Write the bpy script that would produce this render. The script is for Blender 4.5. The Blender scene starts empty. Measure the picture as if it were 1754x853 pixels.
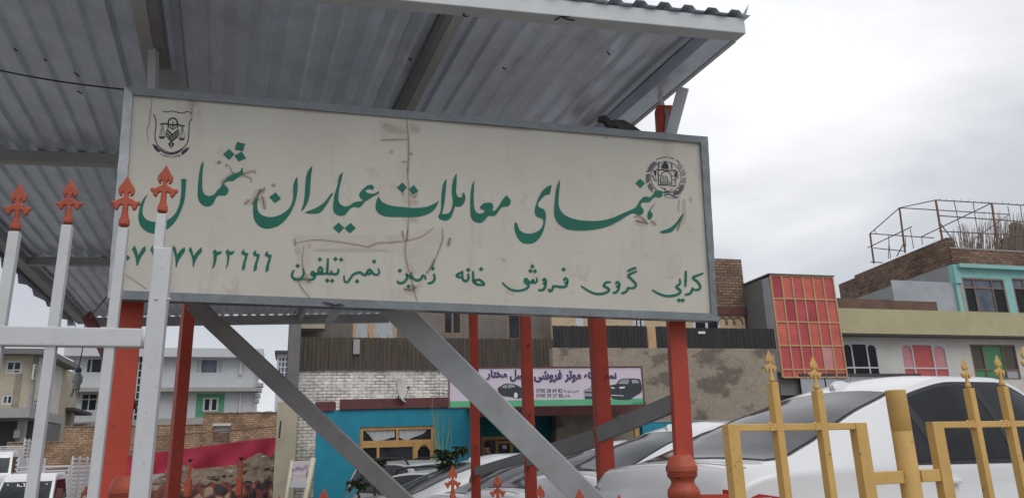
import bpy, bmesh, math, random
from mathutils import Vector, Matrix
from mathutils.geometry import tessellate_polygon
random.seed(7)
R = math.radians
scene = bpy.context.scene
col = scene.collection

# ------------------------------------------------------------------ camera
EYE = 1.6
FPX, WPX, HPX = 1290.0, 1754.0, 853.0
_z = Vector((735 - WPX / 2, -4190 - HPX / 2, FPX)).normalized()      # zenith in image axes
_up = _z
_Y = Vector((0, 0, 1)) - _up * _up.z
_Y.normalize()
_X = _Y.cross(_up)
def cam2world(c):
    return Vector((_X.dot(c), _Y.dot(c), _up.dot(c)))
cam_data = bpy.data.cameras.new('camera')
cam = bpy.data.objects.new('camera', cam_data)
col.objects.link(cam)
cam_data.sensor_width = 36
cam_data.lens = 36 * FPX / WPX
cam_data.clip_start = 0.05
cam_data.clip_end = 2000
rx, ry, rz = cam2world(Vector((1, 0, 0))), cam2world(Vector((0, -1, 0))), cam2world(Vector((0, 0, -1)))
m3 = Matrix((rx, ry, rz)).transposed()
cam.matrix_world = Matrix.Translation((0, 0, EYE)) @ m3.to_4x4()
scene.camera = cam

# ------------------------------------------------------------------ sky, sun, exposure
SUN_EL, SUN_AZ = R(54), R(150)            # azimuth measured from +Y towards +X
sdir = Vector((math.sin(SUN_AZ) * math.cos(SUN_EL), math.cos(SUN_AZ) * math.cos(SUN_EL), math.sin(SUN_EL)))
world = bpy.data.worlds.new('World')
scene.world = world
world.use_nodes = True
wn, wl = world.node_tree.nodes, world.node_tree.links
wn.clear()
def N(tree, kind, **kw):
    n = tree.nodes.new(kind)
    for k, v in kw.items():
        setattr(n, k, v)
    return n
wt = world.node_tree
out = N(wt, 'ShaderNodeOutputWorld')
bg = N(wt, 'ShaderNodeBackground')
bg.inputs['Strength'].default_value = 0.1
sky = N(wt, 'ShaderNodeTexSky', sky_type='NISHITA')
sky.sun_disc = False
sky.sun_elevation = SUN_EL
sky.sun_rotation = SUN_AZ
tc = N(wt, 'ShaderNodeTexCoord')
mp = N(wt, 'ShaderNodeMapping')
mp.inputs['Scale'].default_value = (1.0, 1.0, 2.4)
wl.new(tc.outputs['Generated'], mp.inputs['Vector'])
nz = N(wt, 'ShaderNodeTexNoise')
nz.inputs['Scale'].default_value = 2.6
nz.inputs['Detail'].default_value = 6
nz.inputs['Roughness'].default_value = 0.52
nz.inputs['Distortion'].default_value = 0.25
wl.new(mp.outputs['Vector'], nz.inputs['Vector'])
dot = N(wt, 'ShaderNodeVectorMath', operation='DOT_PRODUCT')
dot.inputs[1].default_value = Vector((0.33, 0.80, 0.50)).normalized()   # brightest gap in the cloud deck, high to the right
wl.new(tc.outputs['Generated'], dot.inputs[0])
mr = N(wt, 'ShaderNodeMapRange')                     # the cloud deck is thinner there
mr.inputs['From Min'].default_value = 0.915
mr.inputs['From Max'].default_value = 1.0
mr.inputs['To Min'].default_value = 0.0
mr.inputs['To Max'].default_value = 0.42
wl.new(dot.outputs['Value'], mr.inputs['Value'])
add = N(wt, 'ShaderNodeMath', operation='ADD')
wl.new(nz.outputs['Fac'], add.inputs[0])
wl.new(mr.outputs['Result'], add.inputs[1])
cr = N(wt, 'ShaderNodeValToRGB')
cr.color_ramp.elements[0].position = 0.30
cr.color_ramp.elements[0].color = (0.555, 0.58, 0.64, 1)
cr.color_ramp.elements[1].position = 1.0
cr.color_ramp.elements[1].color = (1.12, 1.12, 1.13, 1)
e = cr.color_ramp.elements.new(0.60)
e.color = (0.66, 0.68, 0.725, 1)
wl.new(add.outputs[0], cr.inputs['Fac'])
sc10 = N(wt, 'ShaderNodeVectorMath', operation='SCALE')
sc10.inputs['Scale'].default_value = 10.0
wl.new(cr.outputs['Color'], sc10.inputs[0])
mixw = N(wt, 'ShaderNodeMix', data_type='RGBA')
mixw.inputs['Factor'].default_value = 0.93
wl.new(sky.outputs['Color'], mixw.inputs['A'])
wl.new(sc10.outputs['Vector'], mixw.inputs['B'])
wl.new(mixw.outputs['Result'], bg.inputs['Color'])
wl.new(bg.outputs['Background'], out.inputs['Surface'])

sun_d = bpy.data.lights.new('sun', 'SUN')
sun_d.energy = 1.5
sun_d.angle = R(50)
sun_d.color = (1.0, 0.96, 0.9)
sun = bpy.data.objects.new('sun', sun_d)
col.objects.link(sun)
sun.rotation_euler = sdir.to_track_quat('Z', 'Y').to_euler()
scene.view_settings.view_transform = 'Standard'
scene.view_settings.look = 'None'
scene.view_settings.exposure = 0.0
scene.view_settings.gamma = 1.0
try:
    scene.view_settings.use_curve_mapping = False
except Exception:
    pass
scene.cycles.max_bounces = 6
scene.cycles.use_denoising = True

# ------------------------------------------------------------------ pixel helpers
def ray(u, v):
    return cam2world(Vector(((u - WPX / 2) / FPX, (v - HPX / 2) / FPX, 1.0)))
def at(u, v, Y):
    d = ray(u, v)
    return Vector((0, 0, EYE)) + d * (Y / d.y)
def atz(u, v, z):
    d = ray(u, v)
    return Vector((0, 0, EYE)) + d * ((z - EYE) / d.z)
class Pl:
    """a vertical plane through a point, running along angle a (degrees from +X)"""
    def __init__(s, p, a=0.0):
        s.p = Vector(p); s.u = Vector((math.cos(R(a)), math.sin(R(a)), 0))
        s.n = Vector((s.u.y, -s.u.x, 0))                      # towards the viewer
    def hit(s, u, v):
        d = ray(u, v); o = Vector((0, 0, EYE))
        return o + d * ((s.p - o).dot(s.n) / d.dot(s.n))
    def sz(s, u, v):
        h = s.hit(u, v)
        return (h - s.p).dot(s.u), h.z
    def pt(s, a, z, off=0.0):
        q = s.p + s.u * a + s.n * off
        return Vector((q.x, q.y, z))
    def rect(s, u0, v0, u1, v1):
        A, B, C, D = s.sz(u0, v0), s.sz(u1, v0), s.sz(u1, v1), s.sz(u0, v1)
        return ((A[0] + D[0]) / 2, (B[0] + C[0]) / 2, (C[1] + D[1]) / 2, (A[1] + B[1]) / 2)   # s0,s1,z0,z1

# ------------------------------------------------------------------ mesh builder
ORG = {}
class MB:
    def __init__(s):
        s.v = []; s.f = []
    def quad(s, *p):
        i = len(s.v); s.v += [Vector(q) for q in p]; s.f.append(tuple(range(i, i + len(p))))
    def hexa(s, a, b):
        """a, b: two matching loops (any n) joined into a closed prism"""
        n = len(a); i = len(s.v)
        s.v += [Vector(q) for q in a] + [Vector(q) for q in b]
        s.f.append(tuple(range(i + n - 1, i - 1, -1)))
        s.f.append(tuple(range(i + n, i + 2 * n)))
        for k in range(n):
            j = (k + 1) % n
            s.f.append((i + k, i + j, i + n + j, i + n + k))
    def box(s, c, sx, sy, sz, rz=0.0):
        cs, sn = math.cos(rz), math.sin(rz)
        def T(x, y, z):
            return Vector((c[0] + x * cs - y * sn, c[1] + x * sn + y * cs, c[2] + z))
        x, y, z = sx / 2, sy / 2, sz / 2
        s.hexa([T(-x, -y, -z), T(x, -y, -z), T(x, y, -z), T(-x, y, -z)], [T(-x, -y, z), T(x, -y, z), T(x, y, z), T(-x, y, z)])
    def pbox(s, pl, s0, s1, z0, z1, d0, d1):
        """box on a Pl plane; d = offset towards the viewer"""
        P = pl.pt
        s.hexa([P(s0, z0, d1), P(s1, z0, d1), P(s1, z0, d0), P(s0, z0, d0)], [P(s0, z1, d1), P(s1, z1, d1), P(s1, z1, d0), P(s0, z1, d0)])
    def bar(s, p, q, w, h, up=(0, 0, 1)):
        p, q = Vector(p), Vector(q); d = (q - p).normalized(); up = Vector(up)
        x = d.cross(up)
        if x.length < 1e-4: x = d.cross(Vector((0, 1, 0)))
        x.normalize(); y = x.cross(d).normalized()
        L = [x * (-w / 2) + y * (-h / 2), x * (w / 2) + y * (-h / 2), x * (w / 2) + y * (h / 2), x * (-w / 2) + y * (h / 2)]
        s.hexa([p + k for k in L], [q + k for k in L])
    def tube(s, pts, r, n=8, r2=None):
        pts = [Vector(p) for p in pts]; m = len(pts); i0 = len(s.v)
        for k, p in enumerate(pts):
            d = (pts[min(k + 1, m - 1)] - pts[max(k - 1, 0)]).normalized()
            x = d.cross(Vector((0.31, 0.87, 0.38)))
            if x.length < 1e-3: x = d.cross(Vector((1, 0, 0)))
            x.normalize(); y = d.cross(x)
            rr = r if r2 is None else r + (r2 - r) * k / (m - 1)
            for j in range(n):
                a = 2 * math.pi * j / n
                s.v.append(p + x * (rr * math.cos(a)) + y * (rr * math.sin(a)))
        for k in range(m - 1):
            for j in range(n):
                a, b = i0 + k * n + j, i0 + k * n + (j + 1) % n
                s.f.append((a, b, b + n, a + n))
        s.f.append(tuple(i0 + j for j in range(n - 1, -1, -1)))
        s.f.append(tuple(i0 + (m - 1) * n + j for j in range(n)))
    def lathe(s, c, prof, n=24, sq=0.0):
        c = Vector(c); i0 = len(s.v); m = len(prof)
        for r, z in prof:
            for j in range(n):
                a = 2 * math.pi * j / n
                s.v.append(c + Vector((r * math.cos(a), r * math.sin(a), z)))
        for k in range(m - 1):
            for j in range(n):
                a, b = i0 + k * n + j, i0 + k * n + (j + 1) % n
                s.f.append((a, b, b + n, a + n))
        s.f.append(tuple(i0 + j for j in range(n - 1, -1, -1)))
        s.f.append(tuple(i0 + (m - 1) * n + j for j in range(n)))
    def poly(s, pts):
        """a flat, possibly concave outline"""
        pts = [Vector(p) for p in pts]; i = len(s.v); s.v += pts
        for t in tessellate_polygon([pts]):
            s.f.append(tuple(i + k for k in t))
    def grid(s, rows):
        i = len(s.v); n = len(rows[0]); m = len(rows)
        for r in rows: s.v += [Vector(p) for p in r]
        for k in range(m - 1):
            for j in range(n - 1):
                a = i + k * n + j
                s.f.append((a, a + 1, a + n + 1, a + n))
    def build(s, name, mat, parent=None, smooth=False, local=False, bevel=0.0, fix=True, auto=None):
        me = bpy.data.meshes.new(name)
        off = Vector((0, 0, 0))
        if parent is not None and not local: off = ORG[parent.name]
        me.from_pydata([tuple(p - off) for p in s.v], [], s.f)
        me.update()
        bm = bmesh.new(); bm.from_mesh(me)
        if smooth or fix:
            bmesh.ops.remove_doubles(bm, verts=bm.verts, dist=1e-5)
        if fix: bmesh.ops.recalc_face_normals(bm, faces=bm.faces)
        if bevel > 0:
            ed = [e for e in bm.edges if len(e.link_faces) == 2 and e.calc_face_angle(0) > 0.6]
            bmesh.ops.bevel(bm, geom=ed, offset=bevel, segments=2, affect='EDGES', profile=0.6, clamp_overlap=True)
        uvl = bm.loops.layers.uv.new('UVMap')
        for f in bm.faces:
            n = f.normal
            if abs(n.z) > 0.75 or n.length < 1e-6:
                for l in f.loops: l[uvl].uv = (l.vert.co.x, l.vert.co.y)
            else:
                t = Vector((-n.y, n.x, 0)).normalized()
                if t.x < -0.2 or (abs(t.x) <= 0.2 and t.y < 0): t = -t
                for l in f.loops: l[uvl].uv = (l.vert.co.dot(t), l.vert.co.z)
            f.smooth = smooth
        bm.to_mesh(me); bm.free()
        me.materials.append(mat)
        o = bpy.data.objects.new(name, me); col.objects.link(o)
        if parent is not None:
            o.parent = parent; ORG[o.name] = ORG[parent.name]
        else:
            ORG[o.name] = Vector((0, 0, 0))
        if auto is not None:
            for p in me.polygons: p.use_smooth = True
            try: me.set_sharp_from_angle(angle=R(auto))
            except Exception: pass
        return o
def tag(o, label=None, cat=None, group=None, kind=None):
    for k, v in (('label', label), ('category', cat), ('group', group), ('kind', kind)):
        if v: o[k] = v
    return o
def thing(name, loc, label, cat, group=None, rz=0.0):
    o = bpy.data.objects.new(name, None); col.objects.link(o)
    o.empty_display_size = 0.2
    o.location = loc; o.rotation_euler.z = rz
    ORG[o.name] = Vector(loc)
    return tag(o, label, cat, group)
def copy_tree(o, parent=None):
    c = o.copy(); col.objects.link(c)
    if parent is not None: c.parent = parent
    for ch in list(o.children): copy_tree(ch, c)
    return c

# ------------------------------------------------------------------ materials
def lerp3(a, b, t): return tuple(a[i] + (b[i] - a[i]) * t for i in range(3))
def base_mat(name):
    m = bpy.data.materials.new(name); m.use_nodes = True
    nt = m.node_tree; b = nt.nodes['Principled BSDF']
    return m, nt, b
def noise_node(nt, scale, detail=5, rough=0.6, stretch=None, coord='Object', dist=0.0):
    tcn = N(nt, 'ShaderNodeTexCoord'); n = N(nt, 'ShaderNodeTexNoise')
    n.inputs['Scale'].default_value = scale; n.inputs['Detail'].default_value = detail; n.inputs['Roughness'].default_value = rough
    n.inputs['Distortion'].default_value = dist
    if stretch:
        mpn = N(nt, 'ShaderNodeMapping'); mpn.inputs['Scale'].default_value = stretch
        nt.links.new(tcn.outputs[coord], mpn.inputs['Vector']); nt.links.new(mpn.outputs['Vector'], n.inputs['Vector'])
    else:
        nt.links.new(tcn.outputs[coord], n.inputs['Vector'])
    return n
def ramp(nt, src, stops):
    r = N(nt, 'ShaderNodeValToRGB'); el = r.color_ramp.elements
    while len(el) > 2: el.remove(el[-1])
    for i, (p, c) in enumerate(stops):
        ee = el[i] if i < 2 else el.new(p)
        ee.position = p; ee.color = (*c, 1)
    nt.links.new(src, r.inputs['Fac'])
    return r
def mix(nt, fac, a, b, blend='MIX'):
    mx = N(nt, 'ShaderNodeMix', data_type='RGBA', blend_type=blend)
    for sock, val in (('Factor', fac), ('A', a), ('B', b)):
        if isinstance(val, bpy.types.NodeSocket): nt.links.new(val, mx.inputs[sock])
        elif isinstance(val, (int, float)): mx.inputs[sock].default_value = val
        else: mx.inputs[sock].default_value = (*val, 1)
    return mx.outputs['Result']
def bump(nt, b, src, strength=0.2, dist=0.01):
    bp = N(nt, 'ShaderNodeBump'); bp.inputs['Strength'].default_value = strength; bp.inputs['Distance'].default_value = dist
    nt.links.new(src, bp.inputs['Height']); nt.links.new(bp.outputs['Normal'], b.inputs['Normal'])
def M(name, c, rough=0.6, *a_, chips=0.0, chipc=(0.10, 0.055, 0.035), **k_):
    m = M0(name, c, rough, *a_, **k_)
    if chips:
        nt = m.node_tree; b = nt.nodes['Principled BSDF']; src = b.inputs['Base Color'].links[0].from_socket
        n = noise_node(nt, 26.0, 5, 0.75); r = ramp(nt, n.outputs['Fac'], [(0.655 - 0.05 * chips, (0, 0, 0)), (0.675 - 0.05 * chips, (1, 1, 1))])
        nt.links.new(mix(nt, r.outputs['Color'], src, chipc), b.inputs['Base Color'])
    return m
def M0(name, c, rough=0.6, metal=0.0, var=0.2, scale=6.0, bmp=0.15, bdist=0.004, c2=None, stretch=None, dirt=0.0, dirtc=(0.10, 0.085, 0.07), dscale=2.0, spec=0.4, coat=0.0):
    """painted / plastered / metal surface: two octaves of mottling, optional dirt blotches, fine bump"""
    m, nt, b = base_mat(name)
    n1 = noise_node(nt, scale, 7, 0.65, stretch)
    a = tuple(x * (1 - var) for x in c); d = c2 if c2 else tuple(min(1, x * (1 + var)) for x in c)
    r = ramp(nt, n1.outputs['Fac'], [(0.3, a), (0.7, d)])
    colr = r.outputs['Color']
    if dirt > 0:
        n2 = noise_node(nt, dscale, 8, 0.7, stretch)
        mr2 = N(nt, 'ShaderNodeMapRange'); mr2.inputs['From Min'].default_value = 0.48; mr2.inputs['From Max'].default_value = 0.75
        mr2.inputs['To Max'].default_value = dirt
        nt.links.new(n2.outputs['Fac'], mr2.inputs['Value'])
        colr = mix(nt, mr2.outputs['Result'], colr, dirtc)
    nt.links.new(colr, b.inputs['Base Color'])
    rr = N(nt, 'ShaderNodeMapRange'); rr.inputs['To Min'].default_value = max(0.02, rough - 0.1); rr.inputs['To Max'].default_value = min(1, rough + 0.12)
    nt.links.new(n1.outputs['Fac'], rr.inputs['Value']); nt.links.new(rr.outputs['Result'], b.inputs['Roughness'])
    b.inputs['Metallic'].default_value = metal
    b.inputs['Specular IOR Level'].default_value = spec
    b.inputs['Coat Weight'].default_value = coat
    if bmp > 0:
        n3 = noise_node(nt, scale * 6, 4, 0.7)
        bump(nt, b, n3.outputs['Fac'], bmp, bdist)
    return m
def brick_mat(name, c1, c2, mortar, bw=0.22, bh=0.075, ms=0.008, paint=None, bmp=0.6, squash=0.5, dirt=0.3):
    m, nt, b = base_mat(name)
    tcn = N(nt, 'ShaderNodeTexCoord')
    wn_ = noise_node(nt, 4.5, 4, 0.6, coord='UV')
    off = N(nt, 'ShaderNodeVectorMath', operation='SCALE'); off.inputs['Scale'].default_value = 0.035 if paint else 0.02
    nt.links.new(wn_.outputs['Color'], off.inputs[0])
    ad = N(nt, 'ShaderNodeVectorMath', operation='ADD')
    nt.links.new(tcn.outputs['UV'], ad.inputs[0]); nt.links.new(off.outputs['Vector'], ad.inputs[1])
    bt = N(nt, 'ShaderNodeTexBrick')
    if paint:                                     # whitewash fills the joints in places
        npn = noise_node(nt, 1.6, 6, 0.7, coord='UV'); rp = ramp(nt, npn.outputs['Fac'], [(0.46, mortar), (0.60, paint)])
        nt.links.new(rp.outputs['Color'], bt.inputs['Mortar'])
    bt.inputs['Scale'].default_value = 1.0; bt.inputs['Brick Width'].default_value = bw; bt.inputs['Row Height'].default_value = bh
    bt.inputs['Mortar Size'].default_value = ms; bt.inputs['Mortar Smooth'].default_value = 0.3; bt.inputs['Bias'].default_value = 0.0
    bt.inputs['Color1'].default_value = (*c1, 1); bt.inputs['Color2'].default_value = (*c2, 1); bt.inputs['Mortar'].default_value = (*mortar, 1)
    nt.links.new(ad.outputs['Vector'], bt.inputs['Vector'])
    colr = bt.outputs['Color']
    n2 = noise_node(nt, 5.0, 7, 0.7, coord='UV')
    r2 = ramp(nt, n2.outputs['Fac'], [(0.3, (0.62, 0.60, 0.58)), (0.7, (1.25, 1.22, 1.2))])
    colr = mix(nt, 1.0, colr, r2.outputs['Color'], 'MULTIPLY')
    if dirt:
        n3 = noise_node(nt, 0.8, 6, 0.65, coord='UV')
        r3 = ramp(nt, n3.outputs['Fac'], [(0.4, (1 - dirt,) * 3), (0.6, (1.08,) * 3)])
        colr = mix(nt, 1.0, colr, r3.outputs['Color'], 'MULTIPLY')
    nt.links.new(colr, b.inputs['Base Color'])
    b.inputs['Roughness'].default_value = 0.9
    b.inputs['Specular IOR Level'].default_value = 0.2
    inv = N(nt, 'ShaderNodeMath', operation='SUBTRACT'); inv.inputs[0].default_value = 1.0
    nt.links.new(bt.outputs['Fac'], inv.inputs[1])
    ml = N(nt, 'ShaderNodeMath', operation='MULTIPLY_ADD'); ml.inputs[1].default_value = 0.6
    nt.links.new(n2.outputs['Fac'], ml.inputs[0]); nt.links.new(inv.outputs[0], ml.inputs[2])
    bump(nt, b, ml.outputs[0], bmp, 0.015)
    return m
def glass_mat(name, c=(0.02, 0.023, 0.028), rough=0.06, spec=0.5):
    m, nt, b = base_mat(name)
    n1 = noise_node(nt, 1.2, 4, 0.6)
    r = ramp(nt, n1.outputs['Fac'], [(0.35, tuple(x * 0.6 for x in c)), (0.7, tuple(x * 1.5 for x in c))])
    nt.links.new(r.outputs['Color'], b.inputs['Base Color'])
    b.inputs['Roughness'].default_value = rough
    b.inputs['Specular IOR Level'].default_value = spec
    b.inputs['IOR'].default_value = 1.3
    n2 = noise_node(nt, 0.9, 2, 0.5); bump(nt, b, n2.outputs['Fac'], 0.05, 0.02)
    return m

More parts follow.
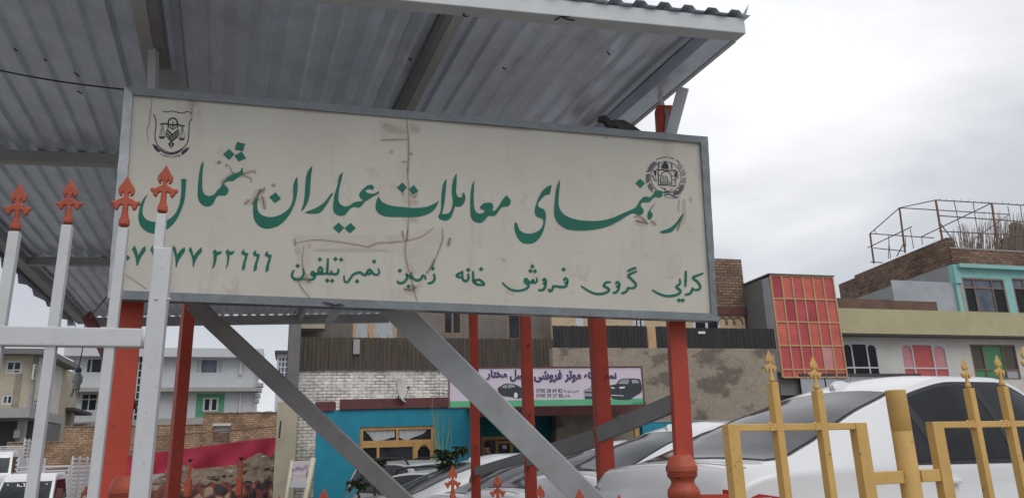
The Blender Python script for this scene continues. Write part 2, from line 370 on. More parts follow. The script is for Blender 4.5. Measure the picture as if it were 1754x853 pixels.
MT = dict(
    galv=M('galvanised_sheet', (0.66, 0.73, 0.82), 0.36, 0.50, 0.14, 3.0, 0.06, dirt=0.35, dirtc=(0.42, 0.45, 0.50), dscale=1.3),
    galv_frame=M('galvanised_frame', (0.23, 0.255, 0.28), 0.5, 0.4, 0.2, 18.0, 0.1, dirt=0.45, dirtc=(0.11, 0.12, 0.125), dscale=9),
    galv_light=M('weathered_zinc', (0.50, 0.53, 0.56), 0.5, 0.25, 0.25, 14.0, 0.1, dirt=0.6, dirtc=(0.26, 0.28, 0.30), dscale=7),
    fascia=M('fascia_paint', (0.49, 0.515, 0.535), 0.5, 0.2, 0.08, 5.0, 0.08, dirt=0.35, dirtc=(0.33, 0.33, 0.33), dscale=6),
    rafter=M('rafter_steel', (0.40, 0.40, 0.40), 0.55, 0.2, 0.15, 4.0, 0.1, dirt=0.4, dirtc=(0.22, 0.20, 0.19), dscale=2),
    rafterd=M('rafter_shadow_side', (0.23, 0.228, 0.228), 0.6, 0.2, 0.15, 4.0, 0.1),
    brace=M('silver_brace', (0.42, 0.44, 0.455), 0.42, 0.35, 0.12, 5.0, 0.06, dirt=0.4, dirtc=(0.28, 0.28, 0.285), dscale=3),
    dbrace=M('grey_brace', (0.23, 0.225, 0.225), 0.5, 0.2, 0.12, 6.0, 0.06),
    red=M('red_post_paint', (0.43, 0.056, 0.032), 0.45, 0, 0.14, 3.0, 0.06, chips=0.5, chipc=(0.20, 0.06, 0.04), dirt=0.3, dirtc=(0.30, 0.05, 0.035), dscale=5),
    orange=M('orange_red_paint', (0.36, 0.070, 0.036), 0.5, 0, 0.2, 8.0, 0.12, chips=0.9, chipc=(0.13, 0.05, 0.035), dirt=0.35, dirtc=(0.33, 0.07, 0.04), dscale=20),
    white_post=M('white_post_paint', (0.55, 0.56, 0.585), 0.4, 0, 0.05, 5.0, 0.05, chips=-0.15, chipc=(0.36, 0.33, 0.30), dirt=0.35, dirtc=(0.38, 0.38, 0.39), dscale=9),
    yellow=M('ochre_paint', (0.61, 0.385, 0.125), 0.42, 0, 0.1, 7.0, 0.08, chips=0.35, chipc=(0.25, 0.15, 0.07), dirt=0.35, dirtc=(0.42, 0.25, 0.08), dscale=8),
    panel=M('sign_panel', (0.60, 0.58, 0.51), 0.5, 0, 0.05, 1.6, 0.03, dirt=0.35, dirtc=(0.47, 0.44, 0.40), dscale=1.1),
    green=M('green_vinyl', (0.012, 0.155, 0.105), 0.42, 0, 0.12, 6.0, 0.0),
    ink=M('dark_ink', (0.03, 0.035, 0.05), 0.6, 0, 0.2, 30.0, 0.0),
    inkg=M('grey_ink', (0.13, 0.13, 0.145), 0.6, 0, 0.4, 60.0, 0.0),
    crack=M('rust_stain', (0.22, 0.17, 0.14), 0.8, 0, 0.4, 40.0, 0.0),
    patch=M('tape_patch', (0.565, 0.53, 0.475), 0.4, 0, 0.06, 12.0, 0.0, dirt=0.35, dirtc=(0.46, 0.41, 0.365), dscale=10),
    black=M('black_plastic', (0.015, 0.015, 0.017), 0.5, 0, 0.2, 10, 0.05),
    car=M('white_car_paint', (0.70, 0.71, 0.73), 0.28, 0, 0.02, 3, 0.0, coat=0.6),
    silver=M('silver_car_paint', (0.46, 0.46, 0.47), 0.3, 0.35, 0.03, 3, 0.0, coat=0.5),
    carglass=glass_mat('car_glass', (0.050, 0.055, 0.062), 0.07, 0.30),
    tint=glass_mat('tinted_glass', (0.016, 0.018, 0.022), 0.08, 0.4),
    glass=glass_mat('window_glass', (0.03, 0.034, 0.042), 0.06, 0.5),
    bglass=glass_mat('bluish_glass', (0.10, 0.12, 0.16), 0.05, 0.6),
    tyre=M('tyre_rubber', (0.02, 0.02, 0.02), 0.85, 0, 0.2, 20, 0.2),
    chrome=M('chrome', (0.7, 0.7, 0.72), 0.15, 1.0, 0.05, 10, 0.0),
    lamp_red=M('red_lens', (0.35, 0.02, 0.02), 0.2, 0, 0.2, 30, 0.05),
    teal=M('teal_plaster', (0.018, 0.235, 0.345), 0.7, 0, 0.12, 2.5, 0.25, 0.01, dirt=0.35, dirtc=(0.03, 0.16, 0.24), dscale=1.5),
    teal_dark=M('teal_shaded_plaster', (0.015, 0.155, 0.20), 0.75, 0, 0.12, 2.5, 0.25, 0.01),  # same teal, with the shade of porch and side wall put into the colour
    maroon=M('maroon_trim', (0.13, 0.045, 0.045), 0.75, 0, 0.25, 5, 0.2, dirt=0.3, dirtc=(0.16, 0.12, 0.11)),
    wood=M('ochre_wood', (0.47, 0.275, 0.10), 0.55, 0, 0.15, 7, 0.1, stretch=(1, 1, 0.2)),
    curtain=M('curtain', (0.42, 0.44, 0.46), 0.85, 0, 0.2, 9, 0.2, stretch=(3, 3, 0.6)),
    dfence=M('brown_tin', (0.085, 0.068, 0.055), 0.7, 0.1, 0.35, 5, 0.15, stretch=(2.5, 2.5, 0.25), dirt=0.6, dirtc=(0.16, 0.135, 0.11), dscale=3),
    kfence=M('black_tin', (0.035, 0.033, 0.035), 0.65, 0.1, 0.3, 5, 0.15, stretch=(2.5, 2.5, 0.25), dirt=0.5, dirtc=(0.075, 0.07, 0.068), dscale=3),
    concrete=M('patchy_render', (0.29, 0.245, 0.195), 0.9, 0, 0.26, 1.1, 0.5, 0.02, dirt=0.9, dirtc=(0.125, 0.11, 0.097), dscale=0.62),
    beige=M('beige_render', (0.44, 0.39, 0.30), 0.9, 0, 0.12, 1.2, 0.3, 0.01, dirt=0.4, dirtc=(0.25, 0.22, 0.18)),
    cream=M('cream_tile', (0.52, 0.40, 0.26), 0.6, 0, 0.1, 3, 0.1),
    greyw=M('pale_grey_render', (0.53, 0.55, 0.575), 0.85, 0, 0.06, 0.8, 0.2, 0.01, dirt=0.3, dirtc=(0.36, 0.37, 0.38), dscale=0.5),
    greyd=M('dark_grey_render', (0.17, 0.165, 0.165), 0.85, 0, 0.15, 1.2, 0.3, 0.01, dirt=0.4, dirtc=(0.11, 0.105, 0.10)),
    slab=M('grey_slab', (0.33, 0.33, 0.33), 0.8, 0, 0.12, 2, 0.2),
    offw=M('off_white_render', (0.58, 0.565, 0.53), 0.85, 0, 0.10, 0.9, 0.25, 0.01, dirt=0.35, dirtc=(0.42, 0.40, 0.37), dscale=0.8),
    olive=M('olive_render', (0.44, 0.41, 0.25), 0.85, 0, 0.10, 1.2, 0.25, 0.01, dirt=0.45, dirtc=(0.33, 0.31, 0.21), dscale=1.6),
    turq=M('turquoise_render', (0.27, 0.52, 0.51), 0.8, 0, 0.10, 1.6, 0.25, 0.01, dirt=0.3, dirtc=(0.17, 0.36, 0.37)),
    brownm=M('brown_sheet', (0.155, 0.095, 0.07), 0.7, 0.1, 0.25, 1.6, 0.1, dirt=0.5, dirtc=(0.10, 0.075, 0.065)),
    greys=M('grey_sheet', (0.38, 0.40, 0.43), 0.5, 0.2, 0.10, 1.5, 0.08, dirt=0.35, dirtc=(0.22, 0.23, 0.25)),
    pinkpan=M('red_plastic_pane', (0.50, 0.095, 0.095), 0.35, 0, 0.22, 1.3, 0.03, dirt=0.4, dirtc=(0.56, 0.16, 0.11), dscale=0.9),
    pinkpale=M('pink_plastic_pane', (0.56, 0.25, 0.27), 0.35, 0, 0.15, 1.6, 0.03),
    greenpan=M('green_plastic_pane', (0.07, 0.23, 0.12), 0.4, 0, 0.2, 1.6, 0.03),
    brownpan=M('brown_plastic_pane', (0.085, 0.07, 0.055), 0.4, 0, 0.2, 1.6, 0.03),
    tanfr=M('tan_wood_frame', (0.50, 0.32, 0.17), 0.6, 0, 0.12, 8, 0.1),
    pvc=M('white_pvc', (0.56, 0.57, 0.59), 0.45, 0, 0.05, 8, 0.03),
    brownfr=M('brown_wood_frame', (0.22, 0.15, 0.10), 0.6, 0, 0.2, 8, 0.1),
    greenfr=M('green_shutter', (0.10, 0.33, 0.19), 0.5, 0, 0.12, 3, 0.05),
    rust=M('rusty_steel', (0.20, 0.11, 0.075), 0.75, 0.2, 0.35, 12, 0.2),
    darksteel=M('dark_steel', (0.075, 0.07, 0.075), 0.6, 0.3, 0.25, 10, 0.1),
    reed=M('dry_reed', (0.29, 0.235, 0.19), 0.9, 0, 0.35, 9, 0.2),
    sack=M('brown_sacking', (0.17, 0.125, 0.10), 0.9, 0, 0.3, 4, 0.4),
    redcloth=M('crimson_tarpaulin', (0.42, 0.03, 0.065), 0.75, 0, 0.15, 1.2, 0.1),
    dirt=M('dry_earth', (0.255, 0.195, 0.14), 0.95, 0, 0.4, 3.5, 1.0, 0.08, dirt=0.8, dirtc=(0.135, 0.105, 0.08)),
    ground=M('lot_ground', (0.235, 0.22, 0.205), 0.95, 0, 0.2, 0.8, 0.5, 0.02, dirt=0.5, dirtc=(0.17, 0.15, 0.13), dscale=0.4),
    bird=M('dark_feathers', (0.055, 0.046, 0.043), 0.7, 0, 0.35, 25, 0.25),
    skin=M('skin', (0.30, 0.165, 0.11), 0.6, 0, 0.1, 20, 0.05),
    hair=M('black_hair', (0.012, 0.01, 0.01), 0.7, 0, 0.3, 60, 0.3),
    jacket=M('dark_jacket', (0.02, 0.026, 0.036), 0.85, 0, 0.3, 14, 0.3),
    trousers=M('grey_trousers', (0.05, 0.05, 0.055), 0.85, 0, 0.3, 14, 0.3),
    leaf=M('dark_leaf', (0.045, 0.075, 0.022), 0.45, 0, 0.45, 6, 0.1, c2=(0.10, 0.12, 0.035)),
    stem=M('green_stem', (0.24, 0.28, 0.12), 0.6, 0, 0.25, 6, 0.1),
    bark=M('bark', (0.10, 0.08, 0.055), 0.9, 0, 0.3, 20, 0.4),
    dish=M('dish_white', (0.50, 0.49, 0.46), 0.5, 0, 0.1, 6, 0.05),
    bannerw=M('banner_vinyl', (0.60, 0.535, 0.62), 0.5, 0, 0.04, 2, 0.05),
    bannerg=M('banner_green', (0.11, 0.42, 0.22), 0.5, 0, 0.08, 2, 0.05),
    purple=M('purple_ink', (0.055, 0.02, 0.13), 0.5, 0, 0.1, 8, 0.0),
    bcar=M('printed_dark_car', (0.035, 0.045, 0.055), 0.5, 0, 0.3, 10, 0.0),
    bgrey=M('printed_grey', (0.30, 0.31, 0.34), 0.5, 0, 0.2, 10, 0.0),
    placard=M('pale_pink_placard', (0.44, 0.37, 0.40), 0.6, 0, 0.08, 5, 0.05),
    creamp=M('cream_paint', (0.52, 0.49, 0.36), 0.55, 0, 0.12, 9, 0.1),
    cyan=M('cyan_board', (0.07, 0.42, 0.52), 0.5, 0, 0.1, 5, 0.05),
    bottle=M('clouded_plastic', (0.33, 0.345, 0.34), 0.25, 0, 0.3, 18, 0.1),
    bluecap=M('blue_cap', (0.04, 0.09, 0.16), 0.5, 0, 0.1, 8, 0.05),
    pale=M('pale_sticker', (0.7, 0.7, 0.7), 0.5, 0, 0.05, 8, 0.0),
)
# the sign face: cream paint with runs, blotches and grime
def panel_mat():
    m = M0('sign_panel', (0.60, 0.58, 0.51), 0.5, 0, 0.05, 1.6, 0.03, dirt=0.35, dirtc=(0.47, 0.44, 0.40), dscale=1.1)
    nt = m.node_tree; b = nt.nodes['Principled BSDF']; src = b.inputs['Base Color'].links[0].from_socket
    n = noise_node(nt, 2.2, 7, 0.7, (3.2, 3.2, 0.45)); r = ramp(nt, n.outputs['Fac'], [(0.56, (0, 0, 0)), (0.78, (0.7, 0.7, 0.7))])
    c1 = mix(nt, r.outputs['Color'], src, (0.43, 0.395, 0.34))
    n = noise_node(nt, 3.4, 8, 0.72); r = ramp(nt, n.outputs['Fac'], [(0.60, (0, 0, 0)), (0.74, (0.75, 0.75, 0.75))])
    c2 = mix(nt, r.outputs['Color'], c1, (0.40, 0.355, 0.30))
    n = noise_node(nt, 42.0, 3, 0.6); r = ramp(nt, n.outputs['Fac'], [(0.70, (0, 0, 0)), (0.74, (0.6, 0.6, 0.6))])
    nt.links.new(mix(nt, r.outputs['Color'], c2, (0.33, 0.29, 0.25)), b.inputs['Base Color'])
    n = noise_node(nt, 1.3, 3, 0.5); bump(nt, b, n.outputs['Fac'], 0.25, 0.02)
    return m
MT['panel'] = panel_mat()
# patched cement render: pale and dark trowelled areas with ragged edges, pale horizontal scars
def render_mat():
    m, nt, b = base_mat('patched_cement_render')
    n1 = noise_node(nt, 0.55, 9, 0.62, (1, 1, 1.5)); r1 = ramp(nt, n1.outputs['Fac'], [(0.30, (0.125, 0.108, 0.092)), (0.44, (0.17, 0.145, 0.12)), (0.475, (0.30, 0.255, 0.205)), (0.60, (0.335, 0.285, 0.23)), (0.64, (0.215, 0.185, 0.155)), (0.78, (0.26, 0.225, 0.18))])
    n2 = noise_node(nt, 9.0, 6, 0.7); r2 = ramp(nt, n2.outputs['Fac'], [(0.3, (0.78, 0.78, 0.78)), (0.7, (1.15, 1.15, 1.15))])
    c = mix(nt, 1.0, r1.outputs['Color'], r2.outputs['Color'], 'MULTIPLY')
    n3 = noise_node(nt, 1.1, 7, 0.7, (0.55, 0.55, 3.0)); r3 = ramp(nt, n3.outputs['Fac'], [(0.655, (0, 0, 0)), (0.675, (0.8, 0.8, 0.8)), (0.70, (0, 0, 0))])
    nt.links.new(mix(nt, r3.outputs['Color'], c, (0.42, 0.38, 0.33)), b.inputs['Base Color'])
    b.inputs['Roughness'].default_value = 0.92
    bump(nt, b, n2.outputs['Fac'], 0.5, 0.02)
    return m
MT['patched'] = render_mat()
MT['greybrown'] = M('greybrown_render', (0.185, 0.165, 0.145), 0.9, 0, 0.2, 1.3, 0.4, 0.015, dirt=0.6, dirtc=(0.11, 0.098, 0.088), dscale=0.8)  # darker grey brown render of the balcony house's upper wall
MT['smear'] = M('rust_smear', (0.475, 0.43, 0.365), 0.6, 0, 0.12, 9.0, 0.0, dirt=0.6, dirtc=(0.565, 0.535, 0.47), dscale=14)
MT['thinsteel'] = M('grey_steel_pole', (0.15, 0.135, 0.13), 0.6, 0.3, 0.25, 10, 0.2)
for nm_, c_ in (('pane_b', (0.44, 0.075, 0.085)), ('pane_c', (0.54, 0.13, 0.095)), ('pane_d', (0.36, 0.055, 0.07))):
    MT[nm_] = M('red_plastic_' + nm_, c_, 0.35, 0, 0.25, 1.3, 0.03, dirt=0.4, dirtc=tuple(min(1, x * 1.25) for x in c_), dscale=0.9)
MT['darkred'] = M('dark_red_paint', (0.20, 0.03, 0.03), 0.5, 0, 0.2, 6, 0.06)
MT['brick'] = brick_mat('buff_brick', (0.47, 0.325, 0.215), (0.33, 0.215, 0.145), (0.20, 0.15, 0.11), bw=0.34, bh=0.13, ms=0.018)
MT['brickr'] = brick_mat('brown_brick', (0.33, 0.225, 0.165), (0.20, 0.13, 0.10), (0.115, 0.09, 0.075), bw=0.30, bh=0.11, ms=0.016)
MT['brickw'] = brick_mat('whitewashed_brick', (0.80, 0.785, 0.755), (0.68, 0.66, 0.63), (0.13, 0.115, 0.105), bw=0.27, bh=0.098, ms=0.010, paint=(0.66, 0.645, 0.62), bmp=0.8, dirt=0.12)
def stone_mat():
    m, nt, b = base_mat('painted_rubble_stone')
    tcn = N(nt, 'ShaderNodeTexCoord')
    v = N(nt, 'ShaderNodeTexVoronoi'); v.inputs['Scale'].default_value = 3.2; v.inputs['Randomness'].default_value = 1
    nt.links.new(tcn.outputs['UV'], v.inputs['Vector'])
    v2 = N(nt, 'ShaderNodeTexVoronoi', feature='DISTANCE_TO_EDGE'); v2.inputs['Scale'].default_value = 3.2
    nt.links.new(tcn.outputs['UV'], v2.inputs['Vector'])
    sep = N(nt, 'ShaderNodeSeparateColor'); nt.links.new(v.outputs['Color'], sep.inputs['Color'])
    r = ramp(nt, sep.outputs[0], [(0.0, (0.045, 0.035, 0.045)), (0.4, (0.075, 0.045, 0.045)), (0.5, (0.15, 0.06, 0.05)), (0.66, (0.34, 0.27, 0.19))])
    r.color_ramp.interpolation = 'CONSTANT'
    r2 = ramp(nt, v2.outputs['Distance'], [(0.03, (1, 1, 1)), (0.09, (0, 0, 0))])
    c_ = mix(nt, r2.outputs['Color'], r.outputs['Color'], (0.21, 0.06, 0.045))
    nt.links.new(c_, b.inputs['Base Color']); b.inputs['Roughness'].default_value = 0.85
    bump(nt, b, v2.outputs['Distance'], 0.8, 0.08)
    return m
MT['stone'] = stone_mat()
# ================================================================== SETTING: ground
def sstep(a, b, x):
    t = max(0.0, min(1.0, (x - a) / (b - a))); return t * t * (3 - 2 * t)
def gz(x, y):
    h = 0.02 + 0.5 * sstep(-2.0, 2.6, x - 0.12 * (y - 5)) * sstep(2.6, 3.4, y) * (1 - sstep(13, 17, y))
    h += 0.10 * sstep(14, 20, y)
    h += 1.35 * sstep(23, 42, y) * sstep(-2, -8, x) + 4.0 * sstep(44, 60, y) * sstep(-2, -8, x) + 0.8 * sstep(24, 32, y) * sstep(2, 8, x)
    return h
mb = MB()
xs = [-900, -400, -150, -80, -50] + [x * 1.5 for x in range(-26, 27)] + [50, 80, 150, 400, 900]
ys = [-300, -100, -30, -10] + [y * 1.2 for y in range(-4, 60)] + [80, 110, 160, 300, 900]
mb.grid([[(x, y, gz(x, y) + (0.03 * math.sin(x * 1.7 + y) * math.cos(y * 1.3 - x * 0.6) if y > 16 else 0)) for x in xs] for y in ys])
tag(mb.build('ground', MT['ground'], smooth=True), kind='structure')

# ================================================================== CANOPY
Z0 = EYE + 2.75
P0 = atz(1278, 58, Z0)
U = Vector((math.cos(R(10)), math.sin(R(10)), 0)); V = Vector((math.cos(R(111)), math.sin(R(111)), 0))
def rf(a, b, z=0.0):
    g = R(12.5 - 0.66 * b)                     # the far edge is a little out of square
    return Vector((P0.x + math.cos(g) * a, P0.y + math.sin(g) * a, Z0 + z)) + V * b
def rab(u, v):
    d = atz(u, v, Z0) - P0
    det = U.x * V.y - U.y * V.x
    return (d.x * V.y - d.y * V.x) / det, (U.x * d.y - U.y * d.x) / det
canopy = thing('canopy', (P0.x, P0.y, 0.3), 'corrugated metal canopy on red posts with silver braces above and behind the big sign', 'canopy')
LEN, WID = 11.0, 6.12
bA, bB = rab(100, 282)[1], rab(100, 448)[1]
aD, aC = rab(792, 12)[0], rab(254, 20)[0]
random.seed(3)
mb = MB()
pitch = 0.172
prof = [(0, 0), (0.34, 0.001), (0.48, 0.033), (0.82, 0.034), (0.96, 0.001)]
rows_b = [(-0.03, bA + 0.12, 0.0), (bA - 0.06, bB + 0.12, 0.006), (bB - 0.06, LEN + 0.10, 0.012)]
nw = int((WID + 0.25) / pitch)
def dent(a, b):
    s = 0.0
    for k, (da, db, r, h) in enumerate(DENTS):
        q = ((a - da) / r) ** 2 + ((b - db) / (r * 1.3)) ** 2
        if q < 4: s += h * math.exp(-q)
    return s
DENTS = [(random.uniform(-6, 0), random.uniform(0, 9), random.uniform(0.04, 0.12), random.choice([-1, 1, 1]) * random.uniform(0.006, 0.022)) for _ in range(150)]
DENTS += [(random.uniform(-2.2, -0.2), random.uniform(0.1, 1.4), random.uniform(0.05, 0.12), random.uniform(-0.02, 0.02)) for _ in range(26)]
for (b0, b1, dz) in rows_b:
    prof_a = []
    for w in range(nw):
        sh = (w // 6) % 2 * 0.010
        amp = random.uniform(0.85, 1.1)
        for f, h in prof:
            prof_a.append((-(w + f) * pitch + 0.03, h * amp + sh))
    nb = max(8, int((b1 - b0) / 0.07))
    rows = []
    for k in range(nb + 1):
        b = b0 + (b1 - b0) * k / nb
        rows.append([rf(a, b, 0.125 + dz + h + dent(a, b) + 0.006 * math.sin(b * 2.1 + a * 0.7) * (1 if 0.05 < b < LEN else 0)) for a, h in prof_a])
    mb.grid(rows)
mb.build('roof_sheet', MT['galv'], canopy, fix=False, auto=28)
# fascia, purlins, rafters
mb = MB()
mb.hexa([rf(0.0, 0.0, 0), rf(-WID, 0.0, 0), rf(-WID, 0.11, 0), rf(0.0, 0.11, 0)], [rf(0.0, 0.0, 0.118), rf(-WID, 0.0, 0.118), rf(-WID, 0.11, 0.118), rf(0.0, 0.11, 0.118)])
mb.build('fascia', MT['fascia'], canopy, bevel=0.006)
for b, w, z0, z1 in ((bA, 0.09, 0.0, 0.112), (bB, 0.09, 0.0, 0.112), (LEN - 0.1, 0.10, -0.06, 0.112)):
    mb = MB()
    mb.hexa([rf(-0.21, b, z0), rf(-WID + 0.16, b, z0), rf(-WID + 0.16, b + w, z0), rf(-0.21, b + w, z0)], [rf(-0.21, b, z1), rf(-WID + 0.16, b, z1), rf(-WID + 0.16, b + w, z1), rf(-0.21, b + w, z1)])
    mb.build('purlin', MT['rafter'], canopy, bevel=0.004)
for a0, a1, nm, mt in ((-0.20, -0.035, 'rafter', 'galv'), (aD - 0.055, aD - 0.012, 'rafter', 'rafterd'), (aD - 0.010, aD + 0.065, 'rafter', 'rafter'), (aC - 0.07, aC + 0.02, 'rafter', 'rafter'), (aC + 0.022, aC + 0.09, 'rafter', 'rafterd'), (-WID, -WID + 0.15, 'rafter', 'rafter')):  # dark strips beside two beams put their shaded side into colour
    mb = MB()
    mb.hexa([rf(a0, 0.113, 0.003), rf(a1, 0.113, 0.003), rf(a1, LEN, 0.003), rf(a0, LEN, 0.003)], [rf(a0, 0.113, 0.115), rf(a1, 0.113, 0.115), rf(a1, LEN, 0.115), rf(a0, LEN, 0.115)])
    mb.build('rafter', MT[mt], canopy, bevel=0.004)
mb = MB()
mb.hexa([rf(-0.032, 0.113, -0.004), rf(0, 0.113, -0.004), rf(0, LEN, -0.004), rf(-0.032, LEN, -0.004)], [rf(-0.032, 0.113, 0.117), rf(0, 0.113, 0.117), rf(0, LEN, 0.117), rf(-0.032, LEN, 0.117)])
mb.build('edge_trim', MT['fascia'], canopy)
# dented side flashing hanging below the left edge
mb = MB(); rows = [[], [], []]
for k in range(41):
    b = LEN * k / 40
    j = 0.03 * math.sin(k * 2.1) + random.uniform(-0.02, 0.02)
    rows[0].append(rf(-WID - 0.02, b, 0.16)); rows[1].append(rf(-WID - 0.05 + j * 0.3, b, 0.03)); rows[2].append(rf(-WID - 0.03 + j, b, -0.09 + j))
mb.grid(rows); mb.build('side_flashing', MT['galv'], canopy, fix=False, smooth=True)
# loose end of the flashing at the near right corner
mb = MB(); c = rf(0.0, 0.0, 0.13)
mb.hexa([c + Vector((-0.02, 0, 0)), c + Vector((0.012, 0, 0)), c + Vector((0.012, 0.03, 0)), c + Vector((-0.02, 0.03, 0))], [c + Vector((0.03, 0, 0.075)), c + Vector((0.045, 0, 0.10)), c + Vector((0.045, 0.01, 0.10)), c + Vector((0.03, 0.01, 0.075))])
mb.build('loose_flashing', MT['galv_frame'], canopy)
# bent nails and wire hooks left in the sheeting
for u, v, u1, v1 in ((24, 84, 29, 88), (76, 101, 80, 105), (127, 124, 136, 132), (132, 156, 141, 161), (252, 42, 258, 45), (700, 100, 705, 104), (860, 116, 866, 119), (1040, 90, 1045, 95)):
    mb = MB(); mb.tube([atz(u, v, Z0 + 0.115), atz(u1, v1, Z0 + 0.10)], 0.006, 5); mb.build('nail', MT['darksteel'], canopy)
# workshop marks on the steel
def stroke3(mb, pts, w, nrm):
    """ribbon of width w along 3-D points, flat in the plane with normal nrm"""
    for p, q in zip(pts[:-1], pts[1:]):
        d = (q - p).normalized(); x = d.cross(nrm).normalized() * (w / 2)
        mb.quad(p + x, q + x, q - x, p - x)
mb = MB(); dn = Vector((0, 0, -1))
for pts in (((950, 36), (962, 29), (976, 30)), ((962, 29), (970, 34), (984, 36)),):
    stroke3(mb, [atz(u, v, Z0 - 0.004) for u, v in pts], 0.014, dn)
for pts in (((794, 24), (795, 29), (802, 29)),):
    stroke3(mb, [atz(u, v, Z0 - 0.004) for u, v in pts], 0.012, dn)
mb.build('paint_mark', MT['ink'], canopy, fix=False)

def post(u, v, Y, w, ztop, mat, rz=10, zb=None, name='post', d=None):
    p = at(u, v, Y); zb = gz(p.x, p.y) - 0.05 if zb is None else zb
    mb = MB(); mb.box((p.x, p.y, (zb + ztop) / 2), w, d or w, ztop - zb, R(rz))
    return mb.build(name, MT[mat], canopy, bevel=0.006), p
pc1 = at(1171, 780, 5.45); pc1t = at(1136, 186, 5.47)
mb = MB(); mb.bar(Vector((pc1.x + (pc1.x - pc1t.x) * (pc1.z - 0.3) / (pc1t.z - pc1.z), pc1.y, 0.3)), pc1t, 0.120, 0.120, (0, -1, 0)); c1 = mb.build('post', MT['red'], canopy, bevel=0.006)
c2, pc2 = post(1031, 700, 6.4, 0.125, Z0 + 0.0, 'red', 12)
c3, pc3 = post(903, 650, 7.7, 0.105, Z0 + 0.0, 'red', 12)
c4, pc4 = post(812, 640, 8.8, 0.10, Z0 + 0.0, 'red', 10)
c5, pc5 = post(213, 640, 4.75, 0.142, EYE + 2.1, 'red', 27)
c6, pc6 = post(313, 640, 7.0, 0.105, Z0 + 0.0, 'red', 40)
def bolts(o, lst):
    for u, v, Y in lst:
        mb = MB(); q = at(u, v, Y); mb.tube([q, q + Vector((0, -0.012, 0))], 0.011, 8); mb.build('bolt', MT['darksteel'], o)
bolts(c2, [(1040, 644, 6.335), (1044, 838, 6.335)])
bolts(c3, [(906, 590, 7.645), (908, 710, 7.645)])
bolts(c4, [(816, 765, 8.745)])
mb = MB(); q = pc1t.copy()
mb.bar(q, Vector((q.x - 0.02, q.y, Z0 + 0.02)), 0.03, 0.03); mb.build('post_cap_rod', MT['galv'], canopy)
mb = MB()   # flaking silver patch on the post top
qq = [(1137, 186), (1146, 188), (1145, 200), (1149, 214), (1148, 229), (1138, 229), (1139, 212), (1141, 200)]
mb.poly([at(u, v, 5.40) for u, v in qq]); mb.build('flaked_paint', MT['galv_frame'], canopy, fix=False)
# struts holding the sign to the roof
mb = MB(); mb.bar(at(1170, 152, 5.22), at(1146, 240, 5.28), 0.085, 0.05, (0, -1, 0)); mb.build('strut', MT['fascia'], canopy, bevel=0.003)
mb = MB(); mb.bar(at(263, 72, 4.55), at(262, 165, 4.62), 0.055, 0.05, (0, -1, 0)); mb.build('strut', MT['fascia'], canopy, bevel=0.003)
mb = MB()
mb.hexa([at(272, 118, 4.75), at(302, 122, 4.75), at(335, 170, 4.75), at(272, 170, 4.75)], [at(272, 118, 4.77), at(302, 122, 4.77), at(335, 170, 4.77), at(272, 170, 4.77)])
mb.build('gusset', MT['rafter'], canopy)
# silver diagonal braces below the sign and the grey sloping rails between the posts
mb = MB(); mb.bar(at(330, 519, 5.25), at(760, 921, 5.55), 0.118, 0.05, (-0.18, -1, 0)); mb.build('diagonal_brace', MT['dbrace'], canopy, bevel=0.004)
mb = MB(); mb.bar(at(664, 516, 5.30), at(1100, 946, 5.45), 0.178, 0.06, (-0.28, -1, 0.1)); mb.build('diagonal_brace', MT['brace'], canopy, bevel=0.005)
mb = MB(); mb.bar(at(1172, 683, 5.52), at(1026, 744, 6.29), 0.05, 0.125); mb.build('rail', MT['dbrace'], canopy, bevel=0.004)
mb = MB(); mb.bar(at(1022, 750, 6.47), at(905, 785, 7.63), 0.05, 0.145); mb.build('rail', MT['dbrace'], canopy, bevel=0.004)
mb = MB(); mb.bar(at(910, 780, 7.63), at(816, 807, 8.72), 0.05, 0.095); mb.build('rail', MT['dbrace'], canopy, bevel=0.004)
mb = MB(); mb.bar(at(150, 540, 12.0), at(190, 622, 11.2), 0.16, 0.06, (0, -1, 0)); mb.bar(at(189, 620, 11.22), at(226, 700, 10.4), 0.16, 0.06, (0, -1, 0)); mb.build('corner_strut', MT['darkred'], canopy)
mb = MB(); mb.bar(at(578, 530, 13.0), at(560, 556, 13.3), 0.12, 0.04, (0, -1, 0)); mb.build('strut', MT['fascia'], canopy)

# ================================================================== THE BIG SIGN
_c = [(215, 150), (1210, 236), (1227, 550), (186, 512)]
_d = [ray(*c) for c in _c]
A3 = Matrix((_d[1], -_d[2], _d[3])).transposed()
_l = A3.inverted() @ _d[0]
k_ = 4.35 / _d[0].y
SC = [Vector((0, 0, EYE)) + _d[i] * k_ * [1, _l[0], _l[1], _l[2]][i] for i in range(4)]
SO = SC[0]
SU = (SC[1] - SC[0]).normalized(); SDn = (SC[3] - SC[0]); SDn = (SDn - SU * SDn.dot(SU)).normalized()
SN = SU.cross(SDn).normalized()
if SN.y > 0: SN = -SN
def sg(u, v, off=0.0):
    d = ray(u, v); o = Vector((0, 0, EYE))
    return o + d * ((SO - o).dot(SN) / d.dot(SN)) + SN * off
sign = thing('shop_sign', (SC[3] + SC[2]) / 2, 'long cream signboard with green Persian lettering and two emblems in a dented galvanised frame', 'sign')
inn = [(228, 164), (1198, 246), (1217, 537), (209, 498)]
mb = MB()
mb.hexa([sg(*c, 0.0) for c in _c], [sg(*c, -0.15) for c in _c]); mb.build('panel', MT['panel'], sign)
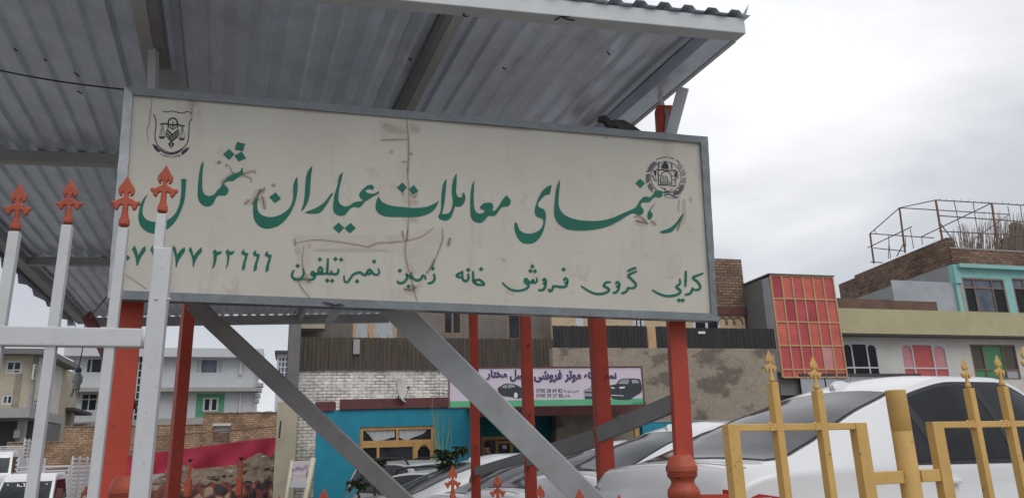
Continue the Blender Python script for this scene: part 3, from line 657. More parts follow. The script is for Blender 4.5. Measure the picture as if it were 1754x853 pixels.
for k, nm in enumerate(('frame', 'frame', 'frame', 'frame')):
    j = (k + 1) % 4
    a0, a1, b0, b1 = sg(*_c[k]), sg(*_c[j]), sg(*inn[k]), sg(*inn[j])
    # a folded sheet strip with small dents along its inner lip
    n = 26; top = []; bot = []
    mb = MB()
    rows = [[], [], [], []]
    for q in range(n + 1):
        t = q / n
        o = a0.lerp(a1, t); i_ = b0.lerp(b1, t)
        jit = random.uniform(-0.008, 0.008) if 0 < q < n else 0
        w = (o - i_) * (jit * 2)
        rows[0].append(i_ + w + SN * 0.002); rows[1].append(i_ + w + SN * (0.022 + jit))
        rows[2].append(o + SN * (0.024 + jit * 0.6)); rows[3].append(o - SN * 0.16)
    mb.grid(rows)
    mb.build(nm, MT['galv_light' if k == 3 else 'galv_frame'], sign, fix=False, auto=40)

def rgn(x0, y0, sc): return lambda p: (x0 + p[0] / sc, y0 + p[1] / sc)
Z1 = rgn(230, 230, 4.488); Z2 = rgn(430, 270, 5.688); Z3 = rgn(630, 270, 5.688); Z4 = rgn(870, 290, 5.315)
Z5 = rgn(200, 400, 5.847); Z6 = rgn(490, 390, 4.872); Z7 = rgn(840, 430, 4.385); Z8 = rgn(240, 170, 7.108); Z9 = rgn(1080, 250, 7.758)
class EachGlyph:
    """stands in for a builder: every glyph or stroke becomes a part of its own"""
    def __init__(s, name, mat, parent): s.a = (name, mat, parent)
    def out(s, m): m.build(s.a[0], MT[s.a[1]], s.a[2], fix=False)
def smooth_outline(p, it=3, corner=58):
    """Catmull-Rom through the points of a closed outline, sharp corners kept"""
    n = len(p); P = [Vector((a, b)) for a, b in p]
    ang = []
    for i in range(n):
        a = P[i] - P[i - 1]; b = P[(i + 1) % n] - P[i]
        ang.append(a.length > 0 and b.length > 0 and a.angle(b, 0) > R(corner))
    o = []
    for i in range(n):
        p1, p2 = P[i], P[(i + 1) % n]
        p0 = p1 if ang[i] else P[i - 1]
        p3 = p2 if ang[(i + 1) % n] else P[(i + 2) % n]
        for k in range(it):
            t = k / it
            o.append(0.5 * ((2 * p1) + (p2 - p0) * t + (2 * p0 - 5 * p1 + 4 * p2 - p3) * t * t + (3 * p1 - p0 - 3 * p2 + p3) * t ** 3))
    return [(q.x, q.y) for q in o]
def glyph(mb, Z, pts, off=0.0025, sm=True):
    if isinstance(mb, EachGlyph):
        m = MB(); glyph(m, Z, pts, off, sm); mb.out(m); return
    pts = smooth_outline(pts) if sm else pts
    mb.poly([sg(*Z(p), off) for p in pts])
def brush(mb, Z, pts, w, off=0.0025, taper=0.0, map3=None, w1=None):
    """a pen stroke: smooth centre line, given width, ends optionally thinner"""
    if isinstance(mb, EachGlyph):
        m = MB(); brush(m, Z, pts, w, off, taper, map3, w1); mb.out(m); return
    f = map3 or (lambda p, o: sg(*Z(p), o))
    P = [Vector(p) for p in pts]; n = len(P); q = []
    for i in range(n - 1):
        p0, p1, p2, p3 = P[max(i - 1, 0)], P[i], P[i + 1], P[min(i + 2, n - 1)]
        for k in range(4):
            t = k / 4
            q.append(0.5 * ((2 * p1) + (p2 - p0) * t + (2 * p0 - 5 * p1 + 4 * p2 - p3) * t * t + (3 * p1 - p0 - 3 * p2 + p3) * t ** 3))
    q.append(P[-1]); m = len(q); L = []; Rr = []
    for i, p in enumerate(q):
        d = q[min(i + 1, m - 1)] - q[max(i - 1, 0)]
        if d.length < 1e-6: d = Vector((1, 0))
        d.normalize(); nn = Vector((-d.y, d.x))
        t = i / (m - 1)
        ww = w if w1 is None else w + (w1 - w) * t
        ww = ww / 2 * (1 - taper * (abs(2 * t - 1) ** 3))
        L.append(p + nn * ww); Rr.append(p - nn * ww)
    for i in range(m - 1):
        mb.quad(f(L[i], off), f(L[i + 1], off), f(Rr[i + 1], off), f(Rr[i], off))
def dia(mb, Z, x, y, r, a=0, off=0.0025):
    if isinstance(mb, EachGlyph):
        m = MB(); dia(m, Z, x, y, r, a, off); mb.out(m); return
    a = R(a)
    mb.poly([sg(*Z((x + r * math.cos(a + k * math.pi / 2), y + r * math.sin(a + k * math.pi / 2))), off) for k in range(4)])
LT = EachGlyph('letter', 'green', sign)
mb = LT
glyph(mb, Z1, [(108, 462), (90, 490), (72, 540), (64, 590), (70, 625), (90, 652), (120, 668), (155, 674), (200, 673), (245, 663), (280, 645), (315, 610), (340, 560), (357, 490), (363, 420), (361, 344), (400, 344), (396, 430), (386, 510), (365, 575), (335, 640), (300, 690), (255, 728), (210, 752), (165, 764), (120, 757), (80, 738), (50, 705), (35, 665), (33, 620), (42, 565), (60, 515), (85, 480)])
glyph(mb, Z1, [(530, 206), (512, 240), (500, 300), (492, 370), (488, 440), (490, 490), (505, 525), (530, 548), (560, 556), (590, 548), (612, 525), (628, 490), (650, 472), (690, 473), (712, 462), (725, 435), (715, 408), (695, 390), (692, 376), (720, 362), (760, 360), (790, 338), (820, 320), (834, 300), (836, 262), (828, 258), (815, 285), (790, 300), (755, 312), (725, 330), (695, 358), (675, 385), (662, 410), (640, 430), (622, 455), (600, 470), (570, 476), (545, 465), (528, 440), (523, 390), (525, 300), (532, 240)])
for q in ([(790, 60), (853, 76), (835, 134), (772, 118)], [(731, 115), (770, 155), (728, 200), (682, 155)], [(826, 135), (860, 186), (802, 212), (768, 165)]): glyph(mb, Z1, q, sm=False)
glyph(mb, Z2, [(443, 192), (420, 240), (410, 285), (410, 340), (408, 400), (395, 450), (370, 495), (330, 530), (280, 560), (220, 578), (160, 578), (105, 560), (75, 530), (62, 490), (60, 440), (68, 415), (82, 398), (45, 398), (28, 440), (20, 500), (22, 560), (35, 610), (65, 655), (105, 682), (155, 692), (220, 683), (280, 655), (330, 612), (375, 555), (410, 490), (438, 410), (452, 330), (455, 250), (452, 200)])
for q in ([(240, 340), (292, 400), (232, 445), (178, 385)], [(852, 632), (908, 685), (855, 738), (798, 685)], [(970, 636), (1022, 688), (962, 738), (910, 688)]): glyph(mb, Z2, q, sm=False)
glyph(mb, Z2, [(594, 85), (560, 125), (542, 170), (532, 230), (527, 300), (522, 370), (510, 450), (488, 518), (500, 518), (530, 480), (555, 430), (570, 370), (578, 280), (584, 190), (597, 95)])
glyph(mb, Z2, [(798, 345), (780, 352), (755, 385), (720, 430), (680, 462), (630, 492), (570, 515), (522, 535), (560, 546), (610, 547), (665, 540), (700, 510), (740, 455), (775, 395), (800, 352)])
glyph(mb, Z2, [(897, 140), (870, 165), (853, 200), (845, 250), (830, 310), (812, 370), (802, 440), (800, 500), (812, 535), (840, 560), (880, 568), (915, 558), (940, 530), (965, 500), (1000, 482), (1050, 487), (1080, 468), (1110, 430), (1150, 405), (1200, 375), (1245, 350), (1250, 335), (1240, 332), (1205, 350), (1160, 352), (1130, 342), (1115, 325), (1130, 312), (1160, 308), (1185, 318), (1196, 300), (1190, 275), (1165, 266), (1130, 275), (1095, 305), (1065, 335), (1053, 365), (1065, 395), (1092, 412), (1080, 425), (1030, 430), (1000, 440), (965, 465), (925, 477), (885, 465), (860, 440), (850, 400), (856, 330), (870, 260), (885, 200)])
glyph(mb, Z3, [(108, 378), (95, 395), (82, 430), (75, 480), (85, 520), (115, 550), (165, 572), (240, 578), (340, 580), (440, 582), (520, 572), (590, 548), (640, 515), (675, 465), (693, 415), (665, 440), (615, 465), (560, 482), (500, 490), (420, 490), (340, 482), (260, 475), (190, 458), (140, 432), (115, 400)])
for q in ([(338, 245), (382, 292), (335, 345), (282, 292)], [(450, 268), (493, 330), (440, 365), (398, 310)]): glyph(mb, Z3, q, sm=False)
glyph(mb, Z3, [(762, 210), (740, 245), (725, 300), (718, 360), (714, 430), (712, 500), (700, 545), (685, 572), (700, 598), (735, 612), (775, 610), (805, 590), (825, 550), (838, 510), (850, 475), (885, 480), (920, 465), (945, 425), (950, 385), (942, 352), (930, 343), (920, 350), (922, 370), (910, 388), (885, 386), (868, 365), (860, 330), (864, 260), (866, 165), (861, 158), (840, 195), (825, 245), (818, 300), (820, 370), (828, 420), (825, 460), (815, 500), (795, 535), (760, 550), (722, 548), (735, 500), (748, 430), (757, 350), (763, 280), (767, 218)])
glyph(mb, Z3, [(1034, 230), (1012, 275), (1002, 350), (998, 440), (998, 530), (1005, 580), (1030, 618), (1075, 635), (1115, 630), (1145, 602), (1175, 570), (1235, 568), (1270, 530), (1300, 490), (1340, 478), (1375, 470), (1392, 435), (1385, 405), (1350, 368), (1325, 395), (1300, 430), (1270, 480), (1240, 515), (1215, 520), (1222, 480), (1215, 452), (1185, 438), (1145, 442), (1110, 460), (1090, 490), (1100, 502), (1130, 510), (1138, 525), (1120, 540), (1085, 545), (1055, 530), (1038, 490), (1032, 430), (1033, 330), (1037, 245)])
glyph(mb, Z4, [(392, 145), (365, 155), (320, 190), (285, 245), (262, 300), (245, 360), (245, 405), (265, 432), (300, 445), (322, 460), (320, 500), (300, 540), (260, 570), (200, 586), (150, 580), (115, 560), (95, 530), (85, 490), (60, 484), (58, 530), (72, 590), (100, 640), (135, 670), (180, 678), (230, 670), (275, 640), (310, 590), (332, 530), (345, 450), (343, 400), (325, 365), (290, 350), (270, 325), (285, 295), (315, 260), (345, 235), (380, 230), (390, 190), (397, 150)])
glyph(mb, Z4, [(473, 95), (450, 140), (435, 200), (425, 300), (420, 380), (425, 430), (445, 475), (485, 515), (540, 545), (620, 556), (720, 555), (820, 543), (920, 515), (1010, 470), (1090, 420), (1140, 400), (1190, 417), (1225, 405), (1235, 375), (1215, 345), (1205, 325), (1225, 300), (1280, 300), (1310, 275), (1340, 252), (1380, 258), (1405, 240), (1408, 205), (1380, 195), (1345, 205), (1320, 230), (1295, 258), (1250, 250), (1215, 270), (1185, 310), (1165, 345), (1120, 370), (1040, 405), (960, 440), (880, 462), (800, 472), (720, 470), (640, 462), (560, 440), (510, 412), (475, 370), (460, 320), (462, 240), (470, 160)], off=0.004)
glyph(mb, Z4, [(1203, 87), (1248, 128), (1205, 173), (1158, 128)], sm=False)
glyph(mb, Z4, [(1343, 312), (1315, 335), (1285, 375), (1270, 410), (1272, 450), (1290, 462), (1310, 440), (1318, 410), (1305, 390), (1298, 375), (1310, 352), (1330, 330)])
glyph(mb, Z4, [(1590, 410), (1565, 435), (1540, 475), (1500, 515), (1450, 545), (1400, 560), (1378, 575), (1410, 582), (1480, 575), (1515, 545), (1550, 500), (1580, 455)])
# second line: the phone number
N5 = [[(105, 215), (135, 240), (108, 272), (85, 240)], [(178, 118), (195, 150), (207, 185), (213, 220), (235, 185), (260, 145), (285, 125), (290, 170), (265, 205), (235, 255), (212, 320), (198, 320), (192, 260), (175, 200), (152, 158)],
      [(358, 118), (378, 150), (388, 195), (388, 328), (370, 328), (368, 260), (358, 200), (338, 165)],
      [(575, 118), (595, 160), (605, 210), (640, 165), (680, 138), (684, 175), (650, 225), (620, 275), (600, 335), (590, 335), (588, 260), (575, 195), (556, 155)],
      [(738, 132), (755, 165), (772, 225), (800, 185), (848, 135), (853, 180), (820, 220), (790, 275), (772, 333), (762, 333), (758, 265), (742, 205), (722, 165)],
      [(990, 158), (1000, 180), (1030, 182), (1057, 172), (1040, 205), (1005, 218), (998, 270), (980, 325), (950, 356), (965, 310), (970, 250), (970, 215), (960, 180)],
      [(1115, 155), (1125, 178), (1155, 180), (1182, 170), (1165, 205), (1130, 215), (1125, 270), (1110, 325), (1088, 358), (1100, 310), (1106, 250), (1100, 205), (1088, 182)]]
s6 = [(1283, 152), (1275, 175), (1290, 192), (1318, 195), (1305, 250), (1290, 300), (1285, 350), (1253, 370), (1260, 310), (1280, 250), (1285, 220), (1255, 210), (1248, 185), (1265, 165)]
for dx, dy in ((0, 0), (117, 10), (236, 18)): N5.append([(x + dx, y + dy) for x, y in s6])
for q in N5: glyph(mb, Z5, q, sm=len(q) > 4)
# ... and the services, written with a round brush
w = 22
for pts in ([(436, 342), (436, 368), (420, 386), (385, 384), (376, 356)], [(378, 384), (345, 380), (346, 330), (350, 254)], [(345, 380), (305, 384), (262, 384), (240, 384)],
            [(268, 352), (283, 330), (300, 345), (298, 368), (272, 366), (268, 348)], [(240, 382), (224, 366), (212, 384), (226, 400), (242, 388), (240, 412), (218, 432), (180, 432)],
            [(142, 338), (148, 380), (130, 418), (92, 432), (58, 418), (50, 388), (66, 352)],
            [(768, 340), (778, 372), (762, 392), (735, 388), (714, 366), (694, 350), (676, 372), (662, 394), (640, 388), (618, 374), (592, 378), (560, 392), (536, 424), (512, 454), (488, 444), (484, 400)],
            [(712, 378), (690, 386), (670, 380)],
            [(1232, 382), (1240, 420), (1224, 452), (1182, 466)], [(1164, 434), (1158, 408), (1140, 400), (1128, 424), (1098, 440), (1060, 424), (1046, 398), (1044, 370)],
            [(1060, 424), (1012, 398), (1004, 380)], [(1008, 384), (1008, 424), (980, 456), (944, 462), (926, 442)],
            [(1560, 362), (1562, 420), (1566, 452), (1600, 474), (1660, 476)], [(1604, 428), (1634, 448), (1660, 474)], [(1566, 448), (1604, 430)],
            [(1518, 382), (1522, 422), (1500, 446), (1474, 424), (1470, 358)], [(1474, 372), (1440, 384), (1424, 400), (1444, 412), (1474, 414)]):
    brush(mb, Z6, pts, w, taper=0.35)
for x, y in ((97, 318), (282, 265), (412, 262), (460, 266), (345, 440), (385, 442), (735, 282), (592, 447), (950, 358), (1022, 490), (1225, 340), (1628, 345), (1520, 352)): dia(mb, Z6, x, y, 20, 4)
w = 22
for pts in ([(548, 224), (562, 204), (578, 220), (572, 240), (552, 238)], [(576, 226), (572, 258), (546, 270), (492, 264), (466, 262)], [(470, 262), (466, 284), (448, 302), (434, 282)],
            [(392, 226), (404, 208), (416, 226), (408, 246), (392, 238)], [(414, 228), (412, 266), (392, 292), (358, 292)],
            [(346, 200), (350, 226), (330, 238), (318, 216), (312, 236), (288, 230), (266, 208), (260, 232), (288, 258), (262, 286), (200, 298), (140, 282), (88, 236)],
            [(1096, 126), (1062, 136), (1028, 154)], [(1102, 150), (1060, 168), (1034, 186), (1064, 216), (1092, 250), (1076, 276), (1024, 276)], [(1040, 272), (1016, 306), (982, 318)],
            [(940, 250), (952, 232), (968, 248), (960, 268), (942, 262)], [(966, 250), (962, 286), (942, 310), (918, 314)],
            [(904, 234), (872, 234), (850, 260), (878, 276), (890, 296), (850, 318), (790, 320), (732, 296), (680, 262)],
            [(1600, 166), (1552, 184), (1520, 200), (1556, 232), (1576, 268), (1558, 290), (1508, 288)], [(1520, 272), (1502, 316), (1458, 328)], [(1467, 146), (1466, 210), (1463, 270)],
            [(1420, 206), (1424, 244), (1396, 268), (1428, 300), (1400, 328), (1330, 338), (1270, 322), (1214, 292)]):
    brush(mb, Z7, pts, w - 2, taper=0.4)
for x, y in ((550, 138), (315, 115), (301, 149), (334, 151), (1416, 369), (1444, 369)): dia(mb, Z7, x, y, 18)

# left emblem: shield, scales, book and nib
em = MB()
for pts, w in (([(275, 150), (340, 158), (400, 148), (460, 165), (520, 172), (585, 153), (630, 180)], 9), ([(165, 185), (188, 245), (195, 330), (182, 420), (190, 510), (230, 580), (300, 630), (375, 657)], 11), ([(632, 240), (600, 290), (595, 400), (580, 520), (540, 580), (460, 635), (370, 657)], 11),
               ([(235, 615), (305, 655), (380, 670), (450, 655), (520, 608)], 15), ([(245, 310), (290, 300), (340, 308), (400, 318), (460, 310), (500, 325), (542, 330)], 18), ([(345, 350), (345, 275), (370, 240), (400, 234), (430, 244), (452, 280), (455, 350)], 17),
               ([(275, 320), (238, 455)], 5), ([(277, 320), (305, 455)], 5), ([(272, 320), (266, 455)], 5), ([(515, 335), (480, 475)], 5), ([(517, 335), (545, 470)], 5), ([(513, 335), (511, 475)], 5),
               ([(330, 378), (388, 432)], 20), ([(318, 408), (366, 458)], 16), ([(318, 445), (345, 478)], 14), ([(465, 378), (345, 478)], 18), ([(470, 408), (352, 502)], 16), ([(468, 442), (372, 515)], 16), ([(400, 275), (398, 350)], 12), ([(368, 335), (380, 360), (400, 366), (420, 355), (428, 335)], 12),
               ([(342, 350), (322, 400), (320, 450), (380, 520)], 6), ([(456, 350), (470, 400), (466, 450), (384, 520)], 6)):
    brush(em, Z8, pts, w)
for q in ([(226, 456), (309, 456), (288, 484), (246, 484)], [(468, 476), (549, 476), (528, 503), (490, 503)], [(378, 512), (420, 548), (402, 572), (378, 602), (356, 572), (340, 545)],
          [(148, 546), (200, 566), (248, 630), (222, 652), (176, 606)], [(602, 592), (560, 596), (500, 650), (512, 684), (572, 636)]): glyph(em, Z8, q, sm=False)
em.build('emblem', MT['ink'], sign, fix=False)
em = MB(); brush(em, Z8, [(379, 540), (378, 592)], 7, off=0.0045); em.build('nib_line', MT['panel'], sign, fix=False)  # pale printed line down the nib

# lettering from the built-in font, joined letter forms laid out right to left
FORM = {'ا': (0xFE8D, 2), 'ب': (0xFE8F, 4), 'ت': (0xFE95, 4), 'ج': (0xFE9D, 4), 'ح': (0xFEA1, 4), 'خ': (0xFEA5, 4), 'د': (0xFEA9, 2), 'ذ': (0xFEAB, 2), 'ر': (0xFEAD, 2), 'ز': (0xFEAF, 2), 'س': (0xFEB1, 4), 'ش': (0xFEB5, 4), 'ص': (0xFEB9, 4), 'ع': (0xFEC9, 4), 'غ': (0xFECD, 4), 'ف': (0xFED1, 4), 'گ': (0xFB92, 4), 'ل': (0xFEDD, 4), 'م': (0xFEE1, 4), 'ن': (0xFEE5, 4), 'ه': (0xFEE9, 4), 'و': (0xFEED, 2), 'ی': (0xFBFC, 4)}
def shape(txt):
    words = []
    for wd in txt.split(' '):
        o = []
        for i, ch in enumerate(wd):
            if ch not in FORM: o.append(ch); continue
            c, nf = FORM[ch]
            pj = i > 0 and wd[i - 1] in FORM and FORM[wd[i - 1]][1] == 4
            nj = nf == 4 and i + 1 < len(wd) and wd[i + 1] in FORM
            o.append(chr(c + (3 if pj and nj else 2 if nj else 1 if pj else 0)))
        words.append(''.join(o))
    return ' '.join(reversed([''.join(reversed(x)) for x in words]))
def font_polys(txt, bold=0.0):
    cu = bpy.data.curves.new('text', 'FONT'); cu.body = txt; cu.offset = bold; cu.resolution_u = 3
    o = bpy.data.objects.new('text', cu); col.objects.link(o)
    dg = bpy.context.evaluated_depsgraph_get(); me = bpy.data.meshes.new_from_object(o.evaluated_get(dg))
    vs = [v.co.copy() for v in me.vertices]; fs = [tuple(p.vertices) for p in me.polygons]
    bpy.data.objects.remove(o); bpy.data.curves.remove(cu); bpy.data.meshes.remove(me)
    x0 = min(v.x for v in vs); x1 = max(v.x for v in vs); y0 = min(v.y for v in vs); y1 = max(v.y for v in vs)
    return [((v.x - x0) / (x1 - x0), (v.y - y0) / (y1 - y0)) for v in vs], fs, (x1 - x0) / (y1 - y0)
def put_text(mb, txt, f, bold=0.0):
    """f maps the unit box (x to the right, y up) to a 3-D point"""
    vs, fs, asp = font_polys(txt, bold); i = len(mb.v)
    mb.v += [f(x, y) for x, y in vs]; mb.f += [tuple(i + k for k in q) for q in fs]
em = MB()
def arcword(x0, y0, x1, y1, h):
    def f(x, y):
        bx, by = x0 + (x1 - x0) * x, y0 + (y1 - y0) * x
        return sg(*Z8((bx, by - h * y)), 0.004)
    return f
put_text(em, shape('عدلیه'), arcword(252, 690, 372, 722, 38), 0.02)
put_text(em, shape('وزارت'), arcword(378, 724, 494, 696, 38), 0.02)
em.build('emblem_caption', MT['ink'], sign, fix=False)

# right emblem: wreath, mosque and flags
em = MB()
def arc(cx, cy, rx_, ry_, a0, a1, n=10): return [(cx + rx_ * math.cos(R(a0 + (a1 - a0) * k / n)), cy - ry_ * math.sin(R(a0 + (a1 - a0) * k / n))) for k in range(n + 1)]
def leafband(a0, a1, w, step):
    a = a0
    while a < a1:
        r0 = 214 + random.uniform(-3, 3); r1 = 272 + random.uniform(-8, 8)
        p = [(470 + r * math.cos(R(a + da)), 420 - r * math.sin(R(a + da))) for r, da in ((r0, 0), ((r0 + r1) / 2, 2.2), (r1, 5.5))]
        brush(em, Z9, p, w, taper=0.6); a += step
for a0, a1 in ((122, 160), (168, 193), (200, 222), (229, 247)): leafband(a0, a1, 9.0, 2.7)
for a0, a1 in ((-66, -50), (-44, -26)): leafband(a0, a1, 8.5, 2.8)
for a0, a1 in ((-20, -3), (4, 22), (28, 46)): leafband(a0, a1, 5.5, 3.2)
for a0, a1 in ((118, 100), (98, 84), (80, 66), (60, 48)): brush(em, Z9, arc(470, 420, 268, 268, a0, a1, 5), 11)
for k in range(5): brush(em, Z9, [(560 + 22 * k, 660 - 4 * k), (620 + 20 * k, 600 - 8 * k)], 11)
em.build('emblem_wreath', MT['inkg'], sign, fix=False)
em = MB()
brush(em, Z9, arc(470, 420, 202, 205, 0, 360, 40), 7)
for pts, w in (([(340, 312), (470, 326), (612, 328)], 16), ([(365, 312), (368, 420), (372, 525)], 16), ([(372, 522), (480, 524), (604, 535)], 12), ([(585, 330), (590, 420), (598, 530)], 9), ([(400, 520), (404, 400), (430, 355), (480, 340), (525, 365), (545, 420), (548, 520)], 13),
               ([(370, 395), (402, 395)], 7), ([(372, 460), (402, 460)], 7), ([(550, 400), (590, 400)], 7), ([(550, 450), (592, 450)], 7), ([(430, 390), (432, 462)], 12), ([(456, 392), (458, 462)], 10), ([(480, 410), (492, 465)], 14),
               ([(400, 478), (520, 470)], 9), ([(402, 497), (535, 490)], 9), ([(402, 512), (535, 508)], 8), ([(440, 205), (475, 205)], 7), ([(456, 212), (457, 240)], 7), ([(376, 300), (374, 240), (380, 215)], 20), ([(548, 310), (546, 245), (545, 228)], 16),
               ([(285, 390), (310, 440), (330, 470)], 14), ([(300, 320), (350, 480)], 6), ([(625, 340), (605, 440), (600, 480)], 6), ([(640, 380), (625, 440)], 10),
               ([(400, 545), (440, 570), (470, 600), (520, 595), (560, 560)], 9), ([(455, 560), (460, 590)], 16), ([(430, 620), (490, 610), (540, 625)], 14), ([(440, 650), (520, 645), (560, 665), (610, 690), (640, 670)], 16), ([(440, 670), (520, 690), (600, 695)], 6)):
    brush(em, Z9, pts, w * 0.78, off=0.003)
glyph(em, Z9, [(412, 305), (410, 268), (428, 240), (456, 222), (486, 236), (502, 262), (504, 308)], off=0.003)
for q in ([(308, 325), (345, 330), (338, 400), (318, 385)], [(596, 345), (622, 340), (620, 412), (592, 412)]): glyph(em, Z9, q, sm=False, off=0.003)
em.build('emblem', MT['ink'], sign, fix=False)
# age: tape patches, cracks, rust runs and torn vinyl
st = EachGlyph('tape_patch', 'patch', sign)
for q in ([(332, 40), (395, 40), (398, 300), (490, 232), (498, 640), (400, 640), (335, 600)],): glyph(st, Z3, q, off=0.0008, sm=False)
for q in ([(75, 60), (960, 62), (985, 200), (205, 205), (200, 330), (85, 330)], [(1005, 60), (1240, 0), (1300, 20), (1290, 200), (1215, 320), (1100, 560), (870, 600), (868, 500), (990, 490)]): glyph(st, Z6, q, off=0.0008, sm=False)
glyph(st, rgn(640, 180, 3.557), [(35, 95), (285, 100), (290, 165), (215, 172), (214, 210), (40, 200)], off=0.0008, sm=False)
glyph(st, Z7, [(1335, 0), (1445, 5), (1430, 160), (1390, 195), (1310, 215)], off=0.0008, sm=False)
st = EachGlyph('crack', 'crack', sign); sm2 = EachGlyph('smear', 'smear', sign)
for Z, pts, w in ((Z3, [(395, 0), (390, 180), (398, 300), (402, 480), (392, 640), (388, 820)], 7), (Z6, [(1020, 0), (1000, 110), (995, 220), (1020, 350), (1048, 440), (1072, 540), (1095, 612)], 8), (Z6, [(72, 135), (180, 108), (300, 105), (480, 125), (620, 150), (690, 160), (760, 130), (860, 125), (960, 115), (1060, 100), (1150, 65), (1230, 0)], 7),
                  (Z6, [(1305, 0), (1305, 90), (1275, 190), (1230, 290), (1195, 350)], 6), (Z6, [(150, 150), (135, 260), (150, 360), (175, 420), (105, 445), (150, 530), (200, 582)], 7), (Z6, [(72, 90), (75, 155)], 9), (Z6, [(970, 25), (980, 100)], 10), (Z6, [(1370, 80), (1350, 160)], 14),
                  (Z6, [(1240, 260), (1215, 330), (1165, 385)], 12), (Z6, [(310, 630), (360, 640)], 0.1), (rgn(640, 180, 3.557), [(200, 90), (212, 210), (212, 300), (205, 420)], 5), (rgn(640, 180, 3.557), [(40, 215), (110, 212), (205, 210)], 4), (rgn(640, 180, 3.557), [(170, 346), (205, 348)], 4), (rgn(640, 180, 3.557), [(215, 300), (242, 302)], 4),
                  (Z8, [(145, 0), (125, 160), (112, 300), (80, 405), (108, 520)], 5), (Z8, [(636, 40), (632, 150), (630, 240)], 9), (Z8, [(570, 5), (640, 40), (700, 30)], 8), (Z5, [(75, 410), (180, 470), (300, 560)], 4), (rgn(1000, 130, 5.017), [(190, 525), (196, 545)], 4),
                  (Z1, [(660, 380), (700, 345), (760, 310), (850, 300), (920, 285), (930, 305)], 9), (Z1, [(730, 240), (760, 300), (830, 315), (900, 345), (895, 370)], 6), (Z1, [(650, 205), (655, 230)], 22), (Z1, [(700, 235), (722, 245)], 10), (Z1, [(975, 420), (945, 480), (905, 540)], 26), (Z1, [(985, 480), (995, 530), (1002, 580)], 14), (Z1, [(1005, 410), (980, 450)], 12), (Z1, [(845, 540), (890, 505)], 14), (Z1, [(1055, 390), (1085, 400)], 10),
                  (Z4, [(1150, 435), (1200, 430), (1260, 480)], 10), (Z4, [(1160, 470), (1280, 495)], 22), (Z4, [(1300, 470), (1350, 510)], 16), (Z4, [(1600, 400), (1570, 480), (1540, 560)], 16), (Z4, [(1560, 270), (1552, 390)], 4), (Z3, [(330, 245), (345, 380)], 10), (Z3, [(410, 350), (450, 390), (480, 350)], 10), (Z6, [(60, 440), (140, 430), (210, 460)], 18), (Z6, [(980, 510), (1040, 520), (1090, 490)], 26), (Z6, [(1050, 385), (1030, 430)], 16)):
    brush(sm2, Z, [(x + random.uniform(-4, 4), y + random.uniform(-3, 3)) for x, y in pts], w * 2.6 + 8, off=0.0012, taper=0.7)
    brush(st, Z, pts, w * 0.8, off=0.0016, taper=0.5)
for Z, pts, w in ((rgn(640, 180, 3.557), [(50, 120), (120, 150), (205, 165)], 50), (rgn(640, 180, 3.557), [(225, 120), (250, 150), (280, 155)], 40), (rgn(640, 180, 3.557), [(95, 275), (120, 295)], 26), (rgn(640, 180, 3.557), [(205, 100), (208, 260), (214, 420)], 16),
                  (Z6, [(90, 160), (100, 200), (110, 225)], 50), (Z6, [(190, 120), (200, 180)], 30), (Z6, [(180, 385), (200, 420), (210, 455)], 40), (Z6, [(1010, 300), (1030, 350), (1050, 420)], 70), (Z6, [(990, 505), (1040, 525), (1100, 500)], 60), (Z6, [(230, 190), (500, 185), (860, 190)], 26),
                  (Z6, [(1100, 470), (1120, 500)], 44), (Z4, [(1600, 270), (1605, 380), (1600, 500)], 36), (Z4, [(1660, 250), (1665, 300)], 30), (rgn(200, 150, 4.0), [(60, 60), (55, 200), (70, 300)], 34), (rgn(200, 150, 4.0), [(480, 110), (520, 120), (560, 116)], 26), (Z3, [(360, 420), (440, 440), (490, 430)], 46), (Z3, [(350, 590), (430, 610), (490, 600)], 40), (Z7, [(80, 60), (120, 75)], 24), (Z1, [(780, 330), (850, 310)], 30), (Z1, [(930, 480), (960, 450)], 44)):
    brush(sm2, Z, pts, w, off=0.0010, taper=0.75)
st = MB()      # scratched dark tar mark on the lower frame
for pts in ([(305, 622), (350, 640), (420, 652), (490, 650)], [(340, 628), (400, 645)], [(370, 655), (470, 640)]): brush(st, Z6, pts, 14, off=0.03, taper=0.5)
st.build('scrape', MT['darksteel'], sign, fix=False)

# ================================================================== PIGEON on the sign's top edge
pg = thing('pigeon', sg(1065, 226, -0.06), 'dark pigeon resting on the top edge of the big signboard', 'bird')
def pb(u, v, o=0.0): return sg(u, v - 1.5, -0.05 + o)
mb = MB()
sec = [((1029, 206), 2.5), ((1032, 203), 6.0), ((1037, 202), 7.4), ((1042, 205), 6.6), ((1046, 210), 7.4), ((1052, 213), 9.2), ((1062, 215), 10.2), ((1072, 217.5), 9.0), ((1083, 220), 6.5), ((1093, 223), 4.0), ((1100, 225), 2.6), ((1108, 226.5), 1.6)]
sc_ = (pb(1060, 210) - pb(1050, 210)).length / 10
i0 = len(mb.v); nn = 12
for k, ((u, v), r) in enumerate(sec):
    c = pb(u, v); d = (pb(*sec[min(k + 1, len(sec) - 1)][0]) - pb(*sec[max(k - 1, 0)][0])).normalized()
    x = SN; y = d.cross(x).normalized(); x = y.cross(d)
    for j in range(nn):
        a = 2 * math.pi * j / nn
        mb.v.append(c + x * (r * sc_ * 0.85 * math.cos(a)) + y * (r * sc_ * math.sin(a)))
for k in range(len(sec) - 1):
    for j in range(nn):
        a, b = i0 + k * nn + j, i0 + k * nn + (j + 1) % nn
        mb.f.append((a, b, b + nn, a + nn))
mb.f.append(tuple(i0 + j for j in range(nn))); mb.f.append(tuple(i0 + (len(sec) - 1) * nn + j for j in range(nn)))
mb.build('body', MT['bird'], pg, smooth=True)
mb = MB(); mb.tube([pb(1031, 205, 0.005), pb(1024, 207, 0.005)], 0.009, 7, 0.002); mb.build('beak', MT['black'], pg, smooth=True)
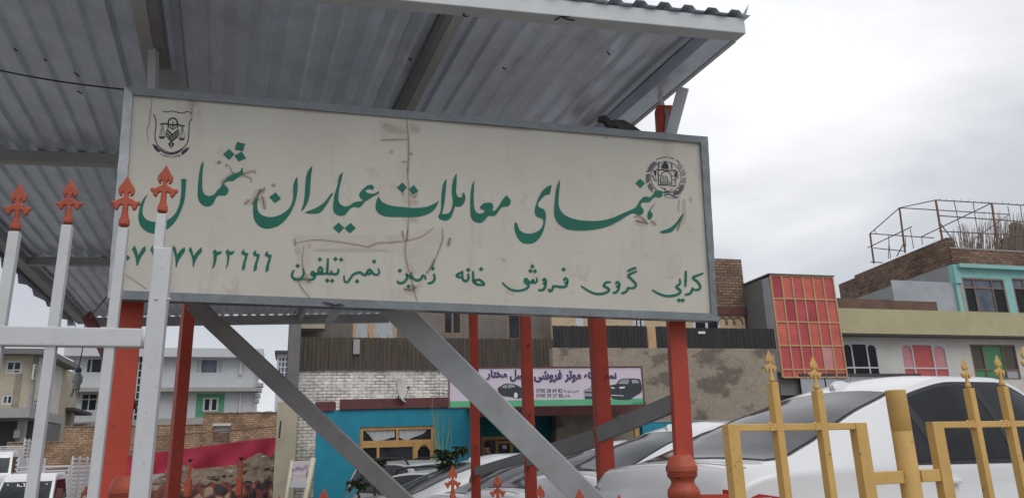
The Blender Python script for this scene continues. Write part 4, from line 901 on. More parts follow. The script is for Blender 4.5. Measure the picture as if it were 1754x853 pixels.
mb = MB(); mb.tube([pb(1034, 202, 0.022), pb(1034, 202, 0.026)], 0.004, 8); mb.build('eye', MT['black'], pg)
mb = MB()
mb.poly([pb(1052, 206, 0.042), pb(1068, 207, 0.048), pb(1086, 215, 0.036), pb(1104, 225, 0.012), pb(1082, 224, 0.040), pb(1062, 222, 0.050), pb(1053, 215, 0.045)])
mb.build('wing', MT['bird'], pg, fix=False)

# ================================================================== CABLES and the hanging lamp
mb = MB(); pts = []
for k in range(17):
    t = k / 16; u = -60 + 275 * t; v = 108 + 46 * t + 10 * math.sin(math.pi * t) * 0.5
    pts.append(at(u, v, 4.6 - 0.12 * t))
mb.tube(pts, 0.0055, 6)
tag(mb.build('overhead_cable', MT['black'], smooth=True), 'thin black cable running under the canopy to the top left corner of the signboard', 'cable')
mb = MB(); mb.tube([sg(190, 486, -0.1), at(160, 536, 8.0), at(154, 548, 11.9)], 0.006, 5)
tag(mb.build('stay_wire', MT['darksteel'], smooth=True), 'thin wire slanting down from the lower left corner of the signboard', 'wire')
LY = 13.3; lk = 2.15
lamp = thing('hanging_lamp', at(130, 668, LY), 'clouded plastic bottle lamp with a blue cap hanging on a thin wire', 'lamp')
c = at(131, 660, LY)
mb = MB(); mb.lathe((c.x, c.y, c.z - 0.035 * lk), [(r * lk, z * lk) for r, z in ((0.025, 0), (0.03, 0.01), (0.028, 0.04), (0.04, 0.06), (0.042, 0.075), (0.038, 0.085), (0.042, 0.095), (0.036, 0.115), (0.024, 0.135), (0.018, 0.145))], 16); mb.build('bottle', MT['bottle'], lamp, smooth=True)
mb = MB(); mb.lathe((c.x, c.y, c.z + 0.108 * lk), [(r * lk, z * lk) for r, z in ((0.023, 0), (0.025, 0.02), (0.02, 0.034), (0.006, 0.04))], 12); mb.build('cap', MT['bluecap'], lamp, smooth=True)
mb = MB(); mb.tube([(c.x, c.y, c.z + 0.145 * lk), (c.x + 0.025, c.y, c.z + 0.6), (c.x + 0.01, c.y, Z0 - 0.02)], 0.009, 5); mb.build('wire', MT['black'], lamp)
for k in range(7):
    a = k / 7 * 2 * math.pi; mb = MB()
    mb.tube([(c.x + 0.04 * math.cos(a), c.y + 0.04 * math.sin(a), c.z - 0.06), (c.x + 0.07 * math.cos(a), c.y + 0.07 * math.sin(a), c.z - 0.17 - 0.02 * (k % 3))], 0.008, 5); mb.build('tassel', MT['greyd'], lamp)

# ================================================================== GATES AND FENCES
def spear_mesh(name):
    """cast-iron spearhead: heart-shaped leaf, curled cross arms, baluster shank; unit height 1 from shank foot to tip"""
    half = [(0, 165), (14, 186), (27, 207), (43, 228), (57, 246), (63, 268), (58, 290), (44, 306), (31, 305), (37, 292), (27, 279), (17, 292), (17, 314), (32, 324), (56, 334), (78, 348), (93, 343), (104, 346), (112, 354), (108, 368), (94, 374), (88, 390), (72, 408), (58, 404), (50, 384), (34, 371), (19, 374), (20, 420), (28, 450), (30, 466), (40, 480), (38, 512), (20, 520), (17, 560)]
    H = 395.0
    h2 = smooth_outline([(x, y) for x, y in half] + [(-x, y) for x, y in reversed(half[1:])], 2, 62)
    cu = bpy.data.curves.new(name, 'CURVE'); cu.dimensions = '2D'; cu.fill_mode = 'BOTH'
    sp = cu.splines.new('POLY'); sp.points.add(len(h2) - 1)
    for p, (x, y) in zip(sp.points, h2): p.co = (x / H, (560 - y) / H, 0, 1)
    sp.use_cyclic_u = True
    cu.extrude = 0.012; cu.bevel_depth = 0.022; cu.bevel_resolution = 2; cu.offset = -0.018
    o = bpy.data.objects.new(name, cu); col.objects.link(o)
    me = bpy.data.meshes.new_from_object(o.evaluated_get(bpy.context.evaluated_depsgraph_get()))
    bpy.data.objects.remove(o); bpy.data.curves.remove(cu)
    vs = [Vector((v.co.x, v.co.z, v.co.y)) for v in me.vertices]; fs = [tuple(p.vertices) for p in me.polygons]
    bpy.data.meshes.remove(me)
    return vs, fs
SPV, SPF = spear_mesh('spearhead')
def spear(parent, foot, height, rz, mat, tilt=0.0):
    mb = MB()
    cs, sn = math.cos(rz), math.sin(rz); ct, stl = math.cos(tilt), math.sin(tilt)
    for v in SPV:
        x, z = v.x * 0.8 * ct + v.z * stl, -v.x * 0.8 * stl + v.z * ct
        q = Vector((x, v.y, z)) * height
        mb.v.append(Vector((foot.x + q.x * cs - q.y * sn, foot.y + q.x * sn + q.y * cs, foot.z + q.z)))
    mb.f = list(SPF)
    # rounded shank and collar so the casting has depth
    ax = Vector((stl, 0, ct)); ax = Vector((ax.x * cs, ax.x * sn, ax.z))
    p = lambda t: foot + ax * (height * t)
    for t0, t1, r0, r1 in ((0.0, 0.10, 0.040, 0.045), (0.10, 0.125, 0.075, 0.09), (0.125, 0.19, 0.09, 0.085), (0.19, 0.215, 0.085, 0.06), (0.215, 0.46, 0.058, 0.045)):
        mb.tube([p(t0), p(t1)], r0 * height, 10, r1 * height)
    return mb.build('spearhead', MT[mat], parent, smooth=False, fix=False, auto=35)
# white gate, near left
wp = at(140, 400, 2.8); WG = Pl(wp, 17)
wg = thing('white_gate', (wp.x, wp.y, 0), 'white steel gate with rusty orange spearheads on its bars, left of the signboard', 'gate')
def tube_post(parent, pl, u, v, zt, zb, w, mat, name='bar', d=None):
    s, z = pl.sz(u, v); mb = MB(); mb.pbox(pl, s - w / 2, s + w / 2, zb, zt, -(d or w) / 2, (d or w) / 2)
    o = mb.build(name, MT[mat], parent, bevel=0.003); return o, s
for u, vt, sv, hs in ((26, 398, 315, 0), (116, 387, 308, 0), (212, 392, 302, 0), (277.5, 368, 283, 0)):
    s, zt = WG.sz(u, vt); d_ = 0.036
    zb = WG.sz(280, 430)[1] if u > 270 else 0.05
    mb = MB(); mb.pbox(WG, s - d_ / 2, s + d_ / 2, zb, zt, -d_ / 2, d_ / 2); b_ = mb.build('bar', MT['white_post'], wg, bevel=0.003)
    zt2 = WG.sz(u, sv)[1]; foot = WG.pt(s, zt - 0.012)
    spear(b_, foot, zt2 - foot.z, R(17), 'orange', random.uniform(-0.06, 0.06))
    mb = MB(); c = WG.pt(s, zt - 0.002, 0.0)
    mb.lathe((c.x, c.y, c.z - 0.02), [(0.012, 0), (0.013, 0.02), (0.009, 0.035)], 8); mb.build('weld', MT['rust'], b_)
s, zt = WG.sz(281, 427); mb = MB(); mb.pbox(WG, s - 0.033, s + 0.033, 0.03, zt, -0.033, 0.033); bp = mb.build('gate_post', MT['white_post'], wg, bevel=0.006)
for u in (270, 291):
    sb, zb_ = WG.sz(u, 515); q = WG.pt(sb, zb_, 0.033); mb = MB(); mb.lathe((q.x, q.y, q.z), [(0.0001, -0.006), (0.006, -0.004), (0.0075, 0), (0.006, 0.004), (0.0001, 0.006)], 8); mb.build('rivet', MT['white_post'], bp, smooth=True)
s0, z1 = WG.sz(-60, 561); s1, z0 = WG.sz(264, 597); zt, zb_ = WG.sz(130, 562)[1], WG.sz(130, 594)[1]
mb = MB(); mb.pbox(WG, s0, s - 0.034, zb_, zt, -0.026, 0.026); mb.build('rail', MT['white_post'], wg, bevel=0.005)
mb = MB(); mb.pbox(WG, s0, s - 0.034, 0.3, 0.37, -0.026, 0.026); mb.build('rail', MT['white_post'], wg, bevel=0.005)
mb = MB(); q = WG.pt(s - 0.036, (zt + zb_) / 2, 0.02); mb.tube([q + Vector((0, 0, -0.034)), q + Vector((0, 0, 0.034))], 0.012, 8); mb.build('weld', MT['white_post'], wg, smooth=True)

# ochre fence, near right
yp = at(1355, 735, 3.15); YF = Pl(yp, 24)
yf = thing('ochre_fence', (yp.x, yp.y, 0), 'ochre yellow steel fence with spearheads in front of the white saloon car', 'fence')
yr = YF.sz(1355, 736)[1]
for u, vt, tip in ((1322.5, 655, 601), (1399, 668, 611), (1659, 665, 615), (1717, 662, 609), (1762, 645, 594)):
    s, zt = YF.sz(u, vt)
    mb = MB(); mb.pbox(YF, s - 0.0175, s + 0.0175, 0.3, zt, -0.0175, 0.0175); b_ = mb.build('bar', MT['yellow'], yf, bevel=0.003)
    f = YF.pt(s, zt - 0.01); spear(b_, f, YF.sz(u, tip)[1] - f.z, R(24), 'yellow', random.uniform(-0.015, 0.015))
def ybox(u0, u1, z0, z1, d=0.02, name='rail'):
    s0, s1 = YF.sz(u0, 735)[0], YF.sz(u1, 735)[0]
    mb = MB(); mb.pbox(YF, s0, s1, z0, z1, -d, d); return mb.build(name, MT['yellow'], yf, bevel=0.003)
zr0, zr1 = YF.sz(1360, 737)[1], YF.sz(1360, 725)[1]
ybox(1260, 1461, zr0, zr1, 0.016); ybox(1242, 1261, 0.3, zr1, 0.0195, 'side_bar'); ybox(1461, 1480, 0.3, zr1, 0.0195, 'side_bar')
ybox(1610, 1860, zr0, zr1, 0.016); ybox(1593, 1611, 0.3, zr1, 0.0195, 'side_bar')
def weld(pl, parent, s, z, d, mat):
    for k in range(3):
        c = pl.pt(s + random.uniform(-0.004, 0.004), z + (k - 1) * 0.012, d); mb = MB()
        mb.lathe((c.x, c.y, c.z), [(0.0005, -0.008), (0.006, -0.005), (0.008, 0), (0.006, 0.005), (0.0005, 0.008)], 7); mb.build('weld', MT[mat], parent, smooth=True)
for u in (1322.5, 1399, 1659, 1717):
    for sg__ in (-1, 1): weld(YF, yf, YF.sz(u, 731)[0] + sg__ * 0.019, (zr0 + zr1) / 2, 0.012, 'yellow')
zs0, zs1 = YF.sz(1510, 829)[1], YF.sz(1510, 807)[1]
ybox(1480.5, 1530, zs0, zs1, 0.017, 'stub_rail'); ybox(1560, 1592, zs0, zs1, 0.017, 'stub_rail')
ybox(1260, 1461, 0.45, 0.49, 0.016); ybox(1610, 1860, 0.45, 0.49, 0.016)
s, zt = YF.sz(1533, 668); q = YF.pt(s, 0); zj = YF.sz(1540, 738)[1]
mb = MB(); mb.lathe((q.x, q.y, 0), [(0.042, 0.28), (0.042, zj - 0.003), (0.0405, zj), (0.0425, zj + 0.003), (0.0425, zt - 0.003), (0.040, zt)], 28); mb.build('post', MT['yellow'], yf, auto=35)

# red railing with turned pillars, middle foreground
rp = at(900, 830, 3.5); RF = Pl(rp, 8)
rf_ = thing('orange_railing', (rp.x, rp.y, 0), 'orange red railing whose spearhead tips show along the bottom, between two turned pillars', 'fence')
for u, tip in ((702, 806), (775, 797), (852, 812), (925, 829), (992, 836), (1060, 846), (628, 822), (555, 836), (480, 848), (408, 858)):
    s, z = RF.sz(u, tip); f = RF.pt(s, z - 0.155)
    mb = MB(); mb.pbox(RF, s - 0.016, s + 0.016, 0.3, z - 0.145, -0.016, 0.016); b_ = mb.build('bar', MT['orange'], rf_, bevel=0.002)
    if u in (702, 628): f.z -= 0.18; b_.location.z -= 0.18
    spear(b_, f if u not in (702, 628) else f + Vector((0, 0, 0.18)), 0.155, R(8), 'orange', random.uniform(-0.03, 0.03))
a0, a1 = RF.sz(255, 850)[0], RF.sz(1145, 850)[0]
for zz in (0.45, 1.22):
    mb = MB(); mb.pbox(RF, a0, a1, zz, zz + 0.04, -0.02, 0.02); mb.build('rail', MT['orange'], rf_)
def pillar(u, vtop, Y, r, lab):
    p = at(u, vtop, Y); zt = p.z
    t = thing('turned_pillar', (p.x, p.y, 0), lab, 'pillar', 'turned orange pillars of the railing')
    pr = [(0.96, -0.02), (1, 0), (1.04, 0.10), (1.04, 0.44), (0.96, 0.46), (0.96, 0.50), (1.02, 0.52), (1.02, 0.58), (0.95, 0.60), (0.95, 0.64), (1.0, 0.66), (1.0, 0.74), (0.96, 0.80), (0.82, 0.98), (0.76, 1.12), (0.76, 1.26), (0.86, 1.46), (1.0, 1.66), (1.06, 1.86), (1.06, 2.2), (0.9, 2.5), (0.9, 3.0)]
    pts = [(0.0001, zt + 0.012), (r * 0.6, zt + 0.012), (r * 0.8, zt)]
    pts += [(r * a, zt - 0.035 - r * 0.9 * b) for a, b in pr]
    zb = pts[-1][1]; pts += [(r * 0.9, 0.5), (r * 1.2, 0.45), (r * 1.2, 0.02)]
    mb = MB(); mb.lathe((p.x, p.y, 0), [(a, z) for a, z in reversed(pts)], 8 if False else 32); mb.build('shaft', MT['orange'], t, auto=50)
    return t
pillar(1166, 783, 3.75, 0.072, 'turned orange pillar in front of the right hand red post')
pillar(218, 818, 3.3, 0.066, 'turned orange pillar at the foot of the left red post behind the white gate')
mb = MB(); mb.bar(at(1185, 852, 3.75), at(1262, 851, 3.9), 0.03, 0.03); tag(mb.build('low_rail', MT['red']), 'short red rail low beside the white saloon, right of the turned pillar', 'rail')
# ================================================================== WALL AND WINDOW HELPERS
def wall_holes(mb, pl, s0, s1, z0, z1, holes, depth=0.25):
    S = sorted(set([s0, s1] + [min(max(h[k], s0), s1) for h in holes for k in (0, 1)]))
    Z = sorted(set([z0, z1] + [min(max(h[k], z0), z1) for h in holes for k in (2, 3)]))
    def solid(i, j):
        if i < 0 or j < 0 or i >= len(S) - 1 or j >= len(Z) - 1: return False
        a, b = (S[i] + S[i + 1]) / 2, (Z[j] + Z[j + 1]) / 2
        return not any(h[0] < a < h[1] and h[2] < b < h[3] for h in holes)
    P = pl.pt
    for i in range(len(S) - 1):
        for j in range(len(Z) - 1):
            if not solid(i, j): continue
            a, b, c, d = S[i], S[i + 1], Z[j], Z[j + 1]
            mb.quad(P(a, c), P(b, c), P(b, d), P(a, d))
            mb.quad(P(a, c, -depth), P(a, d, -depth), P(b, d, -depth), P(b, c, -depth))
            if not solid(i - 1, j): mb.quad(P(a, c), P(a, d), P(a, d, -depth), P(a, c, -depth))
            if not solid(i + 1, j): mb.quad(P(b, c), P(b, c, -depth), P(b, d, -depth), P(b, d))
            if not solid(i, j - 1): mb.quad(P(a, c), P(a, c, -depth), P(b, c, -depth), P(b, c))
            if not solid(i, j + 1): mb.quad(P(a, d), P(b, d), P(b, d, -depth), P(a, d, -depth))
def window(parent, pl, rc, cols, rows, fmat, pmats, fw=0.07, rec=0.09, label=None, sill=None):
    """frame with bars at the given column / row fractions; panes as sub-parts"""
    s0, s1, z0, z1 = rc
    mb = MB(); d0, d1 = -rec - 0.05, -rec + 0.03
    mb.pbox(pl, s0, s0 + fw, z0, z1, d0, d1); mb.pbox(pl, s1 - fw, s1, z0, z1, d0, d1)
    mb.pbox(pl, s0 + fw, s1 - fw, z0, z0 + fw, d0, d1); mb.pbox(pl, s0 + fw, s1 - fw, z1 - fw, z1, d0, d1)
    X = [s0 + fw] + [s0 + (s1 - s0) * c for c in cols] + [s1 - fw]
    Zz = [z0 + fw] + [z0 + (z1 - z0) * c for c in rows] + [z1 - fw]
    for x in X[1:-1]: mb.pbox(pl, x - fw * 0.4, x + fw * 0.4, z0 + fw, z1 - fw, d0 + 0.004, d1 - 0.004)
    for z in Zz[1:-1]:
        for i in range(len(X) - 1):
            a = X[i] + (fw * 0.4 if i else 0); b = X[i + 1] - (fw * 0.4 if i < len(X) - 2 else 0)
            mb.pbox(pl, a, b, z - fw * 0.4, z + fw * 0.4, d0 + 0.006, d1 - 0.006)
    fr = mb.build('window', MT[fmat], parent, bevel=0.0)
    if label: fr['label'] = label
    n = 0
    groups = []
    for j in range(len(Zz) - 1):
        for i in range(len(X) - 1):
            pm = pmats[(j * (len(X) - 1) + i) % len(pmats)]
            groups.append((pm, (X[i], X[i + 1], Zz[j], Zz[j + 1])))
    for pm, (a, b, c, d) in groups:
        mb = MB()
        mb.pbox(pl, a - 0.01, b + 0.01, c - 0.01, d + 0.01, -rec - 0.03, -rec - 0.015)
        mb.build('pane', MT[pm], fr)
    if sill:
        mb = MB(); mb.pbox(pl, s0 - 0.08, s1 + 0.08, z0 - 0.07, z0 - 0.005, 0.002, 0.12); mb.build('sill', MT[sill], fr)
    return fr
def pbuild(name, mat, parent, pl, *boxes, **kw):
    mb = MB()
    for b in boxes: mb.pbox(pl, *b)
    return mb.build(name, MT[mat], parent, **kw)

# ================================================================== TEAL SHOP
TP = Pl(at(541, 740, 20.0), 8)
o = at(660, 853, 20.0); shop = thing('teal_shop', (o.x, o.y, gz(o.x, o.y)), 'single storey teal plastered shop with maroon roof trim and ochre windows, left of the banner', 'shop')
s0 = 0.0; s1 = TP.sz(806, 740)[0]; ztop = TP.sz(680, 700)[1]; zt2 = TP.sz(680, 684)[1]
win = TP.rect(615.5, 730, 744, 835)
mb = MB(); wall_holes(mb, TP, s0, s1, -0.1, ztop, [win], 0.3); mb.build('wall', MT['teal'], shop, fix=False)
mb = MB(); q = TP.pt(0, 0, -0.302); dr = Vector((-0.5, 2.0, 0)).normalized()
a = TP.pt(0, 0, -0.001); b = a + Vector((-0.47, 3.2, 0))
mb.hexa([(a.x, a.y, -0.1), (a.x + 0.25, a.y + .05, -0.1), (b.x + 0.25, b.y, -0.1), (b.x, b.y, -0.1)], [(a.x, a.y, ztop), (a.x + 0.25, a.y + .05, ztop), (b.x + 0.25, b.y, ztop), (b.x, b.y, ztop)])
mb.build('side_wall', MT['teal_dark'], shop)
e1 = TP.sz(573, 690)[0]; e2 = TP.sz(582, 690)[0]
pbuild('parapet_trim', 'maroon', shop, TP, (-0.04, e1, ztop - 0.02, zt2 - 0.02, -0.4, 0.05), (e2, s1, ztop + 0.01, zt2 + 0.03, -0.4, 0.055))
pbuild('roof', 'slab', shop, TP, (0.02, s1, ztop - 0.35, ztop - 0.25, -4.0, -0.31))
zsp = win[2] + (win[3] - win[2]) * 0.745
w_ = window(shop, TP, (win[0], win[1], zsp - 0.04, win[3]), (0.50,), (), 'wood', ['glass'], 0.085, 0.06)
w_ = window(shop, TP, (win[0], win[1], win[2], zsp - 0.043), (0.245, 0.725), (), 'wood', ['tint', 'glass', 'tint'], 0.085, 0.06)
# upper lights have two wide panes with curtains, drawn aside behind the glass
sm = win[0] + (win[1] - win[0]) * 0.50; zc0 = win[2] + (win[3] - win[2]) * 0.775; zc1 = win[3] - 0.09
for a_, b_, lean in ((win[0] + 0.1, sm - 0.05, 1), (sm + 0.05, win[1] - 0.2, -1)):
    rows = []
    for k in range(9):
        t = k / 8; r_ = []
        for i in range(25):
            f = i / 24
            if lean > 0: x = a_ + 0.02 + (b_ - a_ - 0.04) * (f * (1 - 0.0 * t) if f > t * 0.28 else t * 0.28 * 1.0)
            else: x = a_ + (b_ - a_) * f * (1 - 0.42 * t * t)
            z = zc1 - (zc1 - zc0) * t * (0.72 + 0.28 * math.sin(math.pi * min(1, f * 1.1)))
            r_.append(TP.pt(x, z, -0.068 + 0.006 * math.sin(f * 30 + t * 3)))
        rows.append(r_)
    mb = MB(); mb.grid(rows); mb.build('curtain', MT['curtain'], shop, fix=False, smooth=True)
mb = MB(); sc = TP.rect(712, 755, 740, 800)       # arched wooden leaf of the opening light
mb.pbox(TP, sc[0] - 0.04, sc[0] + 0.05, sc[2] - 0.5, sc[3], -0.05, 0.0); mb.pbox(TP, sc[1] - 0.05, sc[1] + 0.03, sc[2] - 0.5, sc[3], -0.05, 0.0); mb.pbox(TP, sc[0] + 0.05, sc[1] - 0.05, sc[3] - 0.09, sc[3], -0.05, 0.0)
for sx, sg_ in ((sc[0] + 0.05, 1), (sc[1] - 0.05, -1)):
    mb.hexa([TP.pt(sx, sc[3] - 0.25, 0), TP.pt(sx + sg_ * 0.11, sc[3] - 0.091, 0), TP.pt(sx, sc[3] - 0.091, 0)], [TP.pt(sx, sc[3] - 0.25, -0.04), TP.pt(sx + sg_ * 0.11, sc[3] - 0.091, -0.04), TP.pt(sx, sc[3] - 0.091, -0.04)])
mb.build('casement', MT['wood'], shop)
# porch: recessed back wall, beam, side wall, doors
PB = Pl(at(830, 740, 22.6), 12); PF = Pl(at(830, 700, 19.9), 12)
b0, b1 = PB.sz(800, 740)[0], PB.sz(1112, 740)[0]
zpt = PF.sz(950, 697)[1]
door = PB.rect(826, 747, 881, 860); win2 = PB.rect(944, 744, 992, 800)
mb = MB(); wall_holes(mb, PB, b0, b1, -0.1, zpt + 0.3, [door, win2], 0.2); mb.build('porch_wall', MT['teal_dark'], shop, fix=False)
window(shop, PB, door, (0.45,), (0.35,), 'wood', ['tint'], 0.09, 0.05)
window(shop, PB, win2, (0.5,), (), 'wood', ['tint'], 0.08, 0.05)
mb = MB(); sc = PB.rect(849, 755, 877, 800)
mb.pbox(PB, sc[0], sc[0] + 0.07, sc[2] - 0.5, sc[3], -0.05, 0.02); mb.pbox(PB, sc[1] - 0.07, sc[1], sc[2] - 0.5, sc[3], -0.05, 0.02); mb.pbox(PB, sc[0] + 0.07, sc[1] - 0.07, sc[3] - 0.07, sc[3], -0.05, 0.02); mb.build('door_leaf', MT['wood'], shop)
r_ = PB.rect(861, 762, 868, 768); pbuild('door_notice', 'pale', shop, PB, (r_[0], r_[1], r_[2], r_[3], -0.02, -0.008))
f0, f1 = PF.sz(806, 700)[0], PF.sz(1108, 700)[0]
zb0 = PF.sz(950, 711)[1]
pbuild('porch_beam', 'maroon', shop, PF, (f0, f1, zb0, zpt, -0.25, -0.02))
pbuild('porch_roof', 'maroon', shop, PF, (f0, f1, zpt + 0.003, zpt + 0.1, -3.0, -0.03))
rw = PF.rect(1092, 735, 1099, 853)
pbuild('porch_post', 'wood', shop, PF, (rw[0], rw[1], 0.0, zb0 - 0.002, -0.15, -0.03))
mb = MB(); a = PF.pt(f1, 0, 0.0); b = PB.pt(PB.sz(1110, 740)[0] + 0.1, 0, 0)
mb.hexa([(a.x, a.y, -0.1), (a.x + 0.2, a.y, -0.1), (b.x + 0.2, b.y, -0.1), (b.x, b.y, -0.1)], [(a.x, a.y, zpt - 0.85), (a.x + 0.2, a.y, zpt - 0.85), (b.x + 0.2, b.y, zpt - 0.85), (b.x, b.y, zpt - 0.85)]); mb.build('porch_side_wall', MT['teal'], shop)
# low teal wall running on to the right
LW = Pl(at(1108, 730, 21.0), 14)
l0, l1 = LW.sz(1100, 730)[0], LW.sz(1330, 730)[0]; lz = LW.sz(1150, 722)[1]
lw = thing('low_teal_wall', LW.pt(2, 0), 'low teal wall below the patchy concrete wall, behind the white saloons', 'wall')
pbuild('wall', 'teal', lw, LW, (l0, l1, -0.1, lz, -0.2, 0.0)); pbuild('coping', 'slab', lw, LW, (l0, l1, lz + 0.002, lz + 0.03, -0.22, 0.015))

# ================================================================== CAR-SHOP BANNER
BP = Pl(at(960, 660, 19.55), 12)
bs0, bs1, bz0, bz1 = BP.rect(768, 628, 1102, 696)
bn = thing('shop_banner', BP.pt((bs0 + bs1) / 2, bz0), 'lilac and green car dealer banner with purple Persian heading, phone numbers and printed cars', 'banner')
pbuild('board', 'bannerw', bn, BP, (bs0, bs1, bz0, bz1, -0.05, 0.0))
zg = BP.sz(1000, 683.5)[1]
pbuild('green_band', 'bannerg', bn, BP, (bs0 + 0.02, bs1 - 0.03, bz0 + 0.02, zg, 0.001, 0.004))
mb = MB(); e_ = 0.03
mb.pbox(BP, bs0, bs1, bz1 - e_, bz1 + 0.004, 0.001, 0.02); mb.pbox(BP, bs0, bs1, bz0 - 0.004, bz0 + 0.014, 0.001, 0.02); mb.pbox(BP, bs1 - e_, bs1 + 0.004, bz0 + 0.015, bz1 - e_ - 0.001, 0.001, 0.02); mb.pbox(BP, bs0 - 0.004, bs0 + e_, bz0 + 0.015, bz1 - e_ - 0.001, 0.001, 0.02)
mb.build('banner_frame', MT['maroon'], bn)
ZB = rgn(820, 610, 6.048)
def bpt(p, off=0.006):
    s_, z_ = BP.sz(*ZB(p)); return BP.pt(s_, z_, off)
def btext(mb, txt, x0, y0, x1, y1, off=0.007, bold=0.0): put_text(mb, txt, lambda x, y: bpt((x0 + (x1 - x0) * x, y1 - (y1 - y0) * y), off), bold)
for dx, dy, mt, of in ((7, 7, 'bgrey', 0.006), (0, 0, 'purple', 0.009)):
    for txt, x0, y0, x1, y1 in ((shape('نمایشگاه'), 1090, 150, 1425, 248), (shape('موتر'), 890, 150, 1058, 270), (shape('فروشی'), 572, 140, 860, 270), (shape('واصل'), 322, 138, 548, 262), (shape('مختار'), 78, 138, 292, 244)):
        mb = MB(); btext(mb, txt, x0 + dx, y0 + dy, x1 + dx, y1 + dy, of, 0.035); mb.build('heading_word' if mt == 'purple' else 'heading_shadow', MT[mt], bn, fix=False)
for txt, x0, y0, x1, y1 in (('0700 28 69 82', 597, 335, 865, 374), ('0700 29 27 85', 597, 388, 872, 424), (shape('حاجی سری آغا'.replace('آ', 'ا')), 880, 345, 1040, 376), (shape('واصل'), 880, 392, 945, 424), (shape('گذر') + ' (۳۷۱)', 1582, 472, 1698, 500)):
    mb = MB(); btext(mb, txt, x0, y0, x1, y1, 0.007, 0.012); mb.build('small_line', MT['bcar'], bn, fix=False)
def bpoly(mat, pts, name='printed_car', off=0.006, sm=True):
    mb = MB(); mb.poly([bpt(p, off) for p in (smooth_outline(pts, 3, 50) if sm else pts)]); return mb.build(name, MT[mat], bn, fix=False)
pc = bpoly('bcar', [(1352, 300), (1420, 288), (1440, 262), (1475, 236), (1540, 230), (1655, 232), (1678, 260), (1690, 320), (1682, 372), (1640, 400), (1600, 425), (1560, 450), (1430, 448), (1375, 432), (1355, 380)])
for q in ([(1442, 284), (1480, 244), (1560, 240), (1545, 288)], [(1580, 245), (1640, 242), (1665, 275), (1590, 282)]): bpoly('bgrey', q, 'printed_window', 0.008)
for q in ([(1368, 318), (1400, 322), (1410, 335), (1370, 332)], [(1455, 318), (1515, 312), (1510, 330), (1460, 335)], [(1370, 398), (1500, 405), (1498, 412), (1372, 406)]): bpoly('pale', q, 'printed_light', 0.008)
pc = bpoly('bcar', [(195, 330), (240, 300), (275, 284), (340, 282), (400, 300), (440, 322), (520, 350), (555, 380), (552, 415), (470, 428), (390, 436), (330, 420), (250, 410), (215, 385), (200, 355)])
for q in ([(235, 326), (262, 300), (292, 290), (290, 330)], [(300, 290), (345, 288), (385, 318), (300, 330)]): bpoly('bgrey', q, 'printed_window', 0.008)
mb = MB(); c = (384, 404)
mb.poly([bpt((c[0] + 20 * math.cos(k * 0.5236), c[1] + 30 * math.sin(k * 0.5236)), 0.009) for k in range(12)]); mb.build('printed_wheel', MT['pale'], bn, fix=False)
pc = bpoly('bgrey', [(1085, 345), (1140, 330), (1165, 295), (1190, 285), (1200, 300), (1200, 445), (1100, 445), (1090, 400)])
for q in ([(1098, 365), (1180, 368), (1180, 382), (1100, 380)], [(1100, 412), (1190, 415), (1190, 440), (1100, 440)]): bpoly('bcar', q, 'printed_grille', 0.008)

# ================================================================== MIDDLE BUILDING: dark tin balcony, whitewashed brick, concrete wall
MBP = Pl(at(508, 660, 23.5), 14)
o = at(700, 700, 23.5)
mid = thing('balcony_house', (o.x, o.y, gz(o.x, o.y)), 'house with a brown tin balcony screen over a whitewashed brick wall, behind the teal shop', 'house')
m0, m1 = 0.0, MBP.sz(955, 640)[0]
zA, zB, zC = MBP.sz(700, 720)[1], MBP.sz(700, 631)[1], MBP.sz(700, 579)[1]
pbuild('brick_wall', 'brickw', mid, MBP, (m0, m1, -0.1, zB, -0.3, 0.0))
def tin(parent, pl, s0, s1, z0, z1, mat, name='tin_screen', pitch=0.13, amp=0.014, off=0.05, rag=0.0):
    n = int((s1 - s0) / pitch * 4); top = []; bot = []
    mb = MB(); rows = [[], []]
    for k in range(n + 1):
        s_ = s0 + (s1 - s0) * k / n; d_ = off + amp * (1, 1, -1, -1)[k % 4]
        rows[0].append(pl.pt(s_, z0, d_)); rows[1].append(pl.pt(s_, z1 + random.uniform(-rag, rag), d_))
    mb.grid(rows); mb.grid([[p - pl.n * 0.004 for p in r] for r in rows])
    return mb.build(name, MT[mat], parent, fix=False)
tin(mid, MBP, 0.05, m1, zB, zC, 'dfence', rag=0.012)
pbuild('screen_rail', 'darksteel', mid, MBP, (0.02, m1, zB - 0.05, zB - 0.004, 0.0, 0.07), (0.02, 0.06, zB, zC + 0.02, 0.0, 0.08))
UB = Pl(at(508, 560, 25.2), 14)
u0, u1 = UB.sz(507, 560)[0], UB.sz(960, 560)[0]; uz0, uz1 = zB, UB.sz(700, 515)[1]
wl_ = [UB.rect(605, 505, 636, 583), UB.rect(636, 505, 680, 583), UB.rect(758, 528, 792, 574), UB.rect(868, 520, 893, 583)]
mb = MB(); wall_holes(mb, UB, u0, u1, uz0, uz1, wl_, 0.2); mb.build('upper_wall', MT['greybrown'], mid, fix=False)
for rc_, cols_, pm in ((wl_[0], (), 'curtain'), (wl_[1], (), 'curtain'), (wl_[2], (0.5,), 'glass'), (wl_[3], (), 'glass')): window(mid, UB, rc_, cols_, (), 'tanfr' if pm == 'curtain' else 'brownfr', [pm], 0.09, 0.04)
rr = UB.rect(513, 545, 556, 580); pbuild('awning', 'beige', mid, UB, (rr[0], rr[1], rr[2] + 0.2, rr[3] + 0.3, 0.3, 0.9))
pbuild('corner_pillar', 'greyd', mid, MBP, (-0.32, 0.0, 2.2, zC + 1.0, -2.5, 0.02))
mb = MB()
for k in range(26):
    s_ = 0.3 + k * (m1 - 0.4) / 26; mb.tube([MBP.pt(s_, zC, 0.02), MBP.pt(s_, zC + random.uniform(0.1, 0.16), 0.02)], 0.008, 4)
